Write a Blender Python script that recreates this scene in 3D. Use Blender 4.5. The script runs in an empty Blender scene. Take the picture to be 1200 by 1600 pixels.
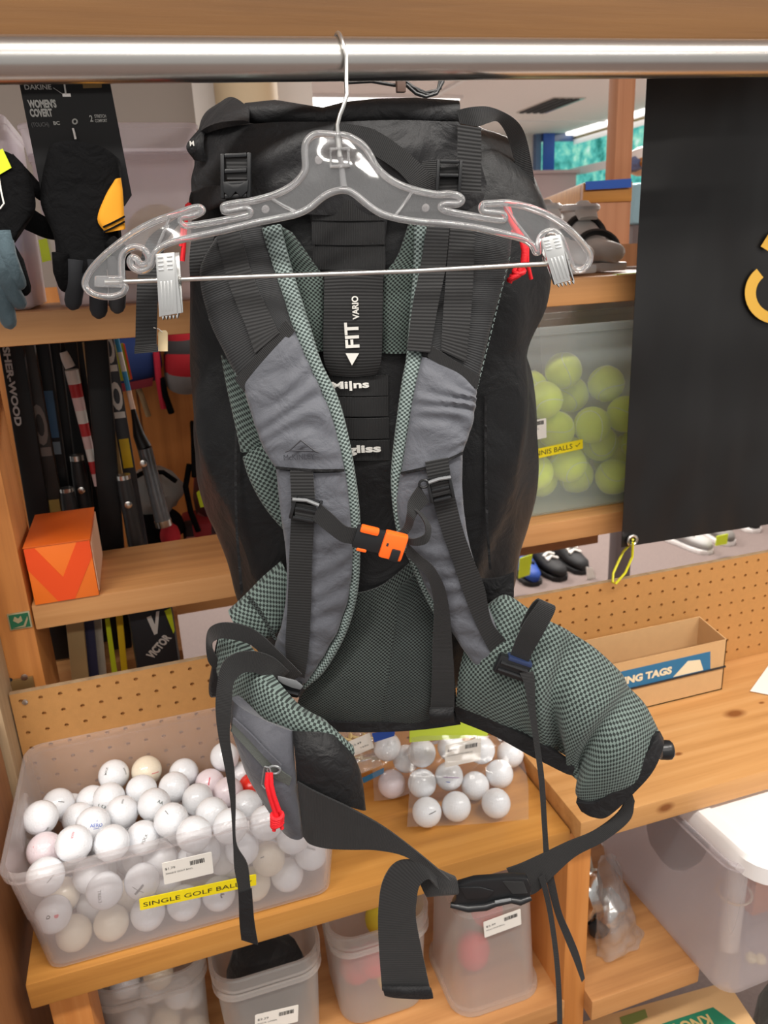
import bpy, bmesh, math, random
from mathutils import Vector, Matrix
random.seed(4)
SC = bpy.context.scene
COL = SC.collection
V = Vector
PI = math.pi
# ------------------------------------------------------------------ camera
F = 1200.0
CZ = 1.55
_d = V((180, 3600, 1200)).normalized()
_r = V((4200, -650, 1200)); _r = (_r - _d * _r.dot(_d)).normalized()
_f = _r.cross(_d)
CAMX = V((_r.x, _f.x, -_d.x)); CAMY = V((_r.y, _f.y, -_d.y)); CAMZ = V((_r.z, _f.z, -_d.z))
EYE = V((0, 0, CZ))
cam = bpy.data.cameras.new('camera'); cam.lens = 27.0; cam.sensor_width = 36.0; cam.clip_start = .02; cam.clip_end = 60
cam_o = bpy.data.objects.new('camera', cam); COL.objects.link(cam_o)
mw = Matrix.Identity(4)
for i, c in enumerate((CAMX, -CAMY, -CAMZ)):
    mw[0][i], mw[1][i], mw[2][i] = c
mw[0][3], mw[1][3], mw[2][3] = EYE
cam_o.matrix_world = mw
cam.dof.use_dof = True; cam.dof.focus_distance = .72; cam.dof.aperture_fstop = 11
SC.camera = cam_o
# ------------------------------------------------------------------ world and exposure
SC.view_settings.view_transform = 'Standard'; SC.view_settings.look = 'None'
SC.view_settings.gamma = 1; SC.view_settings.use_curve_mapping = False
SC.view_settings.exposure = 0.0
wd = bpy.data.worlds.new('world'); SC.world = wd; wd.use_nodes = True
wd.node_tree.nodes['Background'].inputs[0].default_value = (1.0, .97, .94, 1)
wd.node_tree.nodes['Background'].inputs[1].default_value = .5


def area_lamp(name, loc, sx, sy, power, rot=(0, 0, 0), col=(1, .96, .9)):
    l = bpy.data.lights.new(name, 'AREA'); l.shape = 'RECTANGLE'; l.size = sx; l.size_y = sy; l.energy = power; l.color = col
    o = bpy.data.objects.new(name, l); o.location = loc; o.rotation_euler = rot; COL.objects.link(o); return o


# fluorescent fittings above the photographer; the row behind is added to light the shelves
for lx in (-1.0, .45, 1.9):
    area_lamp('ceiling_fill_light', (lx, -1.65, 2.56), 1.25, .16, 19)
    area_lamp('ceiling_fill_light', (lx, -.05, 2.56), 1.25, .16, 29)
# unseen lamps added over the aisle to brighten its ceiling by bounce
area_lamp('ceiling_fill_light', (2.4, 3.4, 2.56), 1.2, .3, 125)
area_lamp('ceiling_fill_light', (1.0, 5.0, 2.56), 1.2, .3, 110)
area_lamp('ceiling_fill_light', (-1.4, 4.2, 2.56), 1.2, .3, 30)


def ray(px, py):
    return CAMX * ((px - 600) / F) + CAMY * ((py - 800) / F) + CAMZ


def W(px, py, Y):
    k = ray(px, py); return EYE + k * (Y / k.y)


def WX(px, py, X):
    k = ray(px, py); return EYE + k * (X / k.x)


def WZ(px, py, Z):
    k = ray(px, py); return EYE + k * ((Z - CZ) / k.z)


# the pack hangs facing the photographer: its own upright plane, turned about the vertical
PN = V((CAMZ.x, CAMZ.y, 0)).normalized(); PU = V((PN.y, -PN.x, 0)); PZ = V((0, 0, 1))


def P(px, py, S):
    k = ray(px, py); return EYE + k * (S / k.dot(PN))


# ------------------------------------------------------------------ node helpers
MATS = {}


def newmat(name):
    m = bpy.data.materials.new(name); m.use_nodes = True; m.node_tree.nodes.clear(); MATS[name] = m
    nt = m.node_tree
    out = nt.nodes.new('ShaderNodeOutputMaterial')
    return m, nt, out


def nd(nt, t, **kw):
    n = nt.nodes.new(t)
    for k, v in kw.items():
        if k.startswith('i_'):
            n.inputs[k[2:].replace('_', ' ')].default_value = v
        else:
            setattr(n, k, v)
    return n


def lk(nt, a, b):
    nt.links.new(a, b)


def srgb(r, g, b):
    def c(x):
        x /= 255.0
        return x / 12.92 if x <= .04045 else ((x + .055) / 1.055) ** 2.4
    return (c(r), c(g), c(b), 1)


def mathn(nt, op, a, b=None, c=None):
    n = nt.nodes.new('ShaderNodeMath'); n.operation = op
    for i, x in enumerate((a, b, c)):
        if x is None: continue
        if isinstance(x, (int, float)): n.inputs[i].default_value = x
        else: nt.links.new(x, n.inputs[i])
    return n.outputs[0]


def mixc(nt, fac, a, b, mode='MIX'):
    n = nt.nodes.new('ShaderNodeMix'); n.data_type = 'RGBA'; n.blend_type = mode
    for s, x in ((n.inputs[0], fac), (n.inputs[6], a), (n.inputs[7], b)):
        if hasattr(x, 'links'): nt.links.new(x, s)
        else: s.default_value = x
    return n.outputs[2]


def ramp(nt, fac, stops):
    n = nt.nodes.new('ShaderNodeValToRGB'); e = n.color_ramp.elements
    while len(e) < len(stops): e.new(.5)
    for i, (p, c) in enumerate(stops):
        e[i].position = p; e[i].color = c
    nt.links.new(fac, n.inputs[0]); return n.outputs[0]


def bumpn(nt, h, strength, dist):
    n = nt.nodes.new('ShaderNodeBump'); n.inputs['Strength'].default_value = strength; n.inputs['Distance'].default_value = dist
    nt.links.new(h, n.inputs['Height']); return n.outputs[0]


def pbsdf(nt, out, col, rough=.6, metal=0, spec=.5, normal=None, **kw):
    b = nt.nodes.new('ShaderNodeBsdfPrincipled')
    if hasattr(col, 'links'): nt.links.new(col, b.inputs['Base Color'])
    else: b.inputs['Base Color'].default_value = col
    if hasattr(rough, 'links'): nt.links.new(rough, b.inputs['Roughness'])
    else: b.inputs['Roughness'].default_value = rough
    b.inputs['Metallic'].default_value = metal; b.inputs['Specular IOR Level'].default_value = spec
    if normal is not None: nt.links.new(normal, b.inputs['Normal'])
    for k, v in kw.items(): b.inputs[k.replace('_', ' ')].default_value = v
    if out is not None: nt.links.new(b.outputs[0], out.inputs[0])
    return b.outputs[0]


def objco(nt, scale=(1, 1, 1), rnd=True):
    t = nt.nodes.new('ShaderNodeTexCoord')
    mp = nt.nodes.new('ShaderNodeMapping'); mp.inputs['Scale'].default_value = scale
    nt.links.new(t.outputs['Object'], mp.inputs[0])
    if rnd:
        oi = nt.nodes.new('ShaderNodeObjectInfo')
        cx = nt.nodes.new('ShaderNodeCombineXYZ')
        r = mathn(nt, 'MULTIPLY', oi.outputs['Random'], 7.3)
        for i in range(3): nt.links.new(r, cx.inputs[i])
        nt.links.new(cx.outputs[0], mp.inputs['Location'])
    return mp.outputs[0]


def noise(nt, vec, scale, detail=3, rough=.55, dist=0):
    n = nt.nodes.new('ShaderNodeTexNoise'); n.inputs['Scale'].default_value = scale; n.inputs['Detail'].default_value = detail
    n.inputs['Roughness'].default_value = rough; n.inputs['Distortion'].default_value = dist
    if vec is not None: nt.links.new(vec, n.inputs['Vector'])
    return n.outputs[0]


def plain(name, col, rough=.6, metal=0, spec=.5, var=0.0, vs=30, bump=0.0, bs=200, **kw):
    m, nt, out = newmat(name)
    c = col; nrm = None
    if var or bump: oc = objco(nt)
    if var:
        f = noise(nt, oc, vs, 4)
        c = mixc(nt, f, tuple(x * (1 - var) for x in col[:3]) + (1,), tuple(min(1, x * (1 + var)) for x in col[:3]) + (1,))
    if bump:
        nrm = bumpn(nt, noise(nt, oc, bs, 3), bump, .001)
    pbsdf(nt, out, c, rough, metal, spec, nrm, **kw)
    return m


def wood(name, dark, mid, light, axis=0, rough=.5, knots=()):
    m, nt, out = newmat(name)
    s = [26.0, 26.0, 26.0]; s[axis] = 1.3
    oc = objco(nt, tuple(s))
    n1 = noise(nt, oc, 1.0, 5, .6, 1.2)
    s2 = [150.0, 150.0, 150.0]; s2[axis] = 4
    n2 = noise(nt, objco(nt, tuple(s2)), 1.0, 3, .6)
    wv = nt.nodes.new('ShaderNodeTexWave'); wv.wave_type = 'BANDS'; wv.bands_direction = 'YZX'[axis] if axis != 2 else 'X'
    wv.inputs['Scale'].default_value = 1.6; wv.inputs['Distortion'].default_value = 5; wv.inputs['Detail'].default_value = 3
    wv.inputs['Detail Scale'].default_value = .9
    s3 = [6.0, 6.0, 6.0]; s3[axis] = .6
    lk(nt, objco(nt, tuple(s3)), wv.inputs['Vector'])
    f = mathn(nt, 'ADD', mathn(nt, 'MULTIPLY', n1, .56), mathn(nt, 'MULTIPLY', wv.outputs['Fac'], .14))
    f = mathn(nt, 'ADD', f, mathn(nt, 'MULTIPLY', n2, .30))
    c = ramp(nt, f, ((.15, dark), (.52, mid), (.9, light)))
    oc0 = nt.nodes.new('ShaderNodeTexCoord')
    for (kx, ky, kz, r) in knots:
        vs = nt.nodes.new('ShaderNodeVectorMath'); vs.operation = 'DISTANCE'
        mp = nt.nodes.new('ShaderNodeMapping'); sc = [1, 1, 1]; sc[axis] = .55; mp.inputs['Scale'].default_value = sc
        lk(nt, oc0.outputs['Object'], mp.inputs[0]); lk(nt, mp.outputs[0], vs.inputs[0])
        vs.inputs[1].default_value = (kx * sc[0], ky * sc[1], kz * sc[2])
        k = nt.nodes.new('ShaderNodeMapRange'); k.inputs[1].default_value = r; k.inputs[2].default_value = r * .4
        lk(nt, vs.outputs['Value'], k.inputs[0])
        c = mixc(nt, k.outputs[0], c, (dark[0] * .62, dark[1] * .48, dark[2] * .42, 1))
    pbsdf(nt, out, c, rough, 0, .4, bumpn(nt, f, .25, .002))
    return m


def webbing(name, col, pitch=.0022, contrast=.5, rough=.65, diag=False):
    m, nt, out = newmat(name)
    uv = nt.nodes.new('ShaderNodeUVMap'); sx = nt.nodes.new('ShaderNodeSeparateXYZ'); lk(nt, uv.outputs[0], sx.inputs[0])
    v = sx.outputs[1]
    w = mathn(nt, 'SINE', mathn(nt, 'MULTIPLY', v, 2 * PI / pitch))
    f = mathn(nt, 'MULTIPLY_ADD', w, .5, .5)
    n = noise(nt, objco(nt), 60, 3)
    base = mixc(nt, n, tuple(x * .8 for x in col[:3]) + (1,), tuple(x * 1.2 for x in col[:3]) + (1,))
    c = mixc(nt, f, mixc(nt, 1.0, base, (contrast, contrast, contrast, 1), 'MULTIPLY'), base)
    pbsdf(nt, out, c, rough, 0, .35, bumpn(nt, f, .5, .0006), Sheen_Weight=.15)
    return m


def nylon(name, col, rough=.6, wr=.5, ws=28, sheen=.2, weave=True, spec=.35):
    m, nt, out = newmat(name)
    oc = objco(nt)
    n1 = noise(nt, oc, ws, 4, .5, .6)
    n2 = noise(nt, oc, 900, 2)
    h = mathn(nt, 'ADD', mathn(nt, 'MULTIPLY', n1, 1.0), mathn(nt, 'MULTIPLY', n2, .05 if weave else .01))
    c = mixc(nt, noise(nt, oc, 12, 3), tuple(x * .82 for x in col[:3]) + (1,), tuple(x * 1.18 for x in col[:3]) + (1,))
    pbsdf(nt, out, c, rough, 0, spec, bumpn(nt, h, wr, .012), Sheen_Weight=sheen)
    return m


def airmesh(name, thread, hole, pu=.0021, pv=.0019):
    """open spacer mesh: staggered holes that show the dark backing cloth"""
    m, nt, out = newmat(name)
    uv = nt.nodes.new('ShaderNodeUVMap'); sx = nt.nodes.new('ShaderNodeSeparateXYZ'); lk(nt, uv.outputs[0], sx.inputs[0])
    b = mathn(nt, 'COSINE', mathn(nt, 'MULTIPLY', sx.outputs[1], PI / pv))
    a2 = mathn(nt, 'COSINE', mathn(nt, 'MULTIPLY', sx.outputs[0], PI / pu * 1.0))
    pr = mathn(nt, 'MULTIPLY', a2, b)
    k = nt.nodes.new('ShaderNodeMapRange'); k.interpolation_type = 'SMOOTHSTEP'
    k.inputs[1].default_value = -.15; k.inputs[2].default_value = .25
    lk(nt, pr, k.inputs[0])
    n = noise(nt, objco(nt), 40, 2)
    th = mixc(nt, n, tuple(x * .8 for x in thread[:3]) + (1,), tuple(x * 1.2 for x in thread[:3]) + (1,))
    c = mixc(nt, k.outputs[0], th, hole)
    inv = mathn(nt, 'SUBTRACT', 1, k.outputs[0])
    pbsdf(nt, out, c, .75, 0, .25, bumpn(nt, inv, .7, .0012), Sheen_Weight=.1)
    return m


def schlick(nt, f0=.04, normal=None):
    lw = nt.nodes.new('ShaderNodeLayerWeight'); lw.inputs[0].default_value = .5
    if normal is not None: nt.links.new(normal, lw.inputs['Normal'])
    return mathn(nt, 'MULTIPLY_ADD', mathn(nt, 'POWER', lw.outputs['Facing'], 4.0), 1 - f0, f0)


def frosted(name, tint, white, body=.25, rough=.25, edge=.35, gloss=.5):
    """translucent polypropylene"""
    m, nt, out = newmat(name)
    tr = nt.nodes.new('ShaderNodeBsdfTransparent'); tr.inputs[0].default_value = tint
    df = nt.nodes.new('ShaderNodeBsdfDiffuse'); df.inputs[0].default_value = white
    tl = nt.nodes.new('ShaderNodeBsdfTranslucent'); tl.inputs[0].default_value = white
    ms = nt.nodes.new('ShaderNodeMixShader'); ms.inputs[0].default_value = .5
    lk(nt, df.outputs[0], ms.inputs[1]); lk(nt, tl.outputs[0], ms.inputs[2])
    lw = nt.nodes.new('ShaderNodeLayerWeight'); lw.inputs[0].default_value = .35
    fac = mathn(nt, 'MULTIPLY_ADD', lw.outputs['Facing'], edge, body)
    m2 = nt.nodes.new('ShaderNodeMixShader'); lk(nt, fac, m2.inputs[0]); lk(nt, tr.outputs[0], m2.inputs[1]); lk(nt, ms.outputs[0], m2.inputs[2])
    gl = nt.nodes.new('ShaderNodeBsdfGlossy'); gl.inputs['Roughness'].default_value = rough
    fr = schlick(nt)
    m3 = nt.nodes.new('ShaderNodeMixShader'); lk(nt, mathn(nt, 'MULTIPLY', fr, gloss), m3.inputs[0]); lk(nt, m2.outputs[0], m3.inputs[1]); lk(nt, gl.outputs[0], m3.inputs[2])
    lk(nt, m3.outputs[0], out.inputs[0])
    return m


def film(name, body=.05, wr=.8, ws=35, gloss=1.0):
    """clear crinkled plastic film"""
    m, nt, out = newmat(name)
    nrm = bumpn(nt, noise(nt, objco(nt), ws, 2, .4, .3), wr, .008)
    tr = nt.nodes.new('ShaderNodeBsdfTransparent'); tr.inputs[0].default_value = (.97, .97, .97, 1)
    df = nt.nodes.new('ShaderNodeBsdfDiffuse'); df.inputs[0].default_value = (.8, .8, .8, 1)
    m2 = nt.nodes.new('ShaderNodeMixShader'); m2.inputs[0].default_value = body
    lk(nt, tr.outputs[0], m2.inputs[1]); lk(nt, df.outputs[0], m2.inputs[2])
    gl = nt.nodes.new('ShaderNodeBsdfGlossy'); gl.inputs['Roughness'].default_value = .08; lk(nt, nrm, gl.inputs['Normal'])
    fr = schlick(nt, .05, nrm)
    m3 = nt.nodes.new('ShaderNodeMixShader'); lk(nt, mathn(nt, 'MINIMUM', mathn(nt, 'MULTIPLY', fr, gloss), .35), m3.inputs[0]); lk(nt, m2.outputs[0], m3.inputs[1]); lk(nt, gl.outputs[0], m3.inputs[2])
    lk(nt, m3.outputs[0], out.inputs[0])
    return m


def emit(name, col, s):
    m, nt, out = newmat(name); e = nt.nodes.new('ShaderNodeEmission'); e.inputs[0].default_value = col; e.inputs[1].default_value = s
    lk(nt, e.outputs[0], out.inputs[0]); return m


# ------------------------------------------------------------------ mesh builders
class MB:
    def __init__(s):
        s.v = []; s.f = []; s.uv = {}

    def add(s, vs, fs, uvs=None):
        b = len(s.v); s.v += [V(x) for x in vs]
        for i, f in enumerate(fs):
            if uvs is not None: s.uv[len(s.f)] = [uvs[j] for j in f]
            s.f.append(tuple(b + j for j in f))
        return s

    def box(s, x0, x1, y0, y1, z0, z1):
        return s.add([(x, y, z) for z in (z0, z1) for y in (y0, y1) for x in (x0, x1)],
                     [(0, 2, 3, 1), (4, 5, 7, 6), (0, 1, 5, 4), (2, 6, 7, 3), (0, 4, 6, 2), (1, 3, 7, 5)])

    def obox(s, o, ax, ay, az, hx, hy, hz):
        """box about o with unit axes and half sizes"""
        o = V(o)
        return s.add([o + ax * (hx * i) + ay * (hy * j) + az * (hz * k) for k in (-1, 1) for j in (-1, 1) for i in (-1, 1)],
                     [(0, 2, 3, 1), (4, 5, 7, 6), (0, 1, 5, 4), (2, 6, 7, 3), (0, 4, 6, 2), (1, 3, 7, 5)])

    def hexa(s, c):
        """eight corners ordered as in box()"""
        return s.add(c, [(0, 2, 3, 1), (4, 5, 7, 6), (0, 1, 5, 4), (2, 6, 7, 3), (0, 4, 6, 2), (1, 3, 7, 5)])

    def tube(s, path, r, n=8, caps=True, closed=False):
        path = [V(p) for p in path]; N = len(path)
        rs = r if isinstance(r, (list, tuple)) else [r] * N
        rings = []; up = None
        for i, p in enumerate(path):
            if closed: t = path[(i + 1) % N] - path[i - 1]
            else: t = path[min(i + 1, N - 1)] - path[max(i - 1, 0)]
            t.normalize()
            if up is None:
                up = t.orthogonal().normalized()
            else:
                up = (up - t * up.dot(t))
                up = up.normalized() if up.length > 1e-6 else t.orthogonal().normalized()
            sd = t.cross(up)
            rings.append([p + (up * math.cos(2 * PI * k / n) + sd * math.sin(2 * PI * k / n)) * rs[i] for k in range(n)])
        vs = [q for R in rings for q in R]; fs = []
        uv = []; L = 0
        for i in range(N):
            if i: L += (path[i] - path[i - 1]).length
            uv += [(k / n * 2 * PI * rs[i], L) for k in range(n)]
        for i in range(N if closed else N - 1):
            a = i * n; b = ((i + 1) % N) * n
            for k in range(n):
                fs.append((a + k, a + (k + 1) % n, b + (k + 1) % n, b + k))
        if caps and not closed:
            fs.append(tuple(range(n - 1, -1, -1))); fs.append(tuple((N - 1) * n + k for k in range(n)))
        return s.add(vs, fs, uv)

    def lathe(s, prof, o=(0, 0, 0), n=24, ax=None):
        """prof: (radius, height) from bottom to top about the upright axis"""
        o = V(o); vs = []; fs = []
        for r, h in prof:
            for k in range(n):
                a = 2 * PI * k / n
                p = V((r * math.cos(a), r * math.sin(a), h))
                vs.append(o + (ax @ p if ax else p))
        for i in range(len(prof) - 1):
            for k in range(n):
                fs.append((i * n + k, i * n + (k + 1) % n, (i + 1) * n + (k + 1) % n, (i + 1) * n + k))
        fs.append(tuple(range(n - 1, -1, -1))); fs.append(tuple((len(prof) - 1) * n + k for k in range(n)))
        return s.add(vs, fs)

    def prism(s, poly, dvec):
        """closed polygon of 3d points, pushed along dvec"""
        n = len(poly); poly = [V(p) for p in poly]; dvec = V(dvec)
        vs = poly + [p + dvec for p in poly]
        fs = [tuple(range(n)), tuple(range(2 * n - 1, n - 1, -1))] + [(i, i + n, (i + 1) % n + n, (i + 1) % n) for i in range(n)]
        return s.add(vs, fs)

    def patch(s, rows, nu=10, nv=30, th=.002, puff=0., pw=2.0, vend=False, disp=None, toward=None, vlin=False):
        """smooth cloth panel through rows of 3d points, padded by PUFF towards the viewer, TH thick"""
        R = len(rows); Cn = len(rows[0])
        rows = [[V(p) for p in r] for r in rows]

        def cr(a, t):
            n = len(a)
            if n == 2 or vlin:
                i = min(int(t * (n - 1)), n - 2); u = t * (n - 1) - i
                return a[i].lerp(a[i + 1], u)
            x = t * (n - 1); i = min(int(x), n - 2); u = x - i
            p1, p2 = a[i], a[i + 1]
            p0 = a[i - 1] if i > 0 else p1 * 2 - p2
            p3 = a[i + 2] if i + 2 < n else p2 * 2 - p1
            return .5 * ((2 * p1) + (p2 - p0) * u + (2 * p0 - 5 * p1 + 4 * p2 - p3) * u * u + (3 * p1 - p0 - 3 * p2 + p3) * u ** 3)
        colsg = [[cr([rows[i][j] for i in range(R)], v / nv) for v in range(nv + 1)] for j in range(Cn)]
        g = [[cr([colsg[j][v] for j in range(Cn)], u / nu) for u in range(nu + 1)] for v in range(nv + 1)]
        uvg = [[(0, 0)] * (nu + 1) for _ in range(nv + 1)]
        mid = nu // 2; L = 0
        for v in range(nv + 1):
            if v: L += (g[v][mid] - g[v - 1][mid]).length
            x = 0; xs = [0]
            for u in range(1, nu + 1):
                x += (g[v][u] - g[v][u - 1]).length; xs.append(x)
            for u in range(nu + 1): uvg[v][u] = (xs[u] - xs[mid], L)
        N = [[None] * (nu + 1) for _ in range(nv + 1)]
        tw = toward or -PN
        for v in range(nv + 1):
            for u in range(nu + 1):
                du = g[v][min(u + 1, nu)] - g[v][max(u - 1, 0)]
                dv = g[min(v + 1, nv)][u] - g[max(v - 1, 0)][u]
                n = du.cross(dv)
                n = n.normalized() if n.length > 1e-12 else tw.copy()
                N[v][u] = n
        acc = V((0, 0, 0))
        for v in range(nv + 1):
            for u in range(nu + 1): acc += N[v][u]
        sgn = 1 if acc.dot(tw) >= 0 else -1
        vs = []; uvs = []
        for v in range(nv + 1):
            for u in range(nu + 1):
                n = N[v][u] * sgn
                k = (1 - abs(2 * u / nu - 1) ** pw)
                if vend: k *= (1 - abs(2 * v / nv - 1) ** (pw * 2))
                k = math.sqrt(max(0, k)) if pw > 1.5 else max(0, k)
                o = puff * k
                if disp: o += disp(u / nu, v / nv, g[v][u])
                vs.append(g[v][u] + n * o); uvs.append(uvg[v][u])
        for v in range(nv + 1):
            for u in range(nu + 1):
                vs.append(g[v][u] - N[v][u] * sgn * th); uvs.append(uvg[v][u])
        w = nu + 1; o = (nv + 1) * w; fs = []
        for v in range(nv):
            for u in range(nu):
                a = v * w + u
                f = (a, a + 1, a + w + 1, a + w)
                if sgn < 0: f = f[::-1]
                fs.append(f); fs.append(tuple(x + o for x in f[::-1]))
        bd = [v * w for v in range(nv)] + [nv * w + u for u in range(nu)] + [(nv - v) * w + nu for v in range(nv)] + [nu - u for u in range(nu)]
        for i in range(len(bd)):
            a, b = bd[i], bd[(i + 1) % len(bd)]
            f = (a, b, b + o, a + o)
            if sgn < 0: f = f[::-1]
            fs.append(f)
        return s.add(vs, fs, uvs)


def wpos(o):
    p = V((0, 0, 0))
    while o is not None: p += o.location; o = o.parent
    return p


def obj(name, mb, mat, parent=None, smooth=True, bevel=0., seg=2, loc=None, angle=40, recalc=True):
    me = bpy.data.meshes.new(name)
    if parent is not None: org = wpos(parent)
    elif loc is not None: org = V(loc)
    else:
        xs = [p.x for p in mb.v]; ys = [p.y for p in mb.v]; zs = [p.z for p in mb.v]
        org = V(((min(xs) + max(xs)) / 2, (min(ys) + max(ys)) / 2, min(zs)))
    me.from_pydata([tuple(p - org) for p in mb.v], [], mb.f)
    if mb.uv:
        uvl = me.uv_layers.new(name='UVMap'); i = 0
        for fi, p in enumerate(me.polygons):
            q = mb.uv.get(fi)
            for k, li in enumerate(p.loop_indices):
                if q: uvl.data[li].uv = q[k]
    if bevel or recalc:
        bm = bmesh.new(); bm.from_mesh(me)
        if recalc: bmesh.ops.recalc_face_normals(bm, faces=bm.faces)
        if bevel:
            es = [e for e in bm.edges if len(e.link_faces) == 2 and e.calc_face_angle(0) > math.radians(30)]
            bmesh.ops.bevel(bm, geom=es, offset=bevel, segments=seg, affect='EDGES', profile=.6, clamp_overlap=True)
        bm.to_mesh(me); bm.free()
    if smooth:
        me.polygons.foreach_set('use_smooth', [True] * len(me.polygons))
        try: me.set_sharp_from_angle(angle=math.radians(angle))
        except Exception: pass
    for m in (mat if isinstance(mat, (list, tuple)) else [mat]): me.materials.append(m)
    o = bpy.data.objects.new(name, me); COL.objects.link(o)
    if parent is not None: o.parent = parent
    else: o.location = org
    return o


def tag(o, label=None, cat=None, group=None, kind=None):
    if label: o['label'] = label
    if cat: o['category'] = cat
    if group: o['group'] = group
    if kind: o['kind'] = kind
    return o


def thing(name, label, cat, loc, group=None):
    o = bpy.data.objects.new(name, None); o.empty_display_size = .05; COL.objects.link(o); o.location = V(loc)
    return tag(o, label, cat, group)


def dup(o, delta=None, loc=None, rot=None, label=None):
    c = o.copy(); COL.objects.link(c)
    if loc is not None: c.location = V(loc)
    elif delta is not None: c.location = o.location + V(delta)
    if rot is not None: c.rotation_euler = rot
    if label: c['label'] = label
    for ch in list(o.children):
        k = ch.copy(); COL.objects.link(k); k.parent = c
        for g in list(ch.children):
            q = g.copy(); COL.objects.link(q); q.parent = k
    return c


def struct(name, mb, mat, **kw):
    return tag(obj(name, mb, mat, **kw), kind='structure')


def text_mb(s, o, ax, ay, h, depth=.0003, align='LEFT', width=None, bold=0., mono=False, conv=None):
    """lettering of cap height h at o along ax, upright along ay"""
    cu = bpy.data.curves.new('t', 'FONT'); cu.body = s; cu.size = 1; cu.offset = bold; cu.resolution_u = 3
    if mono: cu.space_character = 1.15
    ob = bpy.data.objects.new('t', cu); COL.objects.link(ob)
    dg = bpy.context.evaluated_depsgraph_get()
    me = bpy.data.meshes.new_from_object(ob.evaluated_get(dg))
    vs = [v.co.copy() for v in me.vertices]; fs = [tuple(p.vertices) for p in me.polygons]
    bpy.data.objects.remove(ob); bpy.data.curves.remove(cu); bpy.data.meshes.remove(me)
    m = MB()
    if not vs: return m
    x0 = min(v.x for v in vs); x1 = max(v.x for v in vs); y0 = min(v.y for v in vs); y1 = max(v.y for v in vs)
    sy = h / .69; sx = sy if width is None else width / (x1 - x0)
    off = {'LEFT': -x0, 'CENTER': -(x0 + x1) / 2, 'RIGHT': -x1}[align]
    az = ax.cross(ay)
    if conv: pts = [conv((v.x + off) * sx, v.y * sy) for v in vs]
    else: pts = [V(o) + ax * ((v.x + off) * sx) + ay * (v.y * sy) + az * depth for v in vs]
    m.add(pts, fs); return m


def rrect(w, h, r, n=5):
    """outline of a rounded rectangle, centred"""
    pts = []
    for cx, cy, a0 in ((w / 2 - r, h / 2 - r, 0), (-w / 2 + r, h / 2 - r, 90), (-w / 2 + r, -h / 2 + r, 180), (w / 2 - r, -h / 2 + r, 270)):
        for k in range(n + 1):
            a = math.radians(a0 + 90 * k / n); pts.append((cx + r * math.cos(a), cy + r * math.sin(a)))
    return pts


def tub(mb, c, prof, rad, n=6, ang=0.):
    """open box with rounded corners: prof is a list of (width, depth, z, corner radius) down the outside, then up the inside"""
    ca, sa = math.cos(ang), math.sin(ang); rings = []
    for w, d, z, r in prof:
        rings.append([V((c[0] + x * ca - y * sa, c[1] + x * sa + y * ca, z)) for x, y in rrect(w, d, r, n)])
    m = len(rings[0]); vs = [p for R in rings for p in R]; fs = []
    for i in range(len(rings) - 1):
        for k in range(m): fs.append((i * m + k, i * m + (k + 1) % m, (i + 1) * m + (k + 1) % m, (i + 1) * m + k))
    return mb, vs, fs, m


def open_tub(c, w0, d0, z0, w1, d1, z1, t=.002, rim=.008, rimh=.01, rc=.03, step=None, ang=0.):
    """one piece moulded tub from base size (w0,d0) at z0 to (w1,d1) at z1, with a rolled rim and an optional step in the wall"""
    out = []
    out.append((w0 - .012, d0 - .012, z0, rc * .8)); out.append((w0, d0, z0 + .003, rc))
    def at(z, o): f = (z - z0) / (z1 - z0); return (w0 + (w1 - w0) * f + o, d0 + (d1 - d0) * f + o)
    if step:
        zs, so = step
        a = at(zs, -so); out.append((a[0], a[1], zs, rc)); a = at(zs + .003, 0); out.append((a[0], a[1], zs + .003, rc))
    a = at(z1 - rimh, 0); out.append((a[0], a[1], z1 - rimh, rc)); a = at(z1 - rimh, rim); out.append((a[0], a[1], z1 - rimh, rc + rim / 2))
    a = at(z1, rim); out.append((a[0], a[1], z1 - .002, rc + rim / 2)); out.append((a[0] - .004, a[1] - .004, z1, rc + rim / 2 - .002))
    a = at(z1, -2 * t); out.append((a[0], a[1], z1, rc)); 
    if step:
        zs, so = step
        a = at(zs, -2 * t); out.append((a[0], a[1], zs + .004, rc)); out.append((a[0] - so, a[1] - so, zs + .001, rc))
    out.append((w0 - 2 * t, d0 - 2 * t, z0 + .003 + t, rc)); out.append((w0 - .014, d0 - .014, z0 + t, rc * .8))
    mb = MB(); _, vs, fs, m = tub(mb, c, out, rc, ang=ang)
    L = len(out); fs.append(tuple(range(m - 1, -1, -1))); fs.append(tuple((L - 1) * m + k for k in range(m)))
    mb.add(vs, fs); return mb
# ================================================================== materials
M_beam = wood('shaded beam wood', srgb(80, 52, 24), srgb(108, 73, 36), srgb(126, 88, 46), 0, .5)  # browns darkened to hold the shade on the header beam
M_ledge = wood('ledge wood', srgb(160, 108, 64), srgb(192, 138, 86), srgb(212, 162, 110), 0, .45)
M_table = wood('table wood', srgb(156, 102, 46), srgb(192, 135, 66), srgb(212, 158, 88), 0, .42)
KN = []
for kx, ky, kr, fr_ in ((1148, 1115, .014, 0), (1012, 1182, .007, 0), (1060, 1178, .005, 0), (1040, 1262, .010, 1), (1190, 1098, .004, 0)):
    k_ = (W(kx, ky, .757) if fr_ else WZ(kx, ky, .795)) - V((.5, 1.0, 0)); KN.append((k_.x, k_.y, k_.z, kr))
M_tableR = wood('pale table wood', srgb(166, 114, 62), srgb(198, 146, 90), srgb(214, 166, 112), 0, .42, knots=KN)
M_post = wood('post wood', srgb(164, 98, 46), srgb(200, 130, 66), srgb(216, 152, 88), 2, .5)
M_panel = wood('side panel wood', srgb(104, 66, 38), srgb(140, 92, 56), srgb(160, 112, 72), 2, .5)
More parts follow.
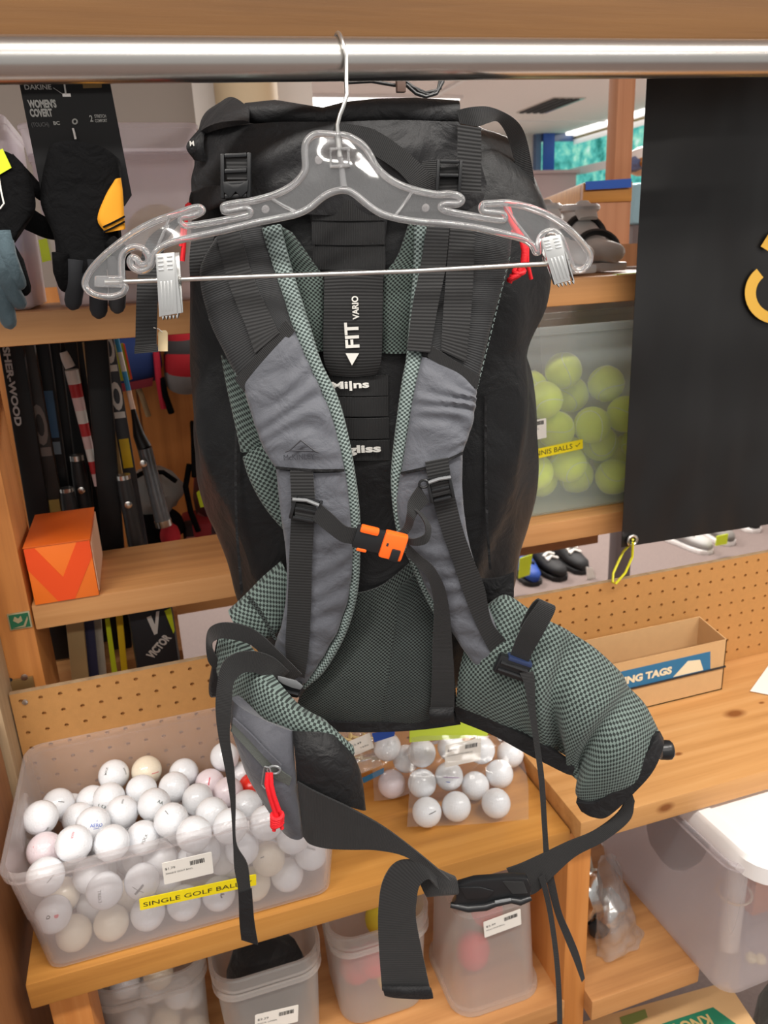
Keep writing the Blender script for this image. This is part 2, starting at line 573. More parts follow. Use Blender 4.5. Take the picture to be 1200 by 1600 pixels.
M_grey = wood('weathered wood', srgb(128, 104, 78), srgb(166, 140, 108), srgb(188, 164, 130), 2, .6)
M_backwood = wood('orange back panel', srgb(150, 90, 40), srgb(184, 118, 58), srgb(200, 138, 76), 2, .5)
M_peg = plain('hardboard', srgb(186, 134, 76), .62, var=.1, vs=120, bump=.15, bs=400)
M_steel = plain('brushed steel', (.60, .58, .55, 1), .27, 1.0, var=.05)
M_zinc = plain('zinc', (.7, .7, .68, 1), .3, 1.0)
M_wall = plain('white wall paint', srgb(226, 220, 214), .8, var=.03)
M_soffit = plain('grey beige wall', srgb(150, 140, 132), .85, var=.04, vs=3)
M_ceil = plain('ceiling tile', srgb(240, 232, 228), .9, var=.04, vs=60)
M_carpet = plain('carpet', srgb(116, 102, 98), .95, var=.2, vs=120, bump=.6, bs=300)
M_black = plain('black plastic', (.012, .012, .013, 1), .35)
M_dark = plain('dark rubber', (.02, .02, .022, 1), .6)
M_white = plain('white plastic', srgb(236, 232, 230), .4)
M_frost = frosted('frosted plastic', (.985, .98, .98, 1), srgb(246, 242, 243), .15, .2, .3, .7)
M_frost2 = frosted('cloudy pail plastic', (.975, .975, .975, 1), srgb(236, 232, 228), .22, .3, .3)
M_frost3 = frosted('green tinted plastic', (.97, .99, .985, 1), srgb(236, 246, 248), .20, .25, .28)
M_frost4 = frosted('milky bin plastic', (.98, .975, .98, 1), srgb(240, 236, 242), .17, .3, .25)
M_frost5 = frosted('pale bin plastic', (.98, .975, .98, 1), srgb(244, 238, 244), .45, .3, .2)
M_film = film('clear film', .04, .4, 18, .28)
M_film2 = film('crinkled film', .12, .9, 45, .8)
M_paper = plain('label paper', srgb(240, 236, 228), .6)
M_ink = plain('black ink', (.012, .012, .012, 1), .5)
M_greyink = plain('grey ink', (.12, .12, .12, 1), .5)
M_yellowlab = plain('yellow label tape', srgb(248, 226, 20), .45)
M_card = plain('cardboard', srgb(200, 160, 112), .8, var=.07, vs=60)
M_cardlight = plain('cardboard face', srgb(206, 166, 116), .8, var=.05)
M_blueprint = plain('blue print', srgb(38, 108, 150), .6)
M_orange = plain('orange box card', srgb(240, 116, 32), .4)
M_redor = plain('red orange print', srgb(236, 78, 22), .4)
M_orangetop = plain('orange box lid', srgb(214, 96, 26), .4)
M_neon = plain('neon yellow tag', srgb(214, 232, 40), .5)
M_red = plain('red cloth', srgb(178, 26, 40), .8)
M_navy = plain('navy cloth', srgb(22, 48, 104), .8)
M_blue = plain('blue', srgb(28, 76, 168), .5)
M_ygold = plain('golden cloth', srgb(222, 150, 26), .8)
M_gold = plain('gold vinyl', srgb(206, 160, 62), .35, 0)
M_greencard = plain('green print', srgb(22, 116, 84), .6)

# ================================================================== room
struct('floor', MB().box(-4, 5, -2, 7.4, -.02, 0), M_carpet, smooth=False)
struct('ceiling', MB().box(-4, 5, -2, 7.4, 2.6, 2.62), M_ceil, smooth=False)
struct('wall_back', MB().box(-4, 5, 7.4, 7.45, 0, 2.6), M_wall, smooth=False)
struct('wall_side', MB().box(4.4, 4.45, 1, 7.4, 0, 2.6), M_wall, smooth=False)
# ceiling grid joints
for y in (2.6, 4.4, 6.6):
    tag(obj('trim_1', MB().box(-2, 4.4, y, y + .03, 2.588, 2.6), M_white, smooth=False), kind='structure')
for x in (.4, 2.2):
    tag(obj('trim_2', MB().box(x, x + .03, 1.2, 7.4, 2.586, 2.599), M_white, smooth=False), kind='structure')
# grey soffit and white column behind the bins
struct('wall_soffit', MB().box(-1.6, W(300, 150, 2.12).x, 2.10, 2.13, 1.3, 2.6), M_soffit, smooth=False)
col = MB().box(W(300, 150, 2.1).x, W(489, 150, 2.1).x, 2.1, 2.3, 0, 2.6)
struct('column', col, M_wall, bevel=.004)
pc = W(385, 150, 2.015)
t = thing('drain_pipe', 'beige round pipe running up the white column above the pack', 'pipe', (pc.x, 2.015, 0))
obj('pipe', MB().lathe([(.074, 0), (.074, 2.6)], (pc.x, 2.015, 0), 24), plain('beige pipe', srgb(206, 184, 150), .6), t)
obj('collar', MB().lathe([(.08, 1.0), (.08, 1.06)], (pc.x, 2.015, 0), 24), M_wall, t)
# ceiling fittings in view
M_tube = emit('lit diffuser', (1, .98, .94, 1), 3)
a = WZ(400, 150, 2.585); b = WZ(724, 150, 2.585)
t = thing('ceiling_light', 'lit recessed fluorescent panel in the ceiling above the pack', 'ceiling light', (b.x - .65, a.y + .3, 2.6))
obj('frame', MB().box(b.x - 1.3, b.x + .02, a.y - .02, a.y + .66, 2.578, 2.588).box(b.x - 1.3, b.x + .02, a.y - .02, a.y + .66, 2.588, 2.6), M_white, t, smooth=False)
obj('diffuser', MB().box(b.x - 1.28, b.x, a.y, a.y + .64, 2.572, 2.58), M_tube, t, smooth=False)
a = W(830, 165, 4.6); a = WZ(828, 172, 2.598); b = WZ(858, 158, 2.598)
t = thing('air_vent', 'dark slotted air vent set in the ceiling', 'vent', (a.x, a.y, 2.59))
obj('frame', MB().box(a.x - .07, a.x + .2, a.y - .5, a.y + .1, 2.592, 2.6), M_steel, t, smooth=False)
for k in range(4):
    obj('slat', MB().box(a.x - .05 + k * .06, a.x - .02 + k * .06, a.y - .48, a.y + .08, 2.585, 2.593), M_dark, t, smooth=False)
# fluorescent batten along the side wall
a = WX(893, 203, 4.3); b = WX(1060, 143, 4.3)
t = thing('batten_light', 'lit fluorescent batten high on the far side wall', 'wall light', (4.35, (a.y + b.y) / 2, a.z))
obj('tube', MB().box(4.24, 4.33, b.y, a.y, a.z - .045, a.z + .055), M_tube, t, smooth=False)
obj('housing', MB().box(4.33, 4.4, b.y - .05, a.y + .05, a.z - .06, a.z + .07), M_white, t, smooth=False)
# windows with greenery outside, and the olive band above
def green_view():
    m, nt, out = newmat('trees outside')
    oc = objco(nt, (1, 1, 1), False)
    c = ramp(nt, noise(nt, oc, 9, 4, .6), ((.3, srgb(40, 120, 110)), (.5, srgb(96, 196, 186)), (.62, srgb(150, 226, 200)), (.75, srgb(226, 250, 240))))
    e = nt.nodes.new('ShaderNodeEmission'); lk(nt, c, e.inputs[0]); e.inputs[1].default_value = .95; lk(nt, e.outputs[0], out.inputs[0]); return m
M_view = green_view()
def wwin(n, X, p0, p1, z):
    a = WX(p0[0], p0[1], X); b = WX(p1[0], p1[1], X)
    f = struct('window_%d' % n, MB().box(X - .02, X + .03, b.y - .05, a.y + .05, b.z - .05, a.z + .05), M_white, smooth=False)
    obj('pane', MB().box(X - .03, X - .02, b.y, a.y, b.z, a.z), M_view, f, smooth=False)
    return f, a, b
f, a, b = wwin(1, 4.36, (894, 228), (1060, 290), 0)
obj('glazing_bar', MB().box(4.31, 4.325, b.y, a.y, a.z * .45 + b.z * .55, a.z * .45 + b.z * .55 + .07), M_white, f, smooth=False)
tag(obj('trim_3', MB().box(4.36, 4.395, b.y - .4, a.y + .25, a.z + .06, a.z + .24), plain('olive paint', srgb(196, 180, 120), .8), smooth=False), kind='structure')
# far window on the back wall, half covered by a blue sheet
a = W(846, 188, 7.35); b = W(892, 272, 7.35)
f = struct('window_2', MB().box(a.x - .06, b.x + .06, 7.34, 7.4, b.z - .06, a.z + .06), plain('grey blue frame', srgb(96, 116, 150), .6), smooth=False)
obj('pane', MB().box(a.x, b.x, 7.32, 7.34, b.z, (a.z + b.z) / 2 + .05), M_view, f, smooth=False)
obj('dark_pane', MB().box(a.x, b.x, 7.32, 7.34, (a.z + b.z) / 2 + .05, a.z), plain('dark glass', srgb(70, 90, 130), .1), f, smooth=False)
obj('blue_sheet', MB().box(a.x, a.x + (b.x - a.x) * .36, 7.30, 7.318, b.z, (a.z + b.z) / 2 + .12), M_blue, f, smooth=False)
a = W(830, 272, 7.0); b = W(900, 300, 7.0)
tag(obj('counter_cabinet', MB().box(a.x, b.x, 7.0, 7.3, 0, a.z).box(a.x - .03, b.x + .02, 6.97, 7.3, a.z, a.z + .03), plain('mauve laminate', srgb(176, 150, 150), .7), smooth=False, bevel=.005), 'mauve laminate cabinet under the far window', 'cabinet')

# ================================================================== timber shelving
X0, X1 = -.24, 1.75
sh = thing('timber_shelving', 'orange timber shop shelving with pegboard back and table shelf', 'shelving', (.5, 1.0, 0))
a = W(0, 58, .80); b = W(1200, 62, .80); sl = (b.z - a.z) / (b.x - a.x)
zb = lambda x: a.z + sl * (x - a.x)
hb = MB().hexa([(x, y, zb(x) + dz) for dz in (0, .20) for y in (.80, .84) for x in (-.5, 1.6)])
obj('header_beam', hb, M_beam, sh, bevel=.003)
obj('upper_shelf', MB().box(-.34, 1.75, 1.08, 1.36, 1.464, 1.505), M_ledge, sh, bevel=.003)
obj('middle_shelf', MB().box(-.192, 1.75, 1.08, 1.27, 1.075, 1.113), M_ledge, sh, bevel=.003)
obj('table_top', MB().box(-.229, .489, .78, 1.04, .727, .765), M_table, sh, bevel=.003)
obj('table_top', MB().box(.49, 1.75, .757, 1.04, .758, .795), M_tableR, sh, bevel=.003)
obj('lower_shelf', MB().box(-.229, .49, .78, 1.06, .402, .44), M_ledge, sh, bevel=.003)
obj('lower_shelf', MB().box(.525, .724, .76, 1.06, .405, .445), M_ledge, sh, bevel=.003)
obj('divider', MB().box(.487, .5255, .782, 1.05, .36, .757), M_post, sh, bevel=.002)
obj('support_leg', MB().box(-.215, -.17, .80, .86, 0, .727), M_post, sh, bevel=.002)
obj('support_leg', MB().box(.487, .5255, .80, .88, 0, .36), M_post, sh, bevel=.002)
# pegboard with its holes cut through
pb = MB(); g = .0254; x = -.235; zlo, zhi = .766, 1.004; nr = int((zhi - zlo) / g); y0, y1 = 1.040, 1.046
nc = int((1.75 + .235) / g); rr = .0031; n8 = 8
for i in range(nc):
    for j in range(nr):
        cx = x + (i + .5) * g; cz = zhi - (j + .5) * g
        ring = [(cx + rr * math.cos(PI / 4 * k), cz + rr * math.sin(PI / 4 * k)) for k in range(8)]
        sq = [(cx + g / 2, cz), (cx + g / 2, cz + g / 2), (cx, cz + g / 2), (cx - g / 2, cz + g / 2), (cx - g / 2, cz), (cx - g / 2, cz - g / 2), (cx, cz - g / 2), (cx + g / 2, cz - g / 2)]
        vs = [(p[0], y0, p[1]) for p in sq] + [(p[0], y0, p[1]) for p in ring] + [(p[0], y1, p[1]) for p in ring]
        fs = [(k, k + 8, (k + 1) % 8 + 8, (k + 1) % 8) for k in range(8)] + [(k + 8, k + 16, (k + 1) % 8 + 16, (k + 1) % 8 + 8) for k in range(8)]
        pb.add(vs, fs)
pb.box(x, x + nc * g, y1 - .0005, y1, zlo - .0, zhi)
pb2 = obj('pegboard', pb, M_peg, sh, smooth=False, recalc=False)
obj('top_strip', MB().box(-.235, x + nc * g, 1.0398, 1.0465, zhi, zhi + .0015), M_grey, sh, smooth=False)
for px, py in ((40, 1097), (1082, 1010)):
    q = W(px, py, 1.04); obj('screw', MB().lathe([(.0045, 0), (.004, .0012), (.001, .0016)], (0, 0, 0), 12), M_zinc, None if 0 else sh) if 0 else None
def screw(px, py, Y, parent, r=.0042):
    q = W(px, py, Y); m = Matrix(((1, 0, 0), (0, 0, -1), (0, 1, 0)))
    obj('screw', MB().lathe([(r, 0), (r * .9, .0012), (r * .3, .0016)], (q.x, Y, q.z), 12, m), M_zinc, parent)
screw(39, 1097, 1.0395, sh)
# posts at the end
ft = W(2, 747, 1.08).x
obj('post', MB().box(-.258, -.194, 1.08, 1.2, 0, 1.4635), M_post, sh, bevel=.002)
obj('post', MB().box(1.70, 1.76, 1.30, 1.36, 0, 2.6), M_post, sh, bevel=.002)
obj('post', MB().box(-.30, -.237, .99, 1.075, 0, 1.27), M_grey, sh, bevel=.002)
obj('side_panel', MB().box(-.30, -.246, .60, .985, 0, 1.0), M_panel, sh, bevel=.002)
obj('stick_rest', MB().box(-.25, .0, 1.285, 1.519, .862, .90), M_ledge, sh, bevel=.002)
obj('back_panel', MB().box(-.6, .55, 1.86, 1.88, .9, 1.52), M_backwood, sh, smooth=False)
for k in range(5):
    obj('joint_shadow_line', MB().box(-.5 + k * .24, -.497 + k * .24, 1.857, 1.86, .9, 1.52), plain('joint shadow gap', srgb(90, 52, 24), .8) if k == 0 else MATS['joint shadow gap'], sh, smooth=False)  # dark strips painted for the shade in the joints between boards
# bracket and asset badge on the post
q = W(32, 1068, 1.078); br = MB().box(q.x - .035, q.x + .018, 1.0745, 1.0785, q.z - .009, q.z + .009)
bo = obj('bracket', br, plain('brass strip', srgb(160, 130, 84), .4, .6), sh, bevel=.001)
screw(38, 1058, 1.0745, bo, .005)
obj('hole', MB().lathe([(.003, 0), (.003, .0006)], (W(16, 1062, 1.0745).x, 1.0745, W(16, 1062, 1.0745).z), 10, Matrix(((1, 0, 0), (0, 0, -1), (0, 1, 0)))), M_dark, bo)
q = W(31, 969, 1.08)
bd = obj('badge', MB().box(q.x - .0145, q.x + .0145, 1.0775, 1.0805, q.z - .0125, q.z + .0125), plain('badge metal', srgb(196, 186, 150), .3, .7), sh, bevel=.0008)
bg = MB().box(q.x - .0125, q.x + .0125, 1.0768, 1.0776, q.z - .0105, q.z + .0105)
obj('green_field', bg, plain('badge green', srgb(20, 96, 64), .4), bd, smooth=False)
ax_, az_ = V((1, 0, 0)), V((0, 0, 1))
obj('emblem', MB().prism([(q.x - .008, 1.0767, q.z + .002), (q.x - .005, 1.0767, q.z + .008), (q.x - .001, 1.0767, q.z + .004), (q.x + .003, 1.0767, q.z + .008), (q.x + .004, 1.0767, q.z), (q.x - .002, 1.0767, q.z - .003)], (0, -.0005, 0)).prism([(q.x - .01, 1.0767, q.z - .009), (q.x + .004, 1.0767, q.z - .007), (q.x + .011, 1.0767, q.z + .006), (q.x + .011, 1.0767, q.z + .001), (q.x + .006, 1.0767, q.z - .0095)], (0, -.0005, 0)), MATS['badge metal'], bd, smooth=False)

# ================================================================== garment rail
a = W(-0, 93.5, .70); b = W(1200, 91.3, .70); dr = (b - a)
A = a - dr * .45; B = b + dr * .5
rl = thing('garment_rail', 'brushed steel garment rail running across the top', 'rail', (a + b) / 2)
obj('tube', MB().tube([A, B], .0163, 40), M_steel, rl)
for e in (A, B):
    obj('bracket', MB().box(e.x - .015, e.x + .015, .685, .7990, e.z - .02, e.z + .06), M_steel, rl, bevel=.003)
# ball positions (metres), settled so that none clip
GOLF = [(-0.1175,0.9987,0.8707),(-0.0733,0.9983,0.8656),(-0.1902,0.9687,0.8646),(-0.1994,0.8984,0.9006),(-0.1624,0.9338,0.8597),(-0.1799,0.9959,0.8327),(-0.1488,0.9743,0.8536),(-0.1226,0.9453,0.872),(-0.0812,0.9559,0.8657),(-0.1383,0.8805,0.8866),(-0.1053,0.9059,0.8752),(-0.0638,0.8961,0.8823),(-0.0381,0.9538,0.8601),(-0.1548,0.8268,0.9065),(-0.1142,0.8299,0.8919),(-0.08,0.8485,0.8731),(-0.0432,0.8415,0.8946),(-0.1943,0.8601,0.8814),(0.0372,0.998,0.8605),(-0.0235,0.9971,0.8486),(0.0105,0.9714,0.8393),(0.0584,0.9952,0.823),(0.0688,0.9537,0.8294),(-0.0088,0.9215,0.8556),(0.0331,0.935,0.845),(0.0064,0.8559,0.8779),(0.0544,0.8974,0.8447),(-0.0178,0.8004,0.8992),(0.0254,0.8006,0.8975),(0.0696,0.8079,0.8832),(0.0959,0.9101,0.8488),(-0.1874,0.8049,0.8886),(0.0362,0.8058,0.856),(0.101,0.8061,0.8536),(0.0676,0.8095,0.8265),(0.1226,0.8108,0.8165),(0.1201,0.8443,0.7894),(0.0892,0.8142,0.7894),(0.046,0.8142,0.7894),(0.0006,0.8142,0.7894),(0.0233,0.8509,0.7894),(0.0109,0.8332,0.8268),(-0.0426,0.8142,0.7894),(-0.0646,0.8513,0.7894),(-0.1476,0.8457,0.8395),(-0.1844,0.8505,0.8175),(-0.129,0.8072,0.8454),(-0.0863,0.812,0.8404),(-0.0653,0.8525,0.8327),(-0.1896,0.8092,0.8291),(-0.1516,0.8516,0.7894),(-0.1732,0.8142,0.7894),(-0.1083,0.8515,0.7894),(-0.13,0.8142,0.7894),(-0.0866,0.8142,0.7894),(-0.0256,0.8532,0.8156),(-0.0098,0.8124,0.8585),(-0.1744,0.9926,0.7894),(-0.0508,0.9926,0.7894),(0.0973,0.9688,0.7894),(-0.0644,0.8986,0.7894),(0.0273,0.974,0.7894),(-0.1173,0.9791,0.7894),(0.068,0.8633,0.7894),(-0.1423,0.9397,0.7894),(0.0473,0.9349,0.7894),(-0.0682,0.9427,0.7894),(-0.1842,0.884,0.7894),(-0.0098,0.8984,0.7894),(0.113,0.9004,0.7894),(-0.1053,0.9169,0.7894),(-0.023,0.9475,0.7894),(-0.1853,0.9314,0.7974),(0.0302,0.8939,0.8054),(-0.1429,0.8912,0.8054),(-0.0936,0.8816,0.8174),(-0.0357,0.9121,0.8214),(0.0978,0.8752,0.8214),(-0.1769,0.9038,0.8294),(0.0495,0.8532,0.8294)]
TENNIS = [(0.7333,1.1485,1.251),(0.6688,1.1589,1.2474),(0.7707,1.1795,1.2072),(0.6884,1.1485,1.1859),(0.6588,1.1949,1.1505),(0.7276,1.187,1.1505),(0.7809,1.1485,1.1505),(0.6233,1.1485,1.1798),(0.7988,1.1485,1.2633),(0.7389,1.2309,1.291),(0.6377,1.1485,1.304),(0.702,1.1962,1.3419),(0.7844,1.1891,1.3125),(0.6454,1.2127,1.3137),(0.8324,1.1485,1.2072),(0.8588,1.1676,1.1505),(0.5625,1.2975,1.1505),(0.7027,1.2975,1.1505),(0.6344,1.268,1.1505),(0.7831,1.2975,1.1505),(0.9075,1.215,1.1505),(0.9075,1.2975,1.1505),(0.5625,1.1721,1.1505),(0.8298,1.23,1.1505),(0.755,1.2427,1.1745),(0.5625,1.2359,1.1745),(0.8433,1.2967,1.1785),(0.9075,1.1485,1.1905),(0.6811,1.2463,1.1945)]
AXX, AXY, AXZ = V((1, 0, 0)), V((0, 1, 0)), V((0, 0, 1))


def barcode(o, ax, ay, w, h, depth=.0003, seed=1):
    rnd = random.Random(seed); m = MB(); x = 0; az = ax.cross(ay)
    while x < w:
        b = rnd.choice((.0006, .001, .0016))
        if x + b > w: break
        p = V(o) + ax * x + az * depth
        m.add([p, p + ax * b, p + ax * b + ay * h, p + ay * h], [(0, 1, 2, 3)]); x += b + rnd.choice((.0005, .0009))
    return m


def sticker(parent, c, mat, name, lines=(), code=None, th=.0004, rad=.0015):
    """label on four corner points (tl, tr, br, bl); lines: (text, u, v, height, width-fraction)"""
    tl, tr, br, bl = [V(p) for p in c]
    ax = (tr - tl).normalized(); w = (tr - tl).length; ay = (tl - bl); h = ay.length; ay = ay.normalized(); n = ax.cross(ay).normalized()
    ay = n.cross(ax)
    if n.dot(EYE - tl) < 0: n = -n
    pts = [bl + ax * (w / 2 + x) + ay * (h / 2 + y) + n * th for x, y in rrect(w, h, rad, 3)]
    o = obj(name, MB().prism(pts, -n * th), mat, parent, smooth=False)
    for (s, u, v, hh, wf) in lines:
        obj('lettering', text_mb(s, bl + ax * (w * u) + ay * (h * v) + n * th, ax, ay, hh, width=(w * wf if wf else None)), M_ink, o, smooth=False, recalc=False)
    if code:
        u, v, cw, ch = code
        obj('barcode', barcode(bl + ax * (w * u) + ay * (h * v) + n * th, ax, ay, w * cw, h * ch), M_ink, o, smooth=False, recalc=False)
    return o


def onfront(px, py, yf):
    """point on a front wall whose depth is yf(z)"""
    Y = yf(.8)
    for _ in range(6):
        q = W(px, py, Y); Y = yf(q.z)
    return W(px, py, Y)


# ------------------------------------------------------------------ golf ball tub
gt = thing('storage_tub', 'shallow clear plastic tub full of loose golf balls on the table', 'tub', (-.0315, .90, .765))
obj('tub_body', open_tub((-.0315, .9015), .350, .226, .7655, .386, .256, .925, .0022, .008, .012, .021, step=(.845, .002)), M_frost, gt)
yf = lambda z: .7885 - (z - .765) / .16 * .0155 - .0012
c = [onfront(*p, yf) for p in ((215, 1405), (398, 1366), (398, 1383), (219, 1422))]
sticker(gt, c, M_yellowlab, 'name_label', [('SINGLE GOLF BALL ✓', .03, .27, .0066, .93)], th=.0006)
c = [onfront(*p, yf) for p in ((251, 1349), (329, 1331), (334, 1365), (257, 1382))]
sticker(gt, c, M_paper, 'price_label', [('$1.79', .05, .66, .0034, .2), ('SINGLE GOLF BALL', .05, .45, .0024, .55)], (.55, .62, .32, .2), th=.0006)
for sx in (-1, 1):
    ex = -.0315 + sx * .185
    obj('handle_lug', MB().box(ex - .004 + sx * .004, ex + .004 + sx * .004, .86, .94, .885, .914), M_frost, gt, bevel=.003)

# golf balls -------------------------------------------------------
def ball_material(name, col, pitch=95, r=.22, strength=.35):
    m, nt, out = newmat(name)
    vo = nt.nodes.new('ShaderNodeTexVoronoi'); vo.inputs['Scale'].default_value = 1 / .0034 / 1.0
    vo.inputs['Randomness'].default_value = .55
    lk(nt, objco(nt, (1, 1, 1), False), vo.inputs['Vector'])
    h = nt.nodes.new('ShaderNodeMapRange'); h.inputs[1].default_value = .1; h.inputs[2].default_value = .5
    lk(nt, vo.outputs['Distance'], h.inputs[0])
    pbsdf(nt, out, col, r, 0, .5, bumpn(nt, h.outputs[0], strength, .0006), Coat_Weight=.3, Coat_Roughness=.1)
    return m
M_gball = ball_material('white urethane', srgb(238, 240, 244))
M_gcream = ball_material('cream urethane', srgb(240, 228, 206))
M_gred = ball_material('red urethane', srgb(238, 50, 36))
M_gpink = ball_material('pinkish white urethane', srgb(240, 226, 232))
RB = .0213


def ball_mesh(name, r, mat, lev=3):
    bm = bmesh.new(); bmesh.ops.create_icosphere(bm, subdivisions=lev, radius=r)
    me = bpy.data.meshes.new(name); bm.to_mesh(me); bm.free(); me.materials.append(mat)
    me.polygons.foreach_set('use_smooth', [True] * len(me.polygons)); return me


gm = {k: ball_mesh('golf_ball', RB, m) for k, m in (('w', M_gball), ('c', M_gcream), ('r', M_gred), ('p', M_gpink))}


def ball_at(p, mesh, name, label, cat, group, rot=True):
    o = bpy.data.objects.new(name, mesh); COL.objects.link(o); o.location = V(p)
    tag(o, label, cat, group); return o


def print_on(o, r, px, py, body, h, mat, ang=0., kind='text', w=None):
    """print curved onto a ball at the spot seen at px,py"""
    k = ray(px, py).normalized(); oc = EYE - o.location
    b = k.dot(oc); disc = b * b - (oc.length_squared - r * r)
    hit = EYE + k * (-b - math.sqrt(max(disc, 0)))
    n = (hit - o.location).normalized()
    ax = CAMX - n * CAMX.dot(n); ax.normalize(); ay = n.cross(ax)
    ca, sa = math.cos(ang), math.sin(ang); bx = ax * ca + ay * sa; by = ay * ca - ax * sa
    rr = r + .00012
    conv = lambda x, y: o.location + (n * rr * math.cos(math.hypot(x, y) / rr) + (bx * x + by * (y - h / 2)).normalized() * rr * math.sin(min(1.2, math.hypot(x, y - h / 2) / rr)) if math.hypot(x, y - h / 2) > 1e-7 else n * rr)
    if kind == 'text':
        m = text_mb(body, hit, bx, by, h, align='CENTER', width=w, conv=conv, bold=.01)
    else:
        m = MB(); conv2 = lambda x, y: o.location + (n * rr + bx * x + by * y).normalized() * rr
        L, t = body, h; N = 10
        vs = []
        for i in range(N + 1):
            x = -L / 2 + L * i / N; vs += [conv2(x, -t / 2), conv2(x, t / 2)]
        m.add(vs, [(2 * i, 2 * i + 2, 2 * i + 3, 2 * i + 1) for i in range(N)])
    obj('ball_print', m, mat, o, smooth=False, recalc=False)


M_pblue = plain('blue print ink', srgb(50, 92, 190), .5); M_pred = plain('red print ink', srgb(226, 70, 90), .5); M_pgreen = plain('dark green print ink', srgb(40, 70, 66), .5)
GP = 'golf balls in the clear tub'
# index -> (mesh, label, list of prints)
GSPEC = {
    0: ('w', 'white golf ball with small dark side print topping the heap', [('T', 163, 1206, 'MAX', .0035, M_greyink, 1.5), ('T', 193, 1206, 'Nitro', .003, M_greyink, -.6)]),
    1: ('c', 'cream golf ball with faded pink print at the back of the heap', [('L', 243, 1206, .012, .0008, M_pred, .1), ('T', 219, 1213, 'A', .003, M_greyink, 0)]),
    2: ('w', 'white golf ball with a dark dash peeking out behind another', [('L', 97, 1253, .008, .001, M_greyink, 0)]),
    3: ('w', 'white golf ball with underside print in the front corner of the tub, topmost', [('T', 71, 1299, 'Titan', .0034, M_greyink, .7)]),
    8: ('w', 'white golf ball with dark green block print low on its side', [('T', 163, 1262, 'CORE', .005, M_pgreen, -.2)]),
    9: ('w', None, []),
    10: ('w', 'white golf ball with blue logo bar near the middle of the heap', [('T', 152, 1289, 'AERO', .004, M_pblue, .05), ('T', 153, 1282, 'II', .002, M_pblue, 0), ('L', 152, 1294, .007, .0006, M_pblue, .05)]),
    11: ('w', 'white golf ball with a faint vertical word below its crown', [('T', 192, 1251, 'PING', .0022, M_greyink, -1.5)]),
    12: ('w', 'white golf ball with dark green arrow print facing the price label', [('T', 248, 1254, 'AA', .004, M_pgreen, -.3)]),
    14: ('w', 'white golf ball with a tiny red vertical word near the rim', [('T', 115, 1306, 'NXR', .0028, M_pred, -1.5)]),
    16: ('w', 'bluish white golf ball with slanted grey maker word against the front wall', [('T', 226, 1312, 'VOLK', .0035, M_greyink, 1.2)]),
    17: ('w', 'white golf ball with a short grey dash on top above the price label', [('L', 260, 1270, .007, .0008, M_greyink, -.8)]),
    18: ('p', 'white golf ball with purple star mark beside the tub wall', [('T', 52, 1322, '*', .008, M_pred, 0)]),
    21: ('p', 'white golf ball with one bright red vertical stripe', [('L', 329, 1217, .011, .0016, M_pred, 1.5)]),
    23: ('r', 'bright red golf ball among the white ones', []),
    25: ('p', 'pinkish golf ball below the red striped one', [('L', 345, 1250, .006, .001, M_greyink, .7)]),
}
px_of = [(175,1212),(229,1203),(92,1257),(63,1279),(124,1279),(117,1252),(143,1250),(170,1249),(220,1235),(147,1287),(191,1268),(238,1258),(272,1230),(117,1319),(173,1317),(224,1310),(267,1282),(70,1327),(350,1185),(287,1207),(330,1221),(377,1210),(394,1230),(309,1249),(357,1238),(331,1272),(386,1259),(309,1310),(360,1302),(415,1287),(430,1235)]
SP2 = {}
_orig = {0:0,1:1,2:2,3:3,7:8,9:10,10:11,11:12,13:14,15:16,16:17,17:18,20:21,22:23,24:25}
for i, k in _orig.items(): SP2[i] = GSPEC[k]
nt_ = len(px_of)
FR = [(72,1368),(387,1324),(457,1315),(425,1360),(500,1345),(500,1367),(456,1387),(405,1407),(346,1420),(362,1395),(345,1347),(292,1447),(268,1422),(140,1370),(110,1402),(163,1392),(222,1377),(250,1341),(82,1447),(140,1440),(120,1477),(199,1430),(178,1466),(236,1452),(300,1345),(320,1330)]
FSPEC = {
    (72, 1368): ('w', 'white golf ball with a thin grey arc line behind the front wall', [('L', 80, 1372, .011, .0009, M_greyink, .9)]),
    (163, 1392): ('w', 'white golf ball with small red and black word behind the front wall', [('T', 155, 1402, 'TREK3', .0036, M_greyink, -1.45)]),
    (222, 1377): ('w', 'white golf ball with a bold dark cross behind the front wall', [('L', 217, 1391, .016, .0028, M_greyink, .85), ('L', 215, 1391, .016, .0008, M_greyink, -.5)]),
    (82, 1447): ('w', 'white golf ball with black B emblem and orange dot in the bottom corner', [('T', 74, 1450, 'B', .0065, M_ink, .2), ('T', 87, 1450, '●', .0045, M_pred, 0)]),
    (140, 1440): ('w', 'white golf ball with vertical dark word next to the B emblem one', [('T', 150, 1442, 'Pinn.4', .003, M_greyink, -1.4)]),
    (199, 1430): ('c', 'cream golf ball with a dark tick behind the front wall', [('L', 187, 1420, .006, .0008, M_greyink, 1.4)]),
    (346, 1420): ('w', 'white golf ball marked MO low behind the yellow label', [('T', 352, 1418, 'MO', .006, M_ink, 1.2), ('T', 356, 1410, '20', .003, M_ink, 1.2)]),
    (425, 1360): ('c', 'cream golf ball with faint grey mark below the pocket', [('L', 415, 1358, .005, .0015, M_greyink, .3)]),
    (457, 1315): ('w', 'white golf ball with short vertical print directly under the belt webbing', [('T', 457, 1312, 'WIL', .0024, M_greyink, 1.5)]),
    (500, 1345): ('w', 'white golf ball with slanted grey word at the far end wall of the tub', [('T', 500, 1337, 'Slazen', .0034, M_greyink, -.25)]),
}
ORD = 'first second third fourth fifth sixth seventh eighth ninth tenth eleventh twelfth thirteenth fourteenth fifteenth sixteenth'.split()


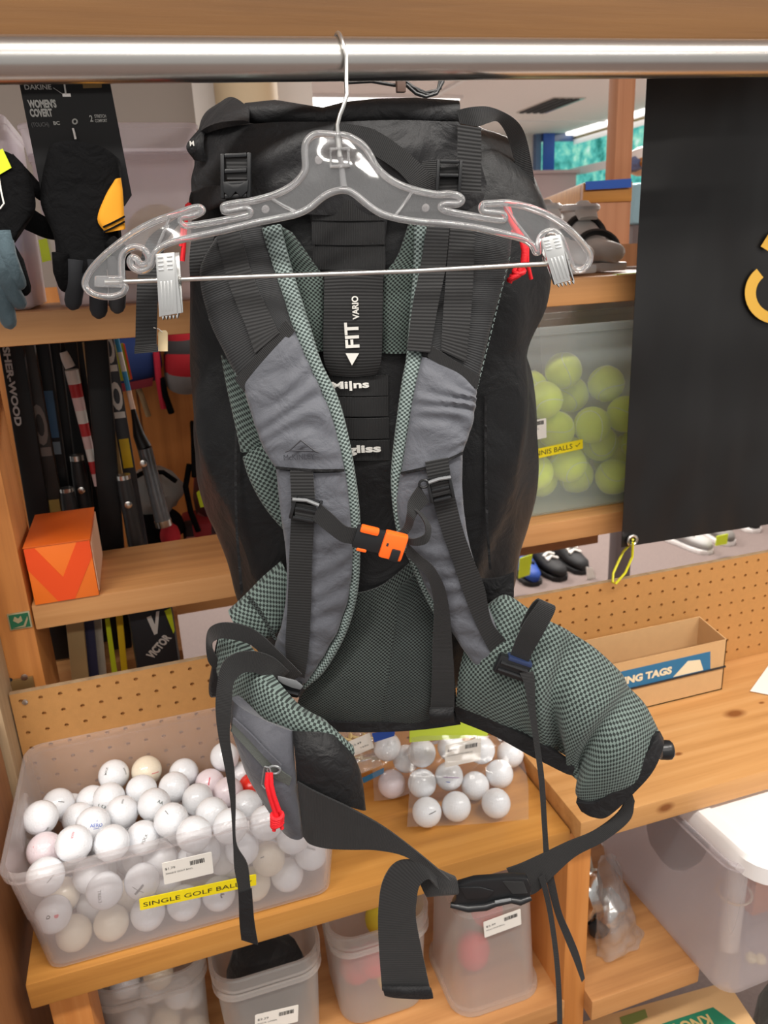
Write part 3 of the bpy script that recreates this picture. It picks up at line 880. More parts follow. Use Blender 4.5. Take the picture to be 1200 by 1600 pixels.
def row_of(i):
    p = GOLF[i]
    if i >= nt_ + len(FR): return None
    if i >= nt_:
        return 'in the bottom front row' if p[2] < .80 else 'in the middle front row' if p[2] < .838 else 'in the row under the front rim'
    return 'in the nearest heap row' if p[1] < .872 else 'in the second heap row' if p[1] < .925 else 'in the third heap row' if p[1] < .97 else 'in the heap row by the pegboard'


def place_label(i, col):
    r = row_of(i)
    if r is None: return 'plain golf ball buried beneath the heap in the clear tub'
    same = sorted([k for k in range(nt_ + len(FR)) if row_of(k) == r], key=lambda k: GOLF[k][0])
    return 'plain %s golf ball, %s from the post %s' % (col, ORD[same.index(i)], r)


for i, p in enumerate(GOLF):
    if i == 57: p = (p[0] - math.copysign(.004, p[0]), p[1] + (.004 if p[1] < .9 else -.004), p[2])
    sp = None
    if i < nt_: sp = SP2.get(i)
    elif i - nt_ < len(FR): sp = FSPEC.get(FR[i - nt_])
    if sp and sp[1]:
        o = ball_at(p, gm[sp[0]], 'golf_ball', sp[1], 'golf ball', GP)
        ctr = None
        for kk in sp[2]:
            # the print follows the ball: offset from the ball's seen centre
            q = o.location - EYE; zz = q.dot(CAMZ); cx, cy = 600 + F * q.dot(CAMX) / zz, 800 + F * q.dot(CAMY) / zz
            bx, by = (px_of[i] if i < nt_ else FR[i - nt_])
            tx, ty = cx + (kk[1] - bx), cy + (kk[2] - by)
            if kk[0] == 'T': print_on(o, RB, tx, ty, kk[3], kk[4], kk[5], -kk[6] if False else kk[6])
            else: print_on(o, RB, tx, ty, kk[3], kk[4], kk[5], kk[6], 'line')
    else:
        cream = i in (nt_ + 14, nt_ + 20, nt_ + 22, nt_ + 7)
        o = ball_at(p, gm['c' if cream else 'w'], 'golf_ball', place_label(i, 'cream' if cream else 'white'), 'golf ball', GP)
        o.rotation_euler = (i * 1.3, i * .7, 0)

# ------------------------------------------------------------------ bagged golf balls on the table
def bag(name, label, px4, Ys, zs, nrm=1):
    tl, tr, br, bl = [W(px[0], px[1], Y) for px, Y in zip(px4, Ys)]
    rows = [[tl, tl.lerp(tr, .5) + V((0, -.004, .004)), tr], [tl.lerp(bl, .5) + V((-.002, -.008, .004)), (tl + tr + bl + br) / 4 + V((0, -.016, .012)), tr.lerp(br, .5) + V((.004, -.008, .003))], [bl, bl.lerp(br, .5) + V((0, -.008, .004)), br]]
    rnd = random.Random(7)
    m = MB().patch(rows, 24, 24, .0004, 0, disp=lambda u, v, p: .0035 * math.sin(u * 17 + v * 5) * math.sin(v * 13 - u * 7) * math.sin(PI * u) * math.sin(PI * v))
    return m
B1 = [(667, 1269, 'b'), (713, 1260, 'b'), (775, 1255, 'b'), (661, 1222, .905), (706, 1211, .905), (741, 1232, .893), (776, 1211, .895), (659, 1178, .925), (705, 1172, .93), (752, 1172, .925), (797, 1178, .93)]
t = thing('golf_ball_bag', 'clear bag of white golf balls under a lime paper header', 'bag', W(713, 1285, .84))
tl = [(643, 1150), (806, 1150), (826, 1280), (636, 1292)]
front = bag('', '', tl, (.875, .872, .80, .82), 0)
obj('film', front, M_film, t)
q = [W(*p, .874) for p in ((640, 1128), (765, 1126), (762, 1150), (640, 1160))]
obj('paper_header', MB().prism(q, (0, .0015, 0)), plain('lime paper', srgb(206, 226, 70), .6), t, smooth=False)
for k, p in enumerate(((690, 1150), (770, 1150), (694, 1205), (758, 1190))): pass
c = [W(p[0], p[1], .862) for p in ((689, 1166), (745, 1155), (757, 1187), (695, 1199))]
sticker(t, c, M_paper, 'price_label', [('$5.98', .06, .68, .0034, .25), ('10 ASSORTED BALLS', .06, .46, .0022, .7)], (.55, .66, .34, .18))
BG = 'golf balls in the lime headed bag'
PLB = []
for k, (px, py, Y) in enumerate(B1):
    p = WZ(px, py, .765 + RB + .0005) if Y == 'b' else W(px, py, Y)
    PLB.append(p)
# settle the bagged balls: push apart, keep above the table
for it in range(400):
    for i in range(len(PLB)):
        for j in range(i):
            d = PLB[i] - PLB[j]; L = d.length
            if L < 2 * RB + .0004:
                e = d.normalized() * (2 * RB + .0004 - L) * .5; PLB[i] += e; PLB[j] -= e
        PLB[i].z = max(PLB[i].z, .7655 + RB)
for k, p in enumerate(PLB):
    lab = 'white golf ball, %s of the %s row in the lime headed bag' % (('corner', 'middle', 'last')[k] if k < 3 else ORD[k - 3] if k < 7 else ORD[k - 7], 'front' if k < 3 else 'middle' if k < 7 else 'back')
    if k == 4: lab = 'white golf ball with purple ring line in the lime headed bag'
    elif k == 0: lab = 'white golf ball with slanted print, corner ball of the lime headed bag'
    o = ball_at(p, gm['w'], 'golf_ball', lab, 'golf ball', BG)
    if k == 4:
        print_on(o, RB, 706, 1215, .03, .0008, plain('purple ink', srgb(150, 60, 170), .5), -.05, 'line'); print_on(o, RB, 700, 1222, .006, .0012, M_pblue, -.05, 'line')
    if k == 0: print_on(o, RB, 676, 1270, .012, .0012, M_greyink, .4, 'line')
t = thing('golf_ball_bag', 'smaller clear bag of golf balls with blue strip beside the lime headed bag', 'bag', W(612, 1240, .92))
obj('film', bag('', '', [(578, 1140), (642, 1140), (640, 1240), (585, 1252)], (.955, .945, .885, .895), 0), M_film, t)
c = [W(p[0], p[1], .925) for p in ((581, 1146), (618, 1140), (616, 1150), (585, 1160))]
obj('blue_strip', MB().prism(c, (0, .0008, 0)), M_blue, t, smooth=False)
PS = [WZ(616, 1222, .765 + RB + .0005), W(605, 1167, .955), W(632, 1190, .955)]
for it in range(200):
    for i in range(3):
        for j in range(len(PLB)):
            d = PS[i] - PLB[j]
            if d.length < 2 * RB + .0004: PS[i] += d.normalized() * (2 * RB + .0004 - d.length)
        for j in range(3):
            if i == j: continue
            d = PS[i] - PS[j]
            if d.length < 2 * RB + .0004: PS[i] += d.normalized() * (2 * RB + .0004 - d.length) * .6
        PS[i].z = max(PS[i].z, .7655 + RB)
for k, p in enumerate(PS):
    ball_at(p, gm['p' if k == 0 else 'w'], 'golf_ball', ['pinkish golf ball alone at the bottom of the smaller bag', 'white golf ball behind the blue strip of the smaller bag', 'white golf ball half hidden in the middle of the smaller bag'][k], 'golf ball', 'golf balls in the smaller bag')
# bag of wooden tees behind
t = thing('tee_bag', 'clear bag of wooden golf tees with price label and blue base', 'bag', W(560, 1200, .96))
obj('film', MB().patch([[W(520, 1140, .99), W(585, 1142, .985)], [W(528, 1180, .96), W(592, 1178, .955)], [W(545, 1215, .945), W(598, 1195, .945)]], 10, 12, .0004, .004), M_film2, t)
c = [W(p[0], p[1], .95) for p in ((541, 1160), (575, 1146), (583, 1172), (551, 1182))]
sticker(t, c, M_paper, 'price_label', [('$3.49', .08, .6, .0032, .45), ('TEES', .4, .3, .002, .4)])
obj('blue_base', MB().prism([W(*p, .948) for p in ((566, 1216), (600, 1200), (600, 1208), (568, 1224))], (0, .001, 0)), M_blueprint, t, smooth=False)
M_tee = plain('pale tee wood', srgb(222, 198, 140), .6, var=.1)
for k in range(9):
    a = W(525 + 7 * k, 1150 + (k % 3) * 18, .975); b = a + V((.028, -.008 + .002 * (k % 4), -.012 + .006 * (k % 3)))
    a.z = max(a.z, .775); b.z = max(b.z, .772)
    tag(obj('golf_tee', MB().tube([a, a.lerp(b, .08), a.lerp(b, .16), b], [.0052, .005, .0022, .0012], 8), M_tee), 'pale wooden golf tee inside the tee bag', 'golf tee', 'wooden tees in the bag')

# ------------------------------------------------------------------ orange box on the middle shelf
a = WZ(55, 946, 1.1135); b = WZ(155, 930, 1.1135); w = b.x - a.x; hB = .084; dB = .155
ox = thing('shoe_ball_box', 'small orange cardboard box with red chevron on the middle shelf', 'box', (a.x + w / 2, a.y + dB / 2, 1.1135))
ox.name = 'chevron_box'
m = MB().box(a.x, b.x, a.y, a.y + dB, 1.1135, 1.1135 + hB)
obj('carton', m, M_orange, ox, bevel=.0012)
obj('lid_flap', MB().hexa([(x, y, z) for z in (1.1135 + hB, 1.1135 + hB + .0016) for y in (a.y - .001, a.y + dB) for x in (a.x - .0008, b.x + .001)]), M_orangetop, ox, bevel=.0005)
obj('tuck_flap', MB().box(b.x + .0005, b.x + .0015, a.y + .002, a.y + dB, 1.12, 1.1135 + hB - .006), plain('raw card edge', srgb(214, 170, 140), .8), ox, smooth=False)
z0, z1 = 1.1135 + .001, 1.1135 + hB - .001; f = lambda u, v: V((a.x + w * u, a.y - .0004, z0 + (z1 - z0) * v))
obj('chevron_print', MB().prism([f(.0, 1), f(.16, 1), f(.50, .42), f(.80, 1), f(1.0, 1), f(1.0, .72), f(.62, .0), f(.36, 0), f(.0, .64)], (0, -.0003, 0)), M_redor, ox, smooth=False)

# ------------------------------------------------------------------ tag box and paper on the pale table top
a = WZ(1128, 1077, .7955); bl = WZ(905, 1125, .7955); z1 = .893
xr = a.x; xl = bl.x; yf0, yb0 = a.y, 1.034
tb = thing('tag_box', 'open brown cardboard box with blue lettered band and a rubber band', 'box', ((xl + xr) / 2, 1.0, .7955))
m = MB(); th = .002
zt = lambda x: W(1128, 1000, yf0).z + (W(957, 1040, yf0).z - W(1128, 1000, yf0).z) * (xr - x) / (xr - W(957, 1040, yf0).x)
zf = W(1128, 1001, yf0).z; zk = W(1078, 966, yb0).z
obj('carton', MB().box(xl, xr, yf0, yf0 + th, .7955, zf).box(xl, xr, yb0 - th, yb0, .7955, zk).box(xl, xl + th, yf0, yb0, .7955, zk).hexa([(x, y, z) for z in (0, 1) for y in (yf0, yb0) for x in (xr - th, xr)] if 0 else [(xr - th, yf0, .7955), (xr, yf0, .7955), (xr - th, yb0, .7955), (xr, yb0, .7955), (xr - th, yf0, zf), (xr, yf0, zf), (xr - th, yb0, zk), (xr, yb0, zk)]).box(xl, xr, yf0, yb0, .7955, .7975), M_card, tb, smooth=False)
g = [W(*p, yf0 - .0006) for p in ((960, 1052), (1110, 1018), (1110, 1046), (960, 1083))]
bp = obj('blue_band', MB().prism([(xl, yf0 - .0006, g[0].z), (g[1].x, yf0 - .0006, g[1].z), (g[2].x, yf0 - .0006, g[2].z), (xl, yf0 - .0006, g[2].z)], (0, .0005, 0)), M_blueprint, tb, smooth=False)
o_ = W(975, 1068, yf0 - .0008); e_ = W(1049, 1056, yf0 - .0008)
obj('lettering', text_mb('ING TAGS', (o_.x, yf0 - .0008, o_.z - .001), AXX, AXZ, .0125, width=e_.x - o_.x, bold=.055), plain('cream lettering', srgb(226, 212, 180), .6), bp, smooth=False, recalc=False)
g = [W(*p, yf0 - .001) for p in ((1052, 1058), (1075, 1033), (1094, 1031), (1099, 1047))]
obj('tag_picture', MB().prism(g, (0, .0005, 0)), MATS['cream lettering'], bp, smooth=False)
zr = W(1128, 1042, yf0).z
obj('rubber_band', MB().box(xl - .001, xr + .0012, yf0 - .0022, yf0 - .0002, zr - .0015, zr + .0015).box(xr, xr + .0015, yf0 - .002, yb0, zr - .0015, zr + .0015), M_dark, tb, smooth=False)
q = [WZ(*p, .797) for p in ((1172, 1080), (1215, 1020), (1240, 1095), (1202, 1086))]
tag(obj('paper_sheet', MB().prism(q, (0, 0, .0006)), M_paper, smooth=False), 'white paper sheet lying on the pale table top', 'paper')

# ------------------------------------------------------------------ pails on the lower shelf
M_pail = M_frost2
def pail(label, cx, cy, inverted=False, w0=.134, w1=.15, h=.182):
    t = thing('plastic_pail', label, 'pail', (cx, cy, .441), 'frosted pails on the lower shelf')
    z0 = .4412
    if not inverted:
        obj('pail_body', open_tub((cx, cy), w0, w0, z0, w1, w1, z0 + h, .0014, .008, .022, .034, step=None), M_pail, t)
        obj('rim_band', open_ring(cx, cy, w1 + .006, z0 + h - .036, z0 + h - .028), M_pail, t)
    else:
        m = open_tub((cx, cy), w0 - .008, w0 - .008, z0, w1 - .012, w1 - .012, z0 + h, .0014, .012, .012, .03)
        for p in m.v: p.z = z0 + h - (p.z - z0)
        obj('pail_body', m, M_pail, t)
    return t
def open_ring(cx, cy, w, z0, z1, r=.034, t=.003):
    m = MB(); R = []
    for ww, z in ((w, z0), (w, z1), (w - 2 * t, z1), (w - 2 * t, z0)):
        R.append([V((cx + x, cy + y, z)) for x, y in rrect(ww, ww, r, 6)])
    n = len(R[0]); vs = [p for q in R for p in q]
    return m.add(vs, [(i * n + k, i * n + (k + 1) % n, ((i + 1) % 4) * n + (k + 1) % n, ((i + 1) % 4) * n + k) for i in range(4) for k in range(n)])
def pailtag(t, cx, cy, w, pxs, Y, lines):
    c = [W(*p, Y) for p in pxs]; sticker(t, c, M_paper, 'price_label', lines, (.55, .6, .36, .22), th=.0006)
p1 = pail('frosted pail of old golf balls under the tub of golf balls', -.108, .945)
p2 = pail('frosted pail holding black cloth on the lower shelf', .052, .905)
p3 = pail('frosted pail with a red ball and a yellow ball inside', .222, .915)
p4 = pail('frosted pail turned upside down against the divider', .392, .875, True)
pailtag(p2, 0, 0, 0, ((396, 1586), (464, 1570), (466, 1597), (398, 1612)), .834, [('$2.29', .06, .62, .0036, .25), ('SOCK LINER', .06, .4, .0022, .45)])
pailtag(p4, 0, 0, 0, ((754, 1441), (812, 1420), (813, 1447), (757, 1465)), .806, [('$2.49', .06, .6, .0032, .25), ('PRACTICE BALL', .06, .38, .002, .5)])
for k, (x, y, z) in enumerate([(-.145, .915, .585), (-.098, .908, .59), (-.075, .945, .592), (-.125, .955, .60), (-.07, .99, .588), (-.15, .985, .586), (-.11, .93, .545), (-.075, .905, .548), (-.14, .95, .545), (-.10, .90, .505), (-.06, .935, .508), (-.145, .91, .505), (-.1, .95, .4655), (-.06, .905, .4655), (-.145, .96, .4655)]):
    ball_at((x, y, z), gm['c' if k % 4 == 1 else 'w'], 'golf_ball', 'dull golf ball inside the pail under the tub', 'golf ball', 'golf balls in the pail')
# black cloth heap, red and yellow practice balls
def lump(c, rx, ry, rz, seed=0, amp=.25, lev=3, fl=None):
    bm = bmesh.new(); bmesh.ops.create_icosphere(bm, subdivisions=lev, radius=1); from mathutils import noise as mn
    m = MB(); vs = []
    for v in bm.verts:
        k = 1 + amp * mn.noise(v.co * 1.7 + V((seed * 3.1, seed, 0))) + amp * .5 * mn.noise(v.co * 4 + V((seed, 0, 1)))
        p = V((v.co.x * rx * k, v.co.y * ry * k, v.co.z * rz * k)) + V(c)
        if fl is not None: p.z = max(p.z, fl)
        vs.append(p)
    m.add(vs, [tuple(x.index for x in f.verts) for f in bm.faces]); bm.free(); return m
M_blackcloth = nylon('black cloth', (.012, .012, .013, 1), .8)
tag(obj('cloth_heap', lump((.052, .905, .53), .058, .058, .075, 3, .15, fl=.4435), M_blackcloth), 'black cloth stuffed into a frosted pail', 'cloth')
bmr = ball_mesh('practice_ball', .026, plain('red foam', srgb(232, 56, 62), .6)); bmy = ball_mesh('practice_ball', .03, plain('yellow foam', srgb(240, 214, 60), .6))
q = W(585, 1535, .885); ball_at((q.x, .885, .52), bmr, 'practice_ball', 'red ball seen through the pail with the yellow ball', 'ball', None)
yb_ = WZ(632, 1560, .474)
ball_at((yb_.x, .888, .4742), bmy, 'practice_ball', 'yellow ball lying at the bottom of the open pail', 'ball', None)
ball_at((.195, .925, .4715), ball_mesh('practice_ball', .0275, MATS['red foam']), 'practice_ball', 'red ball lying at the bottom of the open pail', 'ball', None)
ball_at((.25, .945, .53), bmy, 'practice_ball', 'yellow ball resting higher up in the open pail', 'ball', None)
q = W(740, 1482, .87); ball_at((q.x, .87, q.z), bmr, 'practice_ball', 'red ball under the upturned pail, lower of two', 'ball', 'red balls under the upturned pail')
ball_at((q.x + .03, .885, q.z + .054), bmr, 'practice_ball', 'red ball under the upturned pail, near its top', 'ball', 'red balls under the upturned pail')
ball_at((q.x + .005, .885, .4685), bmr, 'practice_ball', 'red ball lying on the shelf inside the upturned pail', 'ball', 'red balls under the upturned pail')

# ------------------------------------------------------------------ silver items in a bag, big bin with white lid, carton below
t = thing('parts_bag', 'crumpled clear bag of silver parts leaning on the divider', 'bag', (.60, .85, .4455))
pf_ = MB().patch([[W(934, 1345, .90), W(948, 1338, .90), W(960, 1352, .90)], [W(934, 1400, .87), W(955, 1395, .85), W(985, 1420, .87)], [W(934, 1450, .85), W(960, 1450, .82), W(1000, 1460, .85)], [W(934, 1505, .835), W(962, 1488, .815), W(1006, 1470, .84)]], 24, 30, .0005, .012, disp=lambda u, v, p: .004 * math.sin(23 * u + 9 * v) * math.sin(19 * v - 6 * u))
for p in pf_.v: p.z = max(p.z, .4462); p.x = max(p.x, .528)
obj('film', pf_, M_film2, t)
M_silver = plain('silver foil', (.7, .7, .68, 1), .22, 1.0, bump=.8, bs=90)
obj('silver_part', lump((.592, .885, .515), .024, .028, .052, 1, .3), M_silver, t)
obj('silver_part', lump((.625, .875, .48), .028, .028, .033, 5, .35, fl=.447), M_silver, t)
obj('dark_part', lump((.60, .86, .463), .018, .014, .015, 8, .1, fl=.447), M_dark, t)
obj('tube_loop', MB().tube([(.578, .91, .50), (.580, .92, .57), (.592, .925, .60), (.604, .92, .585), (.612, .91, .53)], .007, 10), plain('pale hose', srgb(206, 196, 178), .5), t)
bt = thing('lidded_bin', 'large cloudy plastic bin with a white lid under the pale table', 'bin', (.885, .86, .4455))
obj('bin_body', open_tub((.885, .865), .35, .33, .446, .43, .395, .735, .0025, .008, .012, .03, ang=.03), M_frost4, bt)
c0 = (.907, .838)
m = MB(); prof = [(.442, .402, .714, .045), (.450, .410, .718, .048), (.450, .410, .744, .048), (.440, .400, .750, .045), (.40, .36, .7505, .04), (.395, .355, .745, .04), (.02, .02, .7455, .008)]
_, vs, fs, n_ = tub(m, c0, prof, .05, ang=.03); fs.append(tuple(range(n_ - 1, -1, -1))); fs.append(tuple((len(prof) - 1) * n_ + k for k in range(n_))); m.add(vs, fs)
for p in m.v: p.z += .004 - .25 * max(0, (.757 - p.y)) * 0
obj('lid', m, M_white, bt)
obj('latch', MB().box(.80, .815, .652, .66, .70, .722), M_frost4, bt, bevel=.002)
t = thing('cardboard_tube', 'pale cardboard tube with a ring standing in the lidded bin', 'tube', (.785, .75, .4485))
obj('tube', MB().lathe([(.017, 0), (.017, .25)], (.785, .77, .4505), 20), plain('pale tube', srgb(226, 216, 206), .6), t)
obj('ring', MB().tube([(.785 + .026 * math.cos(k * PI / 10), .77 + .026 * math.sin(k * PI / 10), .56) for k in range(20)], .002, 6, closed=True), plain('pale band', srgb(232, 206, 170), .5), t)
tag(obj('wooden_offcut', MB().box(.86, .94, .80, .86, .4505, .56), plain('orange wood', srgb(224, 140, 80), .6), bevel=.006), 'orange wooden piece inside the lidded bin', 'wood piece')
tag(obj('black_pouch', lump((.80, .92, .58), .06, .055, .10, 4, .1, fl=.4505), M_blackcloth), 'black cloth pouch at the back of the lidded bin', 'pouch')
for k, (x, y) in enumerate(((.80, .735), (.812, .728))):
    tag(obj('cream_cap', MB().lathe([(.008, 0), (.009, .004), (.006, .010)], (x, y, .4505), 12), plain('cream plastic', srgb(240, 226, 180), .5)), 'small cream cap on the floor of the lidded bin', 'cap', 'cream caps in the bin')
cb = thing('carton', 'cardboard carton with green print on the floor under the shelf', 'box', (.67, .72, 0))
obj('box', MB().hexa([(.53, .56, 0), (.80, .54, 0), (.56, .835, 0), (.84, .815, 0), (.53, .56, .30), (.80, .54, .30), (.56, .835, .30), (.84, .815, .30)]), M_cardlight, cb, bevel=.003)
e1 = V((.27, -.02, 0)).normalized(); e2 = V((.035, .275, 0)).normalized()
q = [WZ(*p, .3005) for p in ((1034, 1600), (1114, 1574), (1150, 1600), (1120, 1640), (1040, 1650))]
gp = obj('green_panel', MB().prism(q, (0, 0, .0005)), M_greencard, cb, smooth=False)
o_ = WZ(1106, 1585, .3012)
obj('lettering', text_mb('KNOTS', o_, -e1, -e2, .018, bold=.03), plain('tan lettering', srgb(196, 170, 110), .6), gp, smooth=False, recalc=False)
q = [WZ(*p, .3008) for p in ((968, 1590), (1008, 1577), (1012, 1590), (975, 1606))]
obj('green_tape', MB().prism(q, (0, 0, .0005)), plain('olive tape', srgb(120, 132, 70), .5), cb, smooth=False)
q = WZ(1165, 1590, .25)
tag(obj('grey_duffel', lump((1.0, .74, .14), .11, .12, .16, 2, .1, fl=0), nylon('charcoal cloth', srgb(70, 70, 66), .8)), 'charcoal cloth bag on the floor beside the carton', 'bag')

# ------------------------------------------------------------------ tennis ball bin
tn = thing('storage_bin', 'tall clear bin of yellow tennis balls on the middle shelf', 'bin', (.735, 1.22, 1.113))
obj('bin_body', open_tub((.735, 1.225), .416, .224, 1.1135, .432, .240, 1.432, .0024, .008, .012, .02, step=(1.352, .004)), M_frost3, tn)
yt = lambda z: 1.1130 - (z - 1.1135) / .32 * .0085 - .001
c = [onfront(*p, yt) for p in ((822, 705), (911, 686), (911, 702), (822, 720))]
sticker(tn, c, M_yellowlab, 'name_label', [('TENNIS BALLS ✓', .02, .26, .0085, .93)], th=.0006)
c = [onfront(*p, yt) for p in ((815, 660), (854, 653), (855, 684), (815, 691))]
sticker(tn, c, M_paper, 'price_label', [('$1.00', .1, .2, .004, .4), ('TENNIS BALL', .1, .5, .0025, .6)], (.1, .72, .8, .2), th=.0006)
M_tball = plain('yellow felt', srgb(238, 248, 72), .95, var=.12, vs=90, bump=.5, bs=500, Sheen_Weight=.3)
M_seam = plain('pale rubber seam', srgb(236, 238, 190), .8)
tm = ball_mesh('tennis_ball', .0321, M_tball)
smb = MB(); pts = []
for k in range(48):
    tt = 2 * PI * k / 48; aa, bb = .75, .25
    p = V((aa * math.cos(tt) + bb * math.cos(3 * tt), aa * math.sin(tt) - bb * math.sin(3 * tt), 2 * math.sqrt(aa * bb) * math.sin(2 * tt))).normalized() * .0318; pts.append(p)
smb.tube(pts, .0011, 5, closed=True)
seam_me = None
for i, p in enumerate(TENNIS):
    p = (p[0], p[1], p[2] + .003)
    tr_ = lambda k: None if k >= 16 else 'in the bottom layer' if TENNIS[k][2] < 1.18 else 'in the second layer' if TENNIS[k][2] < 1.235 else 'in the third layer' if TENNIS[k][2] < 1.28 else 'on top of the heap'
    if tr_(i): lab = 'yellow tennis ball, %s from the pack %s of the clear bin' % (ORD[sorted([k for k in range(16) if tr_(k) == tr_(i)], key=lambda k: TENNIS[k][0]).index(i)], tr_(i))
    else: lab = 'yellow tennis ball hidden low at the back of the clear bin'
    kk = i
    if i == 5: lab = 'tennis ball with dark worn logo just below the yellow label'
    if i == 3: lab = 'tennis ball at the end of the yellow label, seam facing out'
    if i == 4: lab = 'tennis ball in the bottom corner nearest the pack'
    o = ball_at(p, tm, 'tennis_ball', lab, 'tennis ball', 'tennis balls in the clear bin')
    o.rotation_euler = (i * .9, i * 1.7, i * .4)
    if seam_me is None:
        s_ = obj('seam', smb, M_seam, loc=(0, 0, 0)); seam_me = s_.data; s_.parent = o
    else:
        s_ = bpy.data.objects.new('seam', seam_me); COL.objects.link(s_); s_.parent = o
    if i in (5, 2):
        o.rotation_euler = (0, 0, 0); s_.rotation_euler = (.5, .2, i)
        q = o.location - EYE; zz = q.dot(CAMZ); cx, cy = 600 + F * q.dot(CAMX) / zz, 800 + F * q.dot(CAMY) / zz
        print_on(o, .0323, cx - 8, cy - 16, 'Wn', .009, M_greyink, -.3)
# white tub behind on the shelf board
tw = thing('white_tub', 'white shallow tub standing behind the tennis ball bin', 'tub', (.95, 1.43, 1.1136))
obj('tub_body', open_tub((.95, 1.45), .22, .12, 1.1136, .26, .15, 1.478 - .03, .003, .016, .012, .02), M_white, tw)
obj('middle_shelf', MB().box(.45, 1.75, 1.271, 2.1, 1.075, 1.113), M_ledge, sh, bevel=.003)
# ================================================================== backpack
M_body = nylon('black pack cloth', srgb(19, 19, 21), .55, .55, 20, .06)
M_lid = nylon('charcoal lid cloth', srgb(28, 28, 30), .55, .6, 26, .06)
M_side = nylon('satin black cloth', srgb(13, 14, 16), .45, .5, 16, .04, spec=.3)
M_gray = nylon('slate grey cloth', srgb(86, 88, 95), .62, .45, 34, .2)
M_gray2 = nylon('slate grey pocket cloth', srgb(74, 75, 82), .62, .4, 30, .2)
M_yoke = webbing('ribbed charcoal cloth', srgb(34, 35, 37), .0018, .65)
M_web = webbing('black webbing', srgb(34, 34, 35), .0031, .45)
M_webf = webbing('fine black webbing', srgb(29, 29, 30), .0016, .7)
M_velcro = webbing('ribbed adjustment tab', srgb(33, 33, 34), .0030, .4)
M_mesh = airmesh('grey green air mesh', srgb(104, 118, 113), srgb(36, 43, 41), .0030, .0026)
M_meshl = airmesh('shaded lumbar air mesh', srgb(70, 78, 75), srgb(10, 12, 12))  # threads darkened for the shade in the recessed, angled lumbar area
M_meshd = airmesh('shade darkened air mesh', srgb(62, 70, 68), srgb(11, 13, 13))  # lumbar ridge shade is put into these darker threads too
M_meshs = airmesh('shoulder air mesh', srgb(92, 106, 100), srgb(22, 27, 26))
M_pipe = airmesh('pale mesh edging', srgb(136, 150, 147), srgb(52, 62, 60), .0024, .0020)
M_bind = nylon('black binding tape', srgb(19, 19, 21), .6, .4, 60, .03)
M_plast = plain('moulded black plastic', srgb(26, 27, 29), .32)
M_plastg = plain('grey moulded plastic', srgb(120, 122, 124), .3, .2)
M_orplast = plain('orange plastic', srgb(255, 104, 28), .38)
M_redcord = plain('red cord', srgb(226, 24, 36), .6, bump=.5, bs=600)
M_thread = plain('white woven lettering', srgb(214, 212, 206), .7)
M_gum = plain('dark grey rubber print', srgb(44, 45, 51), .5)
M_zip = plain('olive zip tape', srgb(84, 88, 84), .6, bump=.5, bs=700)

bp = thing('backpack', 'black and grey trekking backpack with harness, hanging from the clear hanger', 'backpack', P(590, 1140, .80))


def rows(prs, S):
    out = []
    for i, pr in enumerate(prs):
        s = S[i] if isinstance(S, (list, tuple)) else S
        if isinstance(s, (list, tuple)): out.append([P(p[0], p[1], ss) for p, ss in zip(pr, s)])
        else: out.append([P(p[0], p[1], s) for p in pr])
    return out


def panel(name, prs, S, mat, th=.002, puff=0., nu=10, nv=24, parent=None, disp=None, pw=2.0, vend=False, vlin=False):
    return obj(name, MB().patch(rows(prs, S), nu, nv, th, puff, pw, vend, disp, vlin=vlin), mat, parent or bp, angle=60)


def strap(name, prs, S, mat=None, th=.0015, nv=28, nu=4, parent=None, **kw):
    return panel(name, prs, S, mat or M_web, th, .0, nu, nv, parent, **kw)


# --- main bag: rings of a rounded oblong up the height
LV = [(160, 380, 700, .055), (168, 345, 722, .064), (182, 324, 740, .072), (196, 314, 756, .080), (206, 310, 774, .084), (222, 306, 795, .089), (255, 302, 815, .095), (300, 299, 833, .10), (350, 296, 846, .104), (400, 295, 849, .106), (450, 297, 849, .107),
      (500, 298, 843, .107), (540, 299, 832, .106), (575, 300, 824, .106), (620, 300, 832, .107), (680, 300, 837, .108), (740, 306, 837, .108), (800, 325, 831, .107), (850, 347, 820, .105),
      (900, 362, 807, .102), (940, 372, 799, .098), (985, 385, 790, .092), (1040, 410, 775, .084), (1090, 440, 745, .07), (1120, 465, 715, .055)]
from mathutils import noise as mno
NP = 64; vs = []; fs = []
for (y, xl, xr, hd) in LV:
    a, b = P(xl, y, .835), P(xr, y, .835); z = P(590, y, .775).z
    ul, ur = a.dot(PU), b.dot(PU); uc = (ul + ur) / 2; hw = (ur - ul) / 2
    for k in range(NP):
        t = 2 * PI * k / NP; c_, s_ = math.cos(t), math.sin(t); e = .56
        u = uc + hw * math.copysign(abs(c_) ** e, c_); s = .757 + .107 + hd * math.copysign(abs(s_) ** .62, s_)
        if s < .757: s = .757
        p = PU * u + PN * s + PZ * z
        n = (PU * c_ + PN * s_)
        q = V((u * 15, s * 15, z * 4.2))
        w = .010 * mno.noise(q) + .006 * mno.noise(V((u * 34, s * 34, z * 11)))
        w *= min(1, abs(c_) * 1.4)
        vs.append(p + n * w)
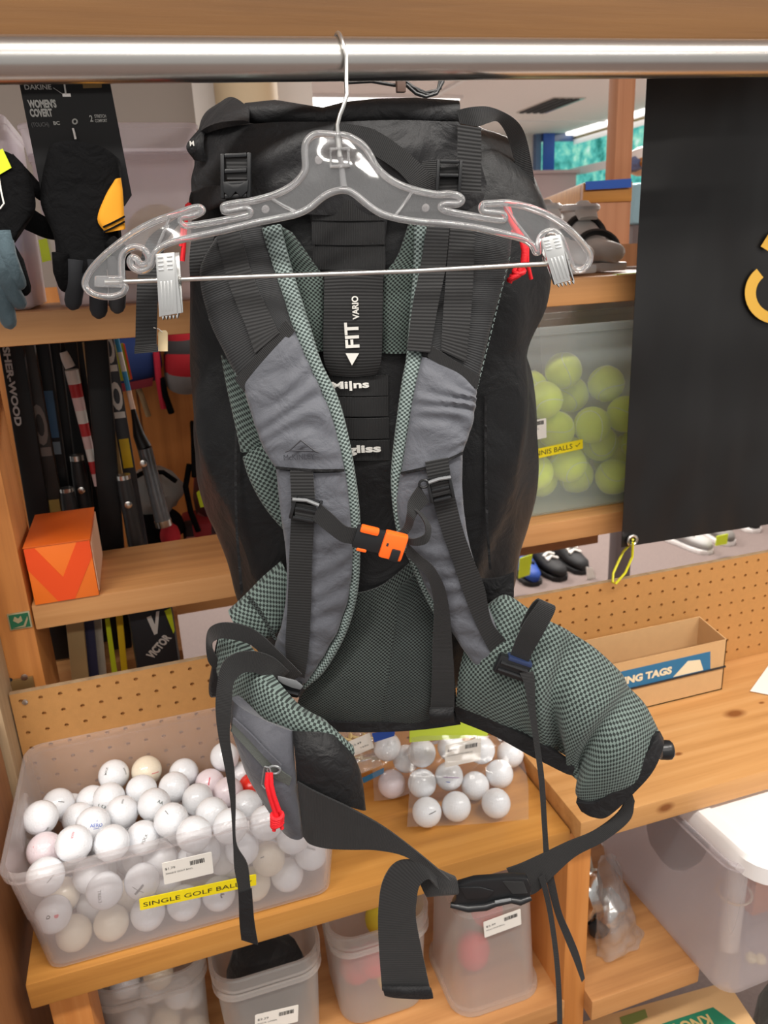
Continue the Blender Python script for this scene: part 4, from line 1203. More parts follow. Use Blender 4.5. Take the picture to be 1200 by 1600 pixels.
# resample between rings for smooth wrinkles
def lev_interp(vs, nl, n, sub):
    out = []
    for i in range(nl - 1):
        for s in range(sub):
            t = s / sub
            for k in range(n):
                p0 = vs[max(i - 1, 0) * n + k]; p1 = vs[i * n + k]; p2 = vs[(i + 1) * n + k]; p3 = vs[min(i + 2, nl - 1) * n + k]
                out.append(.5 * ((2 * p1) + (p2 - p0) * t + (2 * p0 - 5 * p1 + 4 * p2 - p3) * t * t + (3 * p1 - p0 - 3 * p2 + p3) * t ** 3))
    out += vs[(nl - 1) * n:]
    return out
SUB = 4
vv = lev_interp(vs, len(LV), NP, SUB); NL = (len(LV) - 1) * SUB + 1
for i in range(NL - 1):
    for k in range(NP): fs.append((i * NP + k, i * NP + (k + 1) % NP, (i + 1) * NP + (k + 1) % NP, (i + 1) * NP + k))
fs.append(tuple(range(NP - 1, -1, -1))); fs.append(tuple((NL - 1) * NP + k for k in range(NP)))
# creases running down both sides
for i, p in enumerate(vv):
    u = p.dot(PU); s = p.dot(PN)
    if s > .775:
        z = p.z
        d = .006 * math.sin((s * 60 + 3 * math.sin(z * 7)) * 1.0) * math.exp(-((z - 1.35) / .28) ** 2)
        c = .2 if u > PU.dot(P(570, 500, .83)) else 0
        sgn = 1 if u > PU.dot(P(570, 500, .83)) else -1
        vv[i] = p + PU * (sgn * d)
obj('bag', MB().add(vv, fs), M_side, bp, angle=80)
# seams down the two flanks
strap('side_seam', [((352, 575), (356, 575)), ((366, 650), (370, 650)), ((366, 740), (370, 740)), ((368, 830), (372, 828)), ((376, 930), (380, 926))], .756, M_bind, .001)
strap('side_seam', [((757, 620), (761, 620)), ((757, 740), (761, 740)), ((760, 830), (764, 830)), ((764, 890), (768, 890))], .756, M_bind, .001)
panel('lower_flap', [[(750, 905), (778, 903), (803, 895)], [(758, 930), (782, 930), (803, 925)], [(764, 948), (785, 948), (803, 940)]], [.755, .755, .756], M_bind, .002, .002)

# --- lid
fold = lambda a, f, g: (lambda u, v, p: a * math.sin(f * u + 4 * v) * math.sin(g * v + 2 * u) * math.sin(PI * v))
panel('lid', [[(314, 205), (420, 196), (520, 196), (620, 192), (716, 190)], [(303, 240), (420, 235), (530, 236), (640, 232), (742, 235)], [(299, 275), (420, 280), (530, 285), (640, 280), (760, 280)], [(299, 318), (420, 330), (530, 335), (640, 330), (768, 325)]],
      [[.80, .752, .750, .752, .76], [.80, .746, .743, .747, .765], [.80, .748, .746, .75, .77], [.80, .752, .75, .754, .775]], M_lid, .003, .006, 40, 24, disp=fold(.003, 14, 9))
m = MB().tube([P(384, 176, .775), P(430, 178, .77), P(475, 181, .768), P(505, 184, .768), P(540, 180, .768), P(590, 176, .768), P(650, 175, .77), P(714, 179, .775)], [.0085, .0105, .0095, .0085, .0105, .0115, .0118, .0118], 20)
for i, p in enumerate(m.v):
    m.v[i] = p + V((0, 0, .0015 * mno.noise(p * 60)))
obj('lid_roll', m, M_lid, bp, angle=60)
panel('lid_corner_flap', [[(345, 163), (366, 158), (388, 168)], [(318, 180), (352, 176), (388, 180)], [(308, 212), (340, 199), (388, 190)]], [[.80, .785, .765], [.80, .775, .757], [.80, .765, .752]], M_lid, .002, .004, 14, 14)
panel('side_tab', [[(312, 200), (322, 196)], [(291, 228), (318, 225)], [(303, 250), (322, 252)]], [.79, .78, .785], M_bind, .0015, .001, 6, 10)
obj('tab_print', text_mb('M', P(297, 228, .778), PU, PZ, .004, bold=.02), M_thread, bp, smooth=False, recalc=False)
strap('lid_webbing', [((715, 194), (752, 200)), ((715, 240), (752, 244)), ((714, 300), (752, 302))], .742, M_web)
strap('side_compression_strap', [((714, 172), (718, 193)), ((738, 167), (746, 197)), ((765, 167), (764, 192)), ((792, 178), (777, 190)), ((812, 194), (790, 207)), ((823, 218), (799, 232)), ((832, 262), (808, 268)), ((840, 315), (818, 322))],
      [.752, .748, .752, .764, .776, .79, .80, .81], M_webf)
# grab loop by which it hangs, behind the hanger neck
strap('grab_loop', [((524, 192), (518, 209)), ((560, 196), (548, 216)), ((592, 206), (578, 238)), ((640, 240), (622, 268)), ((690, 288), (655, 302)), ((720, 310), (690, 318))], [.728, .729, .733, .738, .74, .745], M_webf)
# left flap under the buckle
panel('compression_flap', [[(300, 300), (298, 335)], [(325, 290), (322, 330)], [(350, 290), (352, 318)], [(385, 285), (390, 310)]], [.78, .765, .748, .738], M_lid, .002, .003)
strap('side_strap', [((298, 300), (296, 332)), ((293, 330), (270, 345)), ((262, 372), (232, 372)), ((250, 420), (217, 420)), ((246, 470), (213, 470)), ((244, 546), (211, 549))], [.775, .77, .757, .748, .744, .742], M_web)
strap('strap_end', [((245, 538), (210, 541)), ((245, 550), (210, 553))], .741, M_webf)


# --- plastic buckles built in the plane of the harness
def fr(px, py, S, ang=0.):
    """frame on the harness at a pixel: origin, right, up, towards the viewer"""
    o = P(px, py, S); ca, sa = math.cos(ang), math.sin(ang)
    ay0 = (P(px, py - 1, S) - o).normalized(); az = PU.cross(ay0).normalized()
    return o, PU * ca + ay0 * sa, ay0 * ca - PU * sa, az


def rect_loop(f, w, h, t, d, bars=()):
    """ladder lock: frame with cross bars"""
    o, ax, ay, az = f; m = MB()
    for sx in (-1, 1): m.obox(o + ax * (sx * (w / 2 - t / 2)), ax, ay, az, t / 2, h / 2, d / 2)
    for b in (-h / 2 + t / 2, h / 2 - t / 2) + tuple(bars): m.obox(o + ay * b, ax, ay, az, w / 2 - t, t / 2, d / 2)
    return m


b1 = obj('side_release_buckle', rect_loop(fr(369, 275, .728, .0), .0265, .036, .0035, .007, (.004, -.006)), M_plast, bp, bevel=.0012)
f_ = fr(369, 292, .726); o_, ax, ay, az = f_
obj('prong', MB().prism([o_ + ax * x + ay * y for x, y in ((-.011, .005), (-.004, .002), (.004, .002), (.011, .005), (.0105, -.004), (.0045, -.009), (0, -.004), (-.0045, -.009), (-.0105, -.004))], az * .003), M_plast, b1, bevel=.0008)
strap('buckle_webbing', [((353, 248), (387, 248)), ((354, 262), (387, 262)), ((355, 280), (386, 280))], .727, M_web)
strap('buckle_tail', [((356, 300), (386, 300)), ((352, 315), (384, 312)), ((345, 335), (380, 330))], .732, M_webf)
obj('ladder_lock', rect_loop(fr(701, 278, .730, -.06), .0225, .029, .0028, .006, (.002,)), M_plast, bp, bevel=.001)
strap('buckle_webbing', [((687, 262), (716, 260)), ((687, 280), (716, 279)), ((684, 300), (714, 298))], .733, M_web)
strap('lid_strap', [((660, 252), (690, 250)), ((650, 280), (688, 280)), ((640, 305), (684, 305))], .742, M_webf)

# --- back panel
panel('centre_panel', [[(478, 300), (540, 298), (610, 300)], [(498, 430), (552, 430), (602, 430)], [(500, 545), (560, 545), (640, 548)], [(510, 640), (570, 640), (640, 640)], [(535, 740), (590, 740), (645, 740)], [(545, 840), (595, 845), (650, 830)], [(552, 905), (597, 918), (655, 880)], [(555, 930), (600, 940), (670, 915)]],
      [.750, .750, .752, .752, .751, .750, .749, .749], M_body, .003, .004, 20, 40)
for k, (y0, y1, x0, x1) in enumerate(((312, 344, 487, 601), (347, 382, 487, 601), (385, 421, 488, 602), (586, 618, 513, 607), (620, 650, 516, 607), (653, 685, 522, 608), (688, 719, 530, 609))):
    wd = strap('ladder_webbing', [((x0, y0), (x0 + 1, y1)), (((x0 + x1) / 2, y0 + 1), ((x0 + x1) / 2, y1 + 1)), ((x1, y0), (x1, y1))], [.747, .743, .747], M_webf, .0018)
    if k == 3: obj('lettering', text_mb('Mi|ns', P(517, 608, .7405), PU, PZ, .0066, width=P(577, 605, .7405).dot(PU) - P(517, 608, .7405).dot(PU), bold=.035), M_thread, wd, smooth=False, recalc=False)
    if k == 6: obj('lettering', text_mb('gliss', P(542, 708, .7405), PU, PZ, .0072, width=P(593, 605, .7405).dot(PU) - P(538, 608, .7405).dot(PU), bold=.04), M_thread, wd, smooth=False, recalc=False)
tab = panel('adjustment_tab', [[(507, 424), (552, 421), (599, 424)], [(506, 480), (552, 480), (598, 480)], [(505, 545), (552, 545), (597, 545)], [(508, 570), (552, 572), (594, 570)], [(516, 586), (552, 588), (588, 585)]], [.737, .735, .735, .737, .741], M_velcro, .002, .001, 12, 40)
t_o = P(561, 543, .7325); t_e = P(561, 503, .7325)
obj('lettering', text_mb('FIT', t_o, PZ, -PU, .0122, width=t_e.z - t_o.z, bold=.03), M_thread, tab, smooth=False, recalc=False)
t_o = P(561, 499, .7325); t_e = P(561, 462, .7325)
obj('lettering', text_mb('VARIO', t_o, PZ, -PU, .0056, width=t_e.z - t_o.z, bold=.03), M_thread, tab, smooth=False, recalc=False)
obj('arrow_print', MB().prism([P(540, 552, .733), P(561, 552, .733), P(550, 571, .733)], -PN * .0004), M_thread, tab, smooth=False)
# mesh pads
panel('shoulder_pad', [[(438, 354), (455, 364)], [(446, 400), (489, 410)], [(455, 440), (505, 437)], [(471, 500), (507, 500)], [(488, 549), (508, 547)]], [.742, .744, .745, .745, .747], M_meshs, .006, .006, 14, 30)
panel('shoulder_pad', [[(640, 345), (668, 347)], [(621, 400), (666, 400)], [(598, 437), (660, 430)], [(596, 500), (650, 490)], [(596, 551), (640, 551)]], [.744, .744, .744, .745, .747], M_meshs, .006, .006, 14, 30)
panel('side_pad', [[(345, 555), (385, 590)], [(353, 600), (400, 630)], [(364, 650), (412, 680)], [(376, 706), (420, 700)]], [.752, .751, .750, .752], M_mesh, .006, .005, 14, 24)
panel('side_pad', [[(379, 716), (425, 686)], [(388, 745), (440, 730)], [(404, 778), (452, 770)], [(425, 808), (458, 800)], [(449, 832), (462, 826)]], [.75, .744, .744, .746, .75], M_mesh, .006, .008, 14, 24)
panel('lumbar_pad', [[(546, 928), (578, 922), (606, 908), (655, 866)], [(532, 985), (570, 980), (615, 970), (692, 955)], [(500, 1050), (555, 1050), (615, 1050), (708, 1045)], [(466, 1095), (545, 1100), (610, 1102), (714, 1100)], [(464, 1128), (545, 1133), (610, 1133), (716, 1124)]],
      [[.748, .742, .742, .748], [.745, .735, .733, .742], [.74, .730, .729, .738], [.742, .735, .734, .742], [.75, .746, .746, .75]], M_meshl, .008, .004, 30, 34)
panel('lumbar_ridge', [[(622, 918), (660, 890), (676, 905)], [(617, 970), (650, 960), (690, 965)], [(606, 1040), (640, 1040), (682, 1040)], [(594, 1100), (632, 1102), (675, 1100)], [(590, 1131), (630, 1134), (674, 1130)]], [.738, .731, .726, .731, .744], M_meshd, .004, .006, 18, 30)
strap('lumbar_hem', [((462, 1122), (470, 1141)), ((530, 1129), (535, 1144)), ((600, 1130), (600, 1144)), ((660, 1126), (662, 1140)), ((716, 1112), (720, 1132))], [.742, .735, .732, .735, .742], M_bind, .003)
panel('hip_roll', [[(441, 880), (455, 925)], [(412, 904), (448, 965)], [(386, 930), (430, 992)], [(357, 957), (392, 1008)]], [.742, .735, .728, .722], M_mesh, .008, .012, 16, 20)
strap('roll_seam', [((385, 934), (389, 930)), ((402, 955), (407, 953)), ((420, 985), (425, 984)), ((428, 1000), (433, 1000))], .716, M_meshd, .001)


# --- shoulder straps
wr = lambda a, f: (lambda u, v, p: a * math.sin(v * f + 2.2 * math.sin(u * 4 + v * 9)) * (.35 + .65 * u) * math.sin(PI * min(1, max(0, v))) - a * .5)
panel('strap_yoke', [[(336, 372), (375, 362), (410, 354)], [(312, 425), (376, 410), (425, 400)], [(327, 500), (392, 470), (442, 455)], [(350, 550), (405, 520), (449, 485)], [(377, 604), (416, 558), (457, 512)]], [.738, .733, .726, .720, .716], M_yoke, .008, .006, 18, 28)
panel('strap_face', [[(379, 606), (418, 560), (458, 514)], [(388, 634), (438, 600), (484, 572)], [(399, 668), (456, 645), (510, 630)], [(412, 702), (471, 690), (528, 686)], [(430, 731), (486, 735), (538, 735)]], [.714, .708, .703, .699, .697], M_gray, .010, .007, 20, 36, disp=wr(.0026, 34))
panel('strap_lower', [[(431, 733), (488, 737), (541, 737)], [(438, 800), (494, 805), (547, 805)], [(447, 870), (502, 872), (551, 868)], [(447, 930), (500, 938), (545, 930)], [(438, 985), (490, 992), (528, 985)], [(428, 1018), (468, 1032), (500, 1035)], [(442, 1052), (460, 1062), (480, 1066)]], [.699, .698, .70, .704, .71, .716, .722], M_gray, .010, .006, 18, 50, disp=wr(.0022, 60))
panel('mesh_edging', [[(409, 357), (438, 350)], [(424, 415), (451, 405)], [(440, 462), (466, 455)], [(456, 512), (482, 505)], [(482, 572), (501, 566)], [(508, 630), (527, 622)], [(526, 690), (544, 684)], [(538, 740), (554, 738)], [(545, 805), (562, 803)], [(549, 868), (563, 868)], [(543, 932), (558, 932)], [(526, 988), (540, 992)], [(497, 1038), (508, 1048)], [(474, 1066), (478, 1076)]],
      [.734, .732, .727, .719, .713, .709, .705, .703, .704, .706, .71, .716, .722, .728], M_pipe, .010, .005, 8, 90)
panel('strap_yoke', [[(668, 348), (735, 352), (800, 372)], [(664, 420), (728, 425), (793, 425)], [(658, 500), (712, 500), (770, 500)], [(659, 554), (705, 574), (747, 600)]], [.738, .733, .726, .718], M_yoke, .008, .006, 18, 28)
panel('strap_face', [[(660, 557), (706, 577), (746, 604)], [(650, 600), (698, 615), (744, 632)], [(641, 650), (690, 660), (737, 668)], [(627, 740), (676, 727), (723, 707)]], [.716, .709, .704, .70], M_gray, .010, .007, 20, 36, disp=wr(.0026, 34))
panel('strap_lower', [[(625, 742), (675, 729), (723, 710)], [(620, 790), (672, 785), (723, 772)], [(629, 840), (682, 840), (731, 838)], [(650, 882), (702, 888), (745, 893)], [(670, 928), (718, 934), (760, 945)], [(704, 985), (742, 988), (777, 986)], [(738, 1035), (766, 1030), (793, 1012)], [(768, 1062), (788, 1050), (804, 1034)]], [.702, .70, .70, .703, .707, .713, .718, .722], M_gray, .010, .006, 18, 50, disp=wr(.0026, 64))
panel('mesh_edging', [[(647, 346), (668, 346)], [(646, 420), (664, 420)], [(640, 500), (660, 500)], [(636, 554), (660, 556)], [(628, 598), (651, 600)], [(621, 650), (642, 650)], [(613, 720), (630, 726)], [(611, 760), (623, 760)], [(615, 805), (624, 803)], [(624, 845), (634, 841)], [(641, 880), (651, 875)], [(660, 925), (672, 920)], [(692, 985), (704, 978)]],
      [.738, .734, .728, .72, .713, .709, .706, .705, .705, .706, .709, .713, .718], M_pipe, .010, .004, 8, 80)
# cross bands closing the yokes
strap('yoke_band', [((366, 592), (381, 612)), ((408, 546), (422, 562)), ((447, 500), (461, 517))], [.712, .710, .711], M_webf, .002)
strap('yoke_band', [((672, 538), (668, 558)), ((708, 562), (703, 580)), ((750, 588), (746, 608))], [.712, .710, .711], M_webf, .002)
# webbings on the yokes
strap('load_lifter', [((338, 372), (374, 363)), ((358, 445), (397, 436)), ((384, 510), (426, 500)), ((398, 552), (436, 520))], [.730, .722, .713, .709], M_web)
strap('load_lifter', [((299, 368), (337, 360)), ((296, 405), (326, 402)), ((297, 440), (313, 440))], [.748, .744, .747], M_web)
strap('load_lifter', [((668, 348), (703, 350)), ((656, 420), (696, 420)), ((645, 475), (685, 475)), ((636, 548), (672, 551))], [.730, .722, .716, .711], M_web)
strap('load_lifter', [((704, 352), (742, 356)), ((697, 430), (740, 430)), ((692, 500), (735, 502)), ((690, 548), (728, 566))], [.730, .722, .715, .711], M_web)
for nm, a, b in (('stitching', (326, 497), (379, 606)), ('stitching', (797, 400), (745, 610))):
    m = MB()
    for k in range(22):
        q0 = V((a[0] + (b[0] - a[0]) * (k + .1) / 22, a[1] + (b[1] - a[1]) * (k + .1) / 22, 0)); q1 = V((a[0] + (b[0] - a[0]) * (k + .75) / 22, a[1] + (b[1] - a[1]) * (k + .75) / 22, 0))
        s0 = .728 - .014 * k / 22
        m.tube([P(q0.x, q0.y, s0), P(q1.x, q1.y, s0)], .0006, 5)
    obj(nm, m, M_pipe, bp)
# embossed mark on the strap face
lg = .6920
mk = MB()
tri = [(470, 688), (452, 704), (492, 705)]
for i in range(3):
    a, b = tri[i], tri[(i + 1) % 3]; mk.tube([P(a[0], a[1], lg - .0045), P(b[0], b[1], lg - .0045)], .0008, 6)
mk.tube([P(446, 706, lg - .004), P(453, 704, lg - .004)], .0007, 6); mk.tube([P(491, 705, lg - .004), P(498, 707, lg - .004)], .0007, 6)
obj('maker_emblem', mk, M_gum, bp)
t_o = P(444, 719, lg - .004); obj('lettering', text_mb('McKINLEY', t_o, PU, (PZ * .95 - PN * .0).normalized(), .0052, width=.0285, bold=.0, depth=.0009), M_gum, bp, smooth=False, recalc=False)
strap('strap_seam', [((430, 729), (431, 733)), ((486, 733), (487, 737)), ((538, 733), (538, 737))], [.694, .6895, .694], M_bind, .001)
strap('strap_seam', [((626, 738), (627, 742)), ((676, 726), (677, 730)), ((723, 706), (724, 710))], [.698, .692, .698], M_bind, .001)

# --- webbing down the straps and its sliders
strap('shoulder_webbing', [((453, 736), (489, 736)), ((455, 790), (492, 790)), ((452, 870), (488, 872)), ((449, 950), (486, 952)), ((446, 1010), (482, 1018)), ((450, 1046), (476, 1060))], [.690, .688, .691, .697, .704, .712], M_web, nv=40)
strap('shoulder_webbing', [((664, 722), (700, 715)), ((672, 765), (707, 757)), ((690, 830), (722, 822)), ((708, 880), (739, 872)), ((725, 930), (757, 917)), ((748, 985), (769, 972)), ((771, 1028), (796, 1006))], [.692, .690, .691, .694, .698, .705, .712], M_web, nv=40)
sl1 = obj('slider', rect_loop(fr(478, 796, .684, -.25), .028, .022, .0034, .006, (.0,)), M_plast, bp, bevel=.0013)
o_, ax, ay, az = fr(478, 785, .680, -.28)
obj('slider_bar', MB().tube([o_ - ax * .013, o_ + ay * .002, o_ + ax * .0125], .0018, 8), M_plastg, sl1)
strap('slider_webbing', [((460, 786), (494, 792)), ((461, 806), (494, 812))], .6825, M_web)
sl2 = obj('slider', rect_loop(fr(688, 763, .684, .2), .0235, .0235, .0032, .006, (.0,)), M_plast, bp, bevel=.0013)
o_, ax, ay, az = fr(687, 750, .680, .2)
obj('slider_bar', MB().tube([o_ - ax * .0105, o_ + ay * .001, o_ + ax * .0105], .0018, 8), M_plastg, sl2)
strap('slider_webbing', [((673, 757), (705, 750)), ((676, 777), (707, 769))], .6825, M_web)
o_, ax, ay, az = fr(662, 756, .682)
obj('loop_ring', MB().tube([o_ + ax * (.0042 * math.cos(k * PI / 6)) + ay * (.0036 * math.sin(k * PI / 6)) for k in range(12)], .0013, 8, closed=True), M_plast, sl2)
# chest strap and its orange buckle
strap('chest_strap', [((500, 787), (488, 812)), ((522, 806), (510, 830)), ((540, 822), (532, 846)), ((560, 826), (553, 851))], [.681, .677, .674, .671], M_webf)
cbk = obj('chest_buckle', MB(), M_plast, bp) if 0 else None
o_, ax, ay, az = fr(578, 843, .668, -.30)
hb = lambda x0, x1, y0, y1, z0, z1, m=None: (m or MB()).obox(o_ + ax * ((x0 + x1) / 2) + ay * ((y0 + y1) / 2) + az * ((z0 + z1) / 2), ax, ay, az, (x1 - x0) / 2, (y1 - y0) / 2, (z1 - z0) / 2)
cb_ = obj('chest_buckle', hb(-.015, .016, -.0105, .0115, -.004, .004), M_plast, bp, bevel=.0022)
obj('release_button', hb(-.012, .006, .0062, .0125, -.0035, .0058), M_orplast, cb_, bevel=.0022)
obj('release_button', hb(-.010, .000, -.0125, -.0085, -.0035, .004), M_orplast, cb_, bevel=.0015)
obj('orange_clasp', hb(.0115, .034, -.0128, .0128, -.005, .0068), M_orplast, cb_, bevel=.003)
obj('clasp_bar', hb(.022, .0305, -.0128, -.001, .004, .0088), M_plast, cb_, bevel=.0014)
obj('whistle_slot', hb(.0155, .0175, .0, .003, .0066, .007), M_dark, cb_, smooth=False)
strap('chest_strap', [((655, 757), (671, 784)), ((640, 780), (655, 800)), ((636, 800), (648, 812)), ((632, 820), (642, 828)), ((621, 836), (627, 846)), ((618, 850), (628, 856))], [.682, .678, .674, .676, .674, .672], M_webf)
strap('chest_strap', [((626, 838), (628, 846)), ((646, 842), (647, 853)), ((664, 834), (668, 848)), ((664, 818), (674, 826)), ((655, 803), (664, 806)), ((643, 793), (650, 794))], [.672, .667, .665, .668, .674, .678], M_webf)
strap('strap_tail', [((634, 866), (638, 850)), ((650, 884), (657, 868)), ((666, 900), (678, 886)), ((676, 930), (695, 918)), ((678, 965), (703, 960)), ((676, 1010), (707, 1010)), ((675, 1060), (710, 1060)), ((673, 1106), (710, 1106))], [.670, .676, .684, .692, .700, .708, .714, .722], M_webf, nv=40)
panel('tail_loop', [[(671, 1106), (709, 1105)], [(671, 1118), (709, 1117)], [(672, 1131), (710, 1128)]], [.718, .715, .718], M_bind, .003, .002)

# --- right hip wing
def wdisp(u, v, p):
    d = 0
    for c, w, a, sl in ((.47, .05, .022, -.05), (.74, .05, .021, -.16), (.28, .06, .006, 0)):
        d -= a * math.exp(-((v - c - sl * (u - .4)) / w) ** 2) * (.45 + .55 * u)
    return d
WS = [[.738, .738, .745], [.732, .720, .732], [.728, .706, .718], [.726, .700, .712], [.724, .694, .706], [.726, .694, .702], [.728, .704, .708]]
wing = [[(742, 962), (726, 1040), (712, 1108)], [(790, 934), (772, 1040), (775, 1138)], [(850, 966), (828, 1072), (845, 1174)], [(905, 994), (875, 1095), (890, 1203)], [(955, 1035), (925, 1125), (894, 1230)], [(1000, 1085), (965, 1168), (912, 1256)], [(1033, 1150), (998, 1206), (948, 1266)]]
panel('hip_wing', wing, WS, M_mesh, .014, .013, 30, 80, disp=wdisp)
strap('wing_binding', [((708, 1096), (714, 1126)), ((772, 1127), (772, 1150)), ((830, 1155), (826, 1180)), ((856, 1168), (852, 1193)), ((888, 1190), (882, 1208)), ((898, 1202), (894, 1212))], [.738, .722, .710, .706, .702, .70], M_bind, .006, nv=40)
strap('wing_binding', [((900, 1254), (908, 1268)), ((922, 1256), (926, 1277)), ((946, 1246), (950, 1276)), ((975, 1220), (990, 1240)), ((1003, 1190), (1020, 1206)), ((1024, 1154), (1036, 1170)), ((1031, 1142), (1037, 1154))], [.696, .690, .688, .688, .690, .700, .712], M_bind, .012, nv=40, nu=8)
o_ = P(1036, 1172, .735)
obj('belt_toggle', MB().tube([o_ - PU * .004, o_ + PU * .003, o_ + PU * .008, o_ + PU * .0105, o_ + PU * .0115], [.0105, .0112, .0108, .0085, .004], 18), M_plast, bp)
strap('hip_webbing', [((985, 1232), (992, 1252)), ((968, 1268), (984, 1282)), ((930, 1298), (945, 1314)), ((888, 1316), (900, 1338)), ((850, 1334), (866, 1368)), ((815, 1350), (836, 1396)), ((792, 1358), (812, 1398))], [.705, .70, .692, .685, .678, .672, .668], M_webf, .002, nv=40)

# --- left hip wing, curling forward
LS = [[.722, .73], [.700, .708], [.672, .672], [.655, .648], [.648, .642], [.650, .645]]
panel('hip_wing', [[(349, 985), (346, 1060)], [(378, 1016), (363, 1094)], [(415, 1062), (404, 1124)], [(460, 1104), (456, 1144)], [(512, 1130), (502, 1152)], [(547, 1162), (549, 1182)]], LS, M_mesh, .012, .008, 14, 50)
panel('wing_liner', [[(346, 985), (335, 1060)], [(340, 1010), (332, 1085)], [(334, 1045), (330, 1090)]], [.735, .74, .745], M_bind, .006, .004)
panel('belt_pocket', [[(362, 1090), (408, 1122), (458, 1142)], [(362, 1138), (412, 1170), (461, 1195)], [(380, 1192), (424, 1224), (465, 1240)], [(408, 1244), (445, 1264), (470, 1276)], [(438, 1284), (458, 1298), (474, 1308)]], [[.665, .648, .642], [.656, .632, .632], [.652, .628, .630], [.65, .632, .632], [.65, .64, .636]], M_gray2, .012, .008, 24, 34, disp=fold(.0012, 9, 12))
strap('zip', [((364, 1128), (360, 1142)), ((388, 1152), (382, 1166)), ((412, 1178), (405, 1192)), ((436, 1202), (429, 1216)), ((456, 1216), (452, 1228))], [.648, .631, .621, .619, .622], M_zip, .002)
strap('zip_flap', [((364, 1122), (363, 1130)), ((390, 1146), (387, 1154)), ((415, 1172), (411, 1180)), ((440, 1196), (436, 1206))], [.646, .628, .6175, .616], M_gray2, .002)
zs = obj('zip_slider', MB().tube([P(428 + 10 * math.cos(k * PI / 7), 1203 + 6 * math.sin(k * PI / 7), .612) for k in range(14)], .0012, 8, closed=True), M_plastg, bp)
obj('pull_plate', MB().tube([P(412, 1204, .612), P(414, 1198, .611), P(421, 1199, .611), P(425, 1212, .61), P(424, 1228, .61), P(414, 1232, .61), P(409, 1226, .612), P(412, 1204, .612)], .0009, 6), M_plastg, zs)
pc = obj('zip_cord', MB().tube([P(419, 1208, .609), P(417, 1224, .606), P(422, 1244, .606), P(430, 1268, .607), P(433, 1280, .607)], .0026, 10).tube([P(423, 1208, .608), P(424, 1226, .605), P(428, 1244, .605), P(436, 1266, .606)], .0022, 10), M_redcord, bp)
m = MB()
for k in range(5):
    c = P(433, 1274 + 3.5 * k, .606); a = .5 * k
    m.tube([c + PU * (.0052 * math.cos(j * PI / 6)) + PN * (.004 * math.sin(j * PI / 6)) + PZ * (.0016 * math.sin(j * PI / 6 + a)) for j in range(12)], .002, 8, closed=True)
m.tube([P(430, 1286, .606), P(428, 1298, .605)], .002, 8).tube([P(437, 1284, .606), P(441, 1295, .605)], .002, 8)
obj('cord_knot', m, M_redcord, pc)
panel('wing_end', [[(457, 1142), (505, 1146), (546, 1166)], [(461, 1182), (515, 1190), (564, 1208)], [(464, 1224), (520, 1246), (572, 1266)]], [[.640, .640, .648], [.630, .626, .640], [.632, .630, .642]], M_bind, .012, .006, 20, 16)
strap('hip_webbing', [((464, 1222), (474, 1308)), ((485, 1234), (484, 1319)), ((510, 1246), (510, 1326)), ((548, 1264), (548, 1328)), ((598, 1292), (590, 1329)), ((645, 1326), (636, 1340)), ((690, 1364), (674, 1370)), ((712, 1384), (700, 1392))], [[.626, .632], [.620, .628], [.617, .624], [.614, .62], [.615, .618], [.62, .62], [.63, .632], [.642, .645]], M_webf, .002, nv=50, nu=8)
panel('webbing_fold', [[(652, 1366), (668, 1402)], [(680, 1358), (690, 1400)], [(712, 1370), (714, 1398)]], [.636, .634, .645], M_webf, .002, .004)
strap('hip_tail', [((700, 1392), (704, 1378)), ((686, 1372), (690, 1392)), ((655, 1347), (672, 1374)), ((620, 1348), (656, 1384)), ((598, 1378), (651, 1408)), ((591, 1425), (650, 1435)), ((592, 1480), (658, 1480)), ((597, 1548), (672, 1546))], [.64, .632, .624, .62, .617, .616, .616, .618], M_web, .002, nv=50, nu=8)
panel('tail_hem', [[(597, 1540), (671, 1540)], [(599, 1549), (674, 1549)], [(601, 1556), (677, 1560)]], [.6155, .613, .6155], M_bind, .004, .002)
# hip buckle
o_, ax, ay, az = fr(764, 1391, .652, .06)
ax = ax * 1.22; ay = ay * 1.15
hbk = obj('hip_buckle', MB().prism([o_ + ax * x + ay * y - az * .005 for x, y in ((-.028, .012), (-.012, .016), (.022, .015), (.034, .012), (.037, .002), (.036, -.010), (.03, -.014), (.0, -.016), (-.03, -.015), (-.034, -.011), (-.03, -.004))], az * .009), M_plast, bp, bevel=.0025)
obj('buckle_rib', MB().tube([o_ + ax * x + ay * y + az * z for x, y, z in ((-.035, -.011, .002), (-.02, -.0145, .005), (-.004, -.0145, .005), (.004, -.011, .006), (.018, -.0085, .006), (.026, -.0125, .005), (.036, -.011, .003))], [.003, .0042, .0042, .0035, .0035, .0042, .003], 12), M_plast, hbk)
obj('buckle_tongue', MB().prism([o_ + ax * x + ay * y + az * .0035 for x, y in ((-.026, .011), (-.008, .009), (.004, .003), (-.002, -.005), (-.02, -.004))], az * .002), M_plast, hbk, bevel=.0012)
obj('buckle_bar', MB().tube([o_ + ax * .004 - ay * .0085 + az * .0072, o_ + ax * .018 - ay * .0070 + az * .0072], .0018, 8), M_plastg, hbk)
obj('buckle_web_slot', MB().prism([o_ + ax * x + ay * y + az * .0035 for x, y in ((.012, .0125), (.03, .010), (.033, -.004), (.02, -.003))], az * .0015), M_webf, hbk, bevel=.0006)

